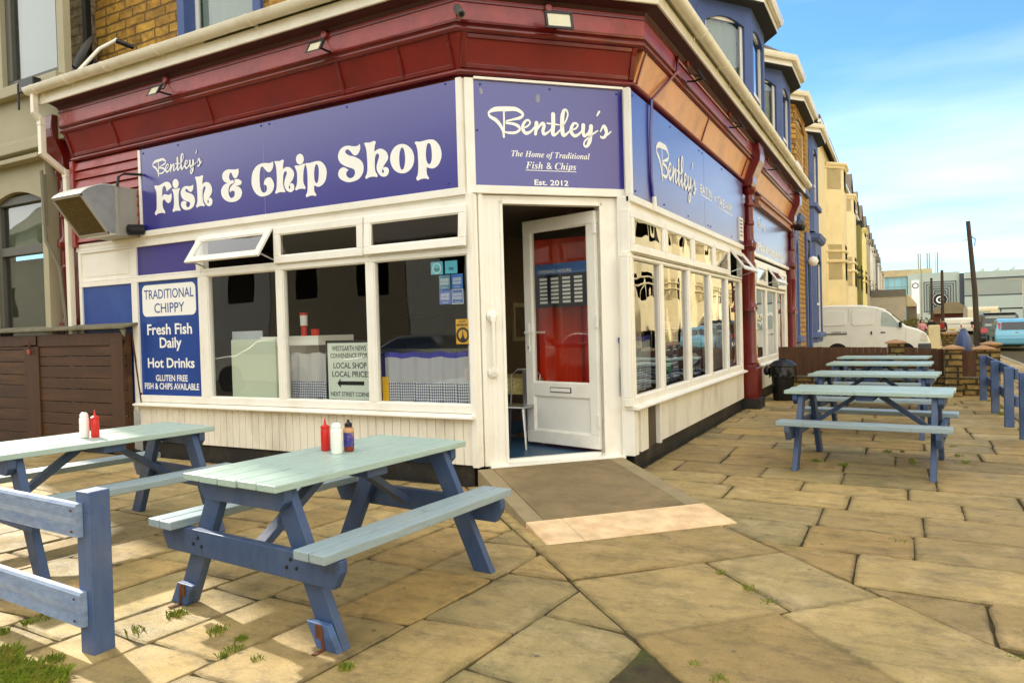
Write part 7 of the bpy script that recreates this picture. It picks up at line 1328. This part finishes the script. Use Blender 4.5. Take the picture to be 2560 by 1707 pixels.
for x, y, lab in ((5.5, 56., 'small white van parked left of the motorhome, rear doors towards us'), (6.35, 58.5, 'second small white van parked between the white van and the motorhome')):
    v2, hw = vehicle('small_van', lab, 'van', x, y, PI/2, [(0, .25), (-.03, .6), (.03, 1.2), (.15, 1.28), (2.0, 1.28), (2.5, .95), (3.1, .8), (3.2, .3)], 1.35, WPAINT, (.6, 2.6), .26, .7, .92); panel(v2, 'rear_window', VG, [(.0, -.5, .8), (.05, -.5, 1.15), (.05, .5, 1.15), (.0, .5, .8)], .012)
    m = MB(); m.box(-.06, -.03, -.2, .2, .42, .5); m.build('number_plate', PLY, v2, local=True)
    for s in (-1, 1): panel(v2, 'tail_light', REDL, [(-.03, s*.52, .5), (-.01, s*.52, .8), (-.01, s*.62, .8), (-.03, s*.62, .5)][::s], .02)
# cars mirrored in the left hand windows
for x, lab, pm in ((-5.4, 'dark saloon car parked across the front street, mirrored in the right hand window', BKP), (-9.7, 'beige car parked across the front street, mirrored in the middle window', mk('beige car paint', srgb(186, 172, 140), .3, .05, 2, coat=.5))):
    c_, hw = vehicle('parked_car', lab, 'car', x, -7.9, PI, [(0, .26), (-.05, .6), (.1, .88), (.75, .95), (1.3, 1.3), (2.2, 1.32), (2.9, .95), (3.7, .84), (3.85, .5), (3.8, .25)], 1.55, pm, (.7, 3.0), .29, .8, .8)
    for s in (-1, 1): panel(c_, 'side_window', VG, [(.9, s*hw(.95), .95), (2.75, s*hw(.95), .95), (2.2, s*hw(1.25), 1.25), (1.3, s*hw(1.25), 1.25)][::-s], .004)
# ------------------------------------------------------------------ poles and lamps
POLE = mk('creosoted pole', srgb(66, 56, 46), .85, .25, 4, stretch=(6, 6, .6), bump=.4, bscale=20)
tp = thing('telegraph_pole', 'tall dark wooden telegraph pole leaning slightly beside the parked cars', 'telegraph pole', (5.0, 30.2, 0)); m = MB(); m.tube([(.06, 0, -.1), (-.02, 0, 2.5), (-.22, 0, 5.36)], [.11, .10, .08], 14); m.build('pole', POLE, tp, smooth=40, local=True)
m = MB(); m.tube([(-.15, 0, 4.65), (-.42, -.1, 4.55)], .012, 6); m.tube([(-.1, 0, 4.7), (.02, -.08, 4.6), (.0, -.08, 4.3)], .02, 6); m.build('pole_fitting', BLACKM, tp, local=True)
def thin(name, label, cat, x, y, h, r, mat, arm=None):
    t = thing(name, label, cat, (x, y, 0)); m = MB(); m.tube([(0, 0, 0), (0, 0, h)], [r, r*.75], 8); m.build('pole', mat, t, smooth=40, local=True)
    if arm: m = MB(); m.tube([(0, 0, h), (arm*.4, 0, h+.05), (arm, 0, h+.04)], r*.5, 6); m.build('arm', mat, t, local=True); m = MB(); m.box(arm-.18, arm+.18, -.08, .08, h, h+.07); m.build('lamp_head', mat, t, bevel=.02, local=True)
    return t
GREYM = mk('grey lamp column', srgb(176, 172, 158), .5, .05, 4)
thin('telegraph_pole', 'shorter dark pole in front of the left side of the round arena emblem', 'telegraph pole', 4.44, 62, 4.54, .11, POLE); thin('telegraph_pole', 'dark pole in front of the right side of the round arena emblem', 'telegraph pole', 4.67, 50, 4.47, .11, POLE)
thin('street_lamp', 'slim pale lamp column left of the arena emblem', 'street lamp', 3.6, 55, 4.9, .06, GREYM); thin('street_lamp', 'pale street lamp with a short arm right of the telegraph pole', 'street lamp', 8.99, 80, 3.86, .08, GREYM, .6); thin('street_lamp', 'street lamp with an arm at the right edge of the picture', 'street lamp', 10.3, 60, 4.0, .06, GREYM, -.8)
# ------------------------------------------------------------------ far end of the street
ge = thing('flat_roof_extension', 'plain grey flat roofed block with a ribbed grey parapet behind the white van', 'building', (1.1, 62, 0)); m = MB(); m.box(-.6, 2.58, 60, 68, -.1, 3.12); m.build('wall', rend((186, 176, 154)), ge)
m = MB(); 
for i in range(6): m.box(-.65, 2.62, 59.95, 68.05, 3.12+i*.095, 3.12+i*.095+.085)
m.build('parapet', mk('ribbed grey parapet', srgb(120, 116, 102), .7, .05, 3), ge)
aw = thing('shop_awning', 'cream canvas shop awning beside the grey flat roofed block', 'awning', (2.95, 64, 2.3)); m = MB(); m.prism([(2.62, 3.35), (2.7, 3.35), (3.1, 2.95), (3.42, 2.5), (3.42, 2.3), (2.62, 2.3)], lambda u, o, z: (u, o, z), 63, 66); m.build('canvas', rend((206, 190, 150)), aw, bevel=.05)
m = MB(); m.box(2.65, 3.4, 63.2, 66, 0, 2.3); m.build('shop_front', rend((120, 110, 90)), aw)
AR1 = mk('pale cladding', srgb(176, 186, 172), .5, .04, .5); AR2 = mk('grey cladding', srgb(150, 156, 142), .5, .04, .5); ARD = mk('dark cladding', srgb(60, 66, 74), .6, .1, 2); ARG = mk('blue glazing', srgb(130, 186, 196), .1, .1, .4, coat=.5); ORG_ = mk('orange glazing', srgb(206, 140, 60), .2, .1, 1)
ar = thing('arcade_building', 'big grey clad entertainment building with a round emblem at the end of the street', 'building', (10, 152, 0))
m = MB(); m.box(3.4, 11.75, 150, 175, 0, 9.55); m.build('emblem_block', AR1, ar); m = MB(); m.box(12.4, 60, 149, 178, 0, 8.0); m.build('hall', AR2, ar); m = MB(); m.box(12.4, 60, 148.9, 178, 8.15, 9.3); m.box(12.4, 60, 148.9, 149, 0, 4.9); m.build('hall_band', AR1, ar); m = MB(); m.box(12.4, 60, 148.85, 149.1, 7.98, 8.15); m.box(12.4, 60, 148.85, 149.1, 4.9, 5.1); m.box(11.7, 12.45, 149.5, 152, 2.8, 9.2); m.build('dark_trim', ARD, ar)
m = MB(); m.box(-3.5, 3.3, 152, 175, 0, 9.2); m.build('glass_block', ARG, ar); m = MB()
for i in range(6): m.box(-3.4+i*1.15, -3.34+i*1.15, 151.9, 152, 0, 9.2)
for z in (5.4, 7.3): m.box(-3.5, 3.3, 151.9, 152, z, z+.06)
m.build('glazing_bar', GREYM, ar); m = MB(); m.box(-3.5, 2.2, 151.8, 151.9, 3.4, 5.3); m.build('orange_panel', ORG_, ar); m = MB(); m.box(-3.6, 7.5, 151.5, 176, 9.2, 9.35); m.box(-3.6, 7.5, 153, 176, 9.35, 10.6); m.build('roof_edge', mk('buff roof', srgb(176, 160, 120), .7, .1, 1), ar)
m = MB()
for i in range(5): frame_bars(m, lambda u, o, z: (u, 150-o, z), 6.0+i*.42, 11.2-i*.42, 2.3, 7.9-i*.42, .12, .0, .12+.03*i)
m.build('recess_frame', ARD, ar)
m = MB(); m.lathe([(1.35, 0), (1.35, .12), (.95, .13), (.95, .0)], (0, 0, 0), 40, lambda a, b, c: (8.6+a, 149.75-c, 4.5+b)); m.build('emblem_ring', BLACKT, ar); m = MB(); m.lathe([(.86, 0), (.86, .1), (.0, .11)], (0, 0, 0), 36, lambda a, b, c: (8.6+a, 149.75-c, 4.5+b)); m.build('emblem_disc', BLACKT, ar)
m = MB(); 
b0 = [(8.6+.66*math.cos(a), 4.5+.66*math.sin(a)) for a in [math.radians(35+i*15) for i in range(21)]]; b1 = [(8.6+.40*math.cos(a), 4.5+.40*math.sin(a)) for a in [math.radians(35+i*15) for i in range(21)]]
for (p, q), (r_, s_) in zip(zip(b0, b1), zip(b0[1:], b1[1:])): m.quad((p[0], 149.58, p[1]), (r_[0], 149.58, r_[1]), (s_[0], 149.58, s_[1]), (q[0], 149.58, q[1]))
m.box(8.6, 9.24, 149.57, 149.6, 4.36, 4.6)
for i in range(28): a = 2*PI*i/28; m.box(8.6+1.15*math.cos(a)-.06, 8.6+1.15*math.cos(a)+.06, 149.58, 149.6, 4.5+1.15*math.sin(a)-.07, 4.5+1.15*math.sin(a)+.07)
m.build('emblem_letter', LETTER, ar)
m = MB(); m.box(4.0, 5.3, 149.8, 150, 2, 8.3); m.build('banner', LETTER, ar); m = MB(); ring(m, lambda u, o, z: (u, 149.79-o, z), 4.65, 7.3, .55, .16, 0, 24); m.build('banner_emblem', BLACKT, ar)
for x, w in ((5.25, .12), (5.6, .1), (6.75, .12), (7.1, .1), (8.1, .05), (8.45, .1)): m = MB(); m.tube([(x, 154, 9.4), (x, 154, 13.6)], w, 6); m.build('roof_mast', mk('ochre mast', srgb(130, 112, 62), .7) if 'ochre mast' not in MATS else MATS['ochre mast'], ar)
for i in range(8): m = MB(); m.prism([(14.5+i*2.3, 9.3), (15.5+i*2.3, 9.3), (15.5+i*2.3, 10.0)], lambda u, o, z: (u, 150-o, z), 0, .3); m.build('roof_fin', AR1, ar)
kk = thing('brick_kiosk', 'small brick building with a brown hipped roof in front of the grey arcade', 'building', (7.1, 87, 0)); m = MB(); m.box(5.4, 8.8, 85, 89, 0, 1.72); m.build('wall', mk('red brown brick', srgb(120, 66, 44), .8, .15, 6), kk)
m = MB(); m.v += [(4.9, 84.5, 1.7), (9.3, 84.5, 1.7), (9.3, 89.5, 1.7), (4.9, 89.5, 1.7), (6.6, 87, 2.95), (7.7, 87, 2.95)]
for f in ((0, 1, 5, 4), (1, 2, 5), (2, 3, 4, 5), (3, 0, 4), (0, 3, 2, 1)): m.face(f)
m.build('roof', mk('brown roof', srgb(112, 94, 56), .85, .15, 2), kk); m = MB(); m.box(5.9, 8.3, 84.95, 85, .0, 1.4); m.build('shutter', mk('maroon shutter', srgb(110, 60, 50), .6), kk)
bs = thing('bus_shelter', 'dark flat roofed shelter right of the motorhome', 'shelter', (10.6, 72, 0)); m = MB(); m.box(9.8, 11.8, 70, 72, 1.9, 2.02); m.build('roof', BLACKM, bs)
for x in (9.9, 11.7): m = MB(); m.box(x-.04, x+.04, 70.1, 70.2, 0, 1.9); m.build('post', BLACKM, bs)
gp = thing('gate_pillar', 'cream rendered gate pillar with a stepped foot between the woman and the boy with the red bag', 'pillar', (3.52, 31, 0)); m = MB(); m.box(3.3, 3.74, 30.8, 31.2, .12, 1.05); m.build('shaft', rend((226, 212, 170)), gp, bevel=.03); m = MB(); m.box(3.22, 3.82, 30.7, 31.3, -.05, .12); m.build('foot', rend((226, 212, 170)), gp, bevel=.02)
gw = thing('garden_wall', 'low stone garden wall along the pavement behind the gate pillar', 'wall', (4.0, 33, 0)); m = MB(); m.box(3.9, 4.4, 31.6, 33.4, -.05, .62); m.build('wall_body', STONE_W, gw); m = MB(); m.box(3.86, 4.44, 31.56, 33.44, .62, .69); m.build('wall_coping', CAP, gw)
tm_ = thing('covered_scooter', 'scooter under a dark blue tarpaulin on the pavement left of the telegraph pole', 'covered scooter', (4.27, 26, 0)); m = MB(); n = 22; rows = [(.30, 0), (.31, .2), (.29, .45), (.24, .62), (.15, .78), (.07, .9), (.0, .95)]
for r, z in rows:
    for k in range(n): a = 2*PI*k/n; w = 1+.10*noise.noise(Vector((math.cos(a)*2, math.sin(a)*2, z*3))); m.v.append((r*w*math.cos(a), r*1.9*w*math.sin(a), z+.04*noise.noise(Vector((math.cos(a), math.sin(a), z*2)))*(z > .1)))
for i in range(len(rows)-1):
    for k in range(n): m.face((i*n+k, i*n+(k+1) % n, (i+1)*n+(k+1) % n, (i+1)*n+k))
m.build('tarpaulin', mk('blue tarpaulin', srgb(48, 70, 120), .4, .15, 4), tm_, smooth=50, local=True); m = MB(); m.tube([(-.12, 0, .9), (0, 0, .97), (.12, 0, .92)], .03, 8); m.build('mirror_bar', GREYM, tm_, local=True)
pl = thing('garden_shrub', 'yellow green shrubs in the front garden behind the people', 'shrub', (3.1, 46, 0)); m = MB(); rl = random.Random(2)
for _ in range(900):
    a = rl.random()*2*PI; r = 1.1*rl.random()**.5; z = .3+1.15*rl.random()*(1-r*r*.4); p = Vector((r*1.2*math.cos(a), r*math.sin(a), z)); d = Vector((rl.gauss(0, 1), rl.gauss(0, 1), rl.gauss(0, 1))).normalized()*.09; e = d.cross(Vector((rl.random(), rl.random(), rl.random()))).normalized()*.05
    m.quad(tuple(p-d), tuple(p+e), tuple(p+d), tuple(p-e))
m.build('foliage', mk('shrub leaves', srgb(128, 124, 48), .7, .4, 3), pl, local=True, recalc=False); m = MB(); m.tube([(0, 0, -.05), (0, 0, .8)], .06, 6); m.build('stem', POLE, pl, local=True)
# ------------------------------------------------------------------ people
SKIN = mk('skin', srgb(196, 150, 122), .55, .06, 8)
def skin_mesh(name, joints, edges, radii, mat, parent, sub=1):
    me = bpy.data.meshes.new(name); bm = bmesh.new(); sk = bm.verts.layers.skin.verify(); vs = [bm.verts.new(j) for j in joints]
    for v, r in zip(vs, radii): v[sk].radius = (r, r)
    vs[0][sk].use_root = True
    for a, b in edges: bm.edges.new((vs[a], vs[b]))
    bm.to_mesh(me); bm.free(); me.materials.append(mat); o = bpy.data.objects.new(name, me); COL.objects.link(o); o.parent = parent
    s = o.modifiers.new('skin', 'SKIN'); s.use_smooth_shade = True; b = o.modifiers.new('sub', 'SUBSURF'); b.levels = sub; b.render_levels = sub
    return o
def person(label, x, y, rz, H, top, legs, hairc, stride=.0, reach=(0, 0), bag=None, hairlong=False):
    t = thing('person', label, 'person', (x, y, 0), rz); k = H
    J = []; E = []; Rr = []
    def add(p, r, par=None):
        J.append((p[0]*k, p[1]*k, p[2]*k)); Rr.append(r*k); i = len(J)-1
        if par is not None: E.append((par, i))
        return i
    pel = add((0, 0, .52), .075); ch = add((0, -.01, .72), .09, pel); nk = add((0, 0, .845), .033, ch); hd0 = add((0, -.012, .885), .05, nk); hd1 = add((0, -.008, .935), .058, hd0); hd2 = add((0, 0, .975), .042, hd1)
    hands = []
    for s in (-1, 1):
        sh = add((s*.105, 0, .80), .042, ch); rx, rzz = reach if s > 0 else (0, 0)
        el = add((s*.135, .0-rx*.3, .64+rzz*.05), .03, sh); wr = add((s*.14, -.04-rx*.6, .50+rzz*.16), .02, el); pm = add((s*.14, -.055-rx*.68, .455+rzz*.16), .023, wr); hands.append(pm)
        for f, (dx, L) in enumerate(((-.016, .045), (-.005, .05), (.006, .047), (.016, .038))):
            a = add((s*.14+dx, -.06-rx*.72, .43+rzz*.16), .007, pm); add((s*.14+dx, -.052-rx*.74, .43-L*.7+rzz*.16), .006, a)
        add((s*.14-s*.022, -.075-rx*.68, .445+rzz*.16), .007, pm)
        hp = add((s*.05, 0, .49), .062, pel); kn = add((s*.055, -.01-s*stride, .27), .042, hp); an = add((s*.055, .01-s*stride*2, .045), .026, kn); add((s*.06, -.075-s*stride*2, .018), .022, an)
    skin_mesh('body', J, E, Rr, SKIN, t)
    Jt = [(0, .0, .50), (0, -.01, .72), (0, 0, .82)]+[q for s in (-1, 1) for q in ((s*.108, 0, .80), (s*.137, -(reach[0] if s > 0 else 0)*.3, .64+(reach[1] if s > 0 else 0)*.05), (s*.14, -.035-(reach[0] if s > 0 else 0)*.55, .52+(reach[1] if s > 0 else 0)*.15))]
    skin_mesh('jacket', [tuple(c*k for c in j) for j in Jt], [(0, 1), (1, 2), (1, 3), (3, 4), (4, 5), (1, 6), (6, 7), (7, 8)], [r*k for r in (.09, .102, .05, .052, .04, .03, .052, .04, .03)], top, t)
    Jl = [(0, 0, .52)]+[q for s in (-1, 1) for q in ((s*.05, 0, .48), (s*.055, -.01-s*stride, .27), (s*.055, .01-s*stride*2, .06))]
    skin_mesh('trousers', [tuple(c*k for c in j) for j in Jl], [(0, 1), (1, 2), (2, 3), (0, 4), (4, 5), (5, 6)], [r*k for r in (.085, .068, .05, .038, .068, .05, .038)], legs, t)
    hr = mk('hair '+str(len(MATS)), hairc, .7, .2, 20); m = MB()
    m.lathe([(.0, .062), (.035, .055), (.055, .03), (.06, 0), (.056, -.03 if not hairlong else -.07), (.05, -.035 if not hairlong else -.085)], (0, .012, .945), 18); m.v = [(a*k, b*k, c*k) for a, b, c in m.v]; m.build('hair', hr, t, smooth=60, local=True)
    m = MB()
    for s in (-1, 1): m.lathe([(.006, 0), (.004, .004), (.0, .005)], (0, 0, 0), 8, lambda a, b, c, s=s: (s*.022+a, -.062-c, .93+b))
    m.v = [(a*k, b*k, c*k) for a, b, c in m.v]; m.build('eye', BLACKT, t, local=True); m = MB(); m.lathe([(.008, 0), (.005, .012), (.0, .014)], (0, 0, 0), 8, lambda a, b, c: (a, -.06-c, .912+b)); m.box(-.016, .016, -.062, -.056, .888, .893); m.v = [(a*k, b*k, c*k) for a, b, c in m.v]; m.build('nose_and_mouth', mk('lip', srgb(160, 96, 84), .6) if 'lip' not in MATS else MATS['lip'], t, local=True)
    if bag:
        m = MB(); m.box(-.085*k, .085*k, .075*k, .16*k, .58*k, .80*k); m.build('backpack', bag, t, bevel=.03*k, seg=3, local=True)
    return t
person('boy in a dark jacket walking away with a red rucksack on his back', 4.28, 41, 2.9, 1.30, mk('dark jacket', srgb(34, 34, 40), .8), mk('dark trousers', srgb(30, 32, 42), .8), srgb(40, 30, 24), .05, (0, 0), mk('red rucksack', srgb(170, 36, 30), .7))
person('dark haired woman in a pink top reaching out behind the white van', 3.16, 36, .5, 1.30, mk('pink top', srgb(206, 140, 150), .8), mk('blue jeans', srgb(60, 76, 110), .8), srgb(44, 28, 20), .02, (.22, .6), None, True)
person('man in a black jacket seen from behind beyond the cream gate pillar', 3.85, 44, 3.1, 1.36, mk('black jacket', srgb(22, 22, 24), .8), mk('grey trousers', srgb(70, 70, 72), .8), srgb(50, 36, 26))
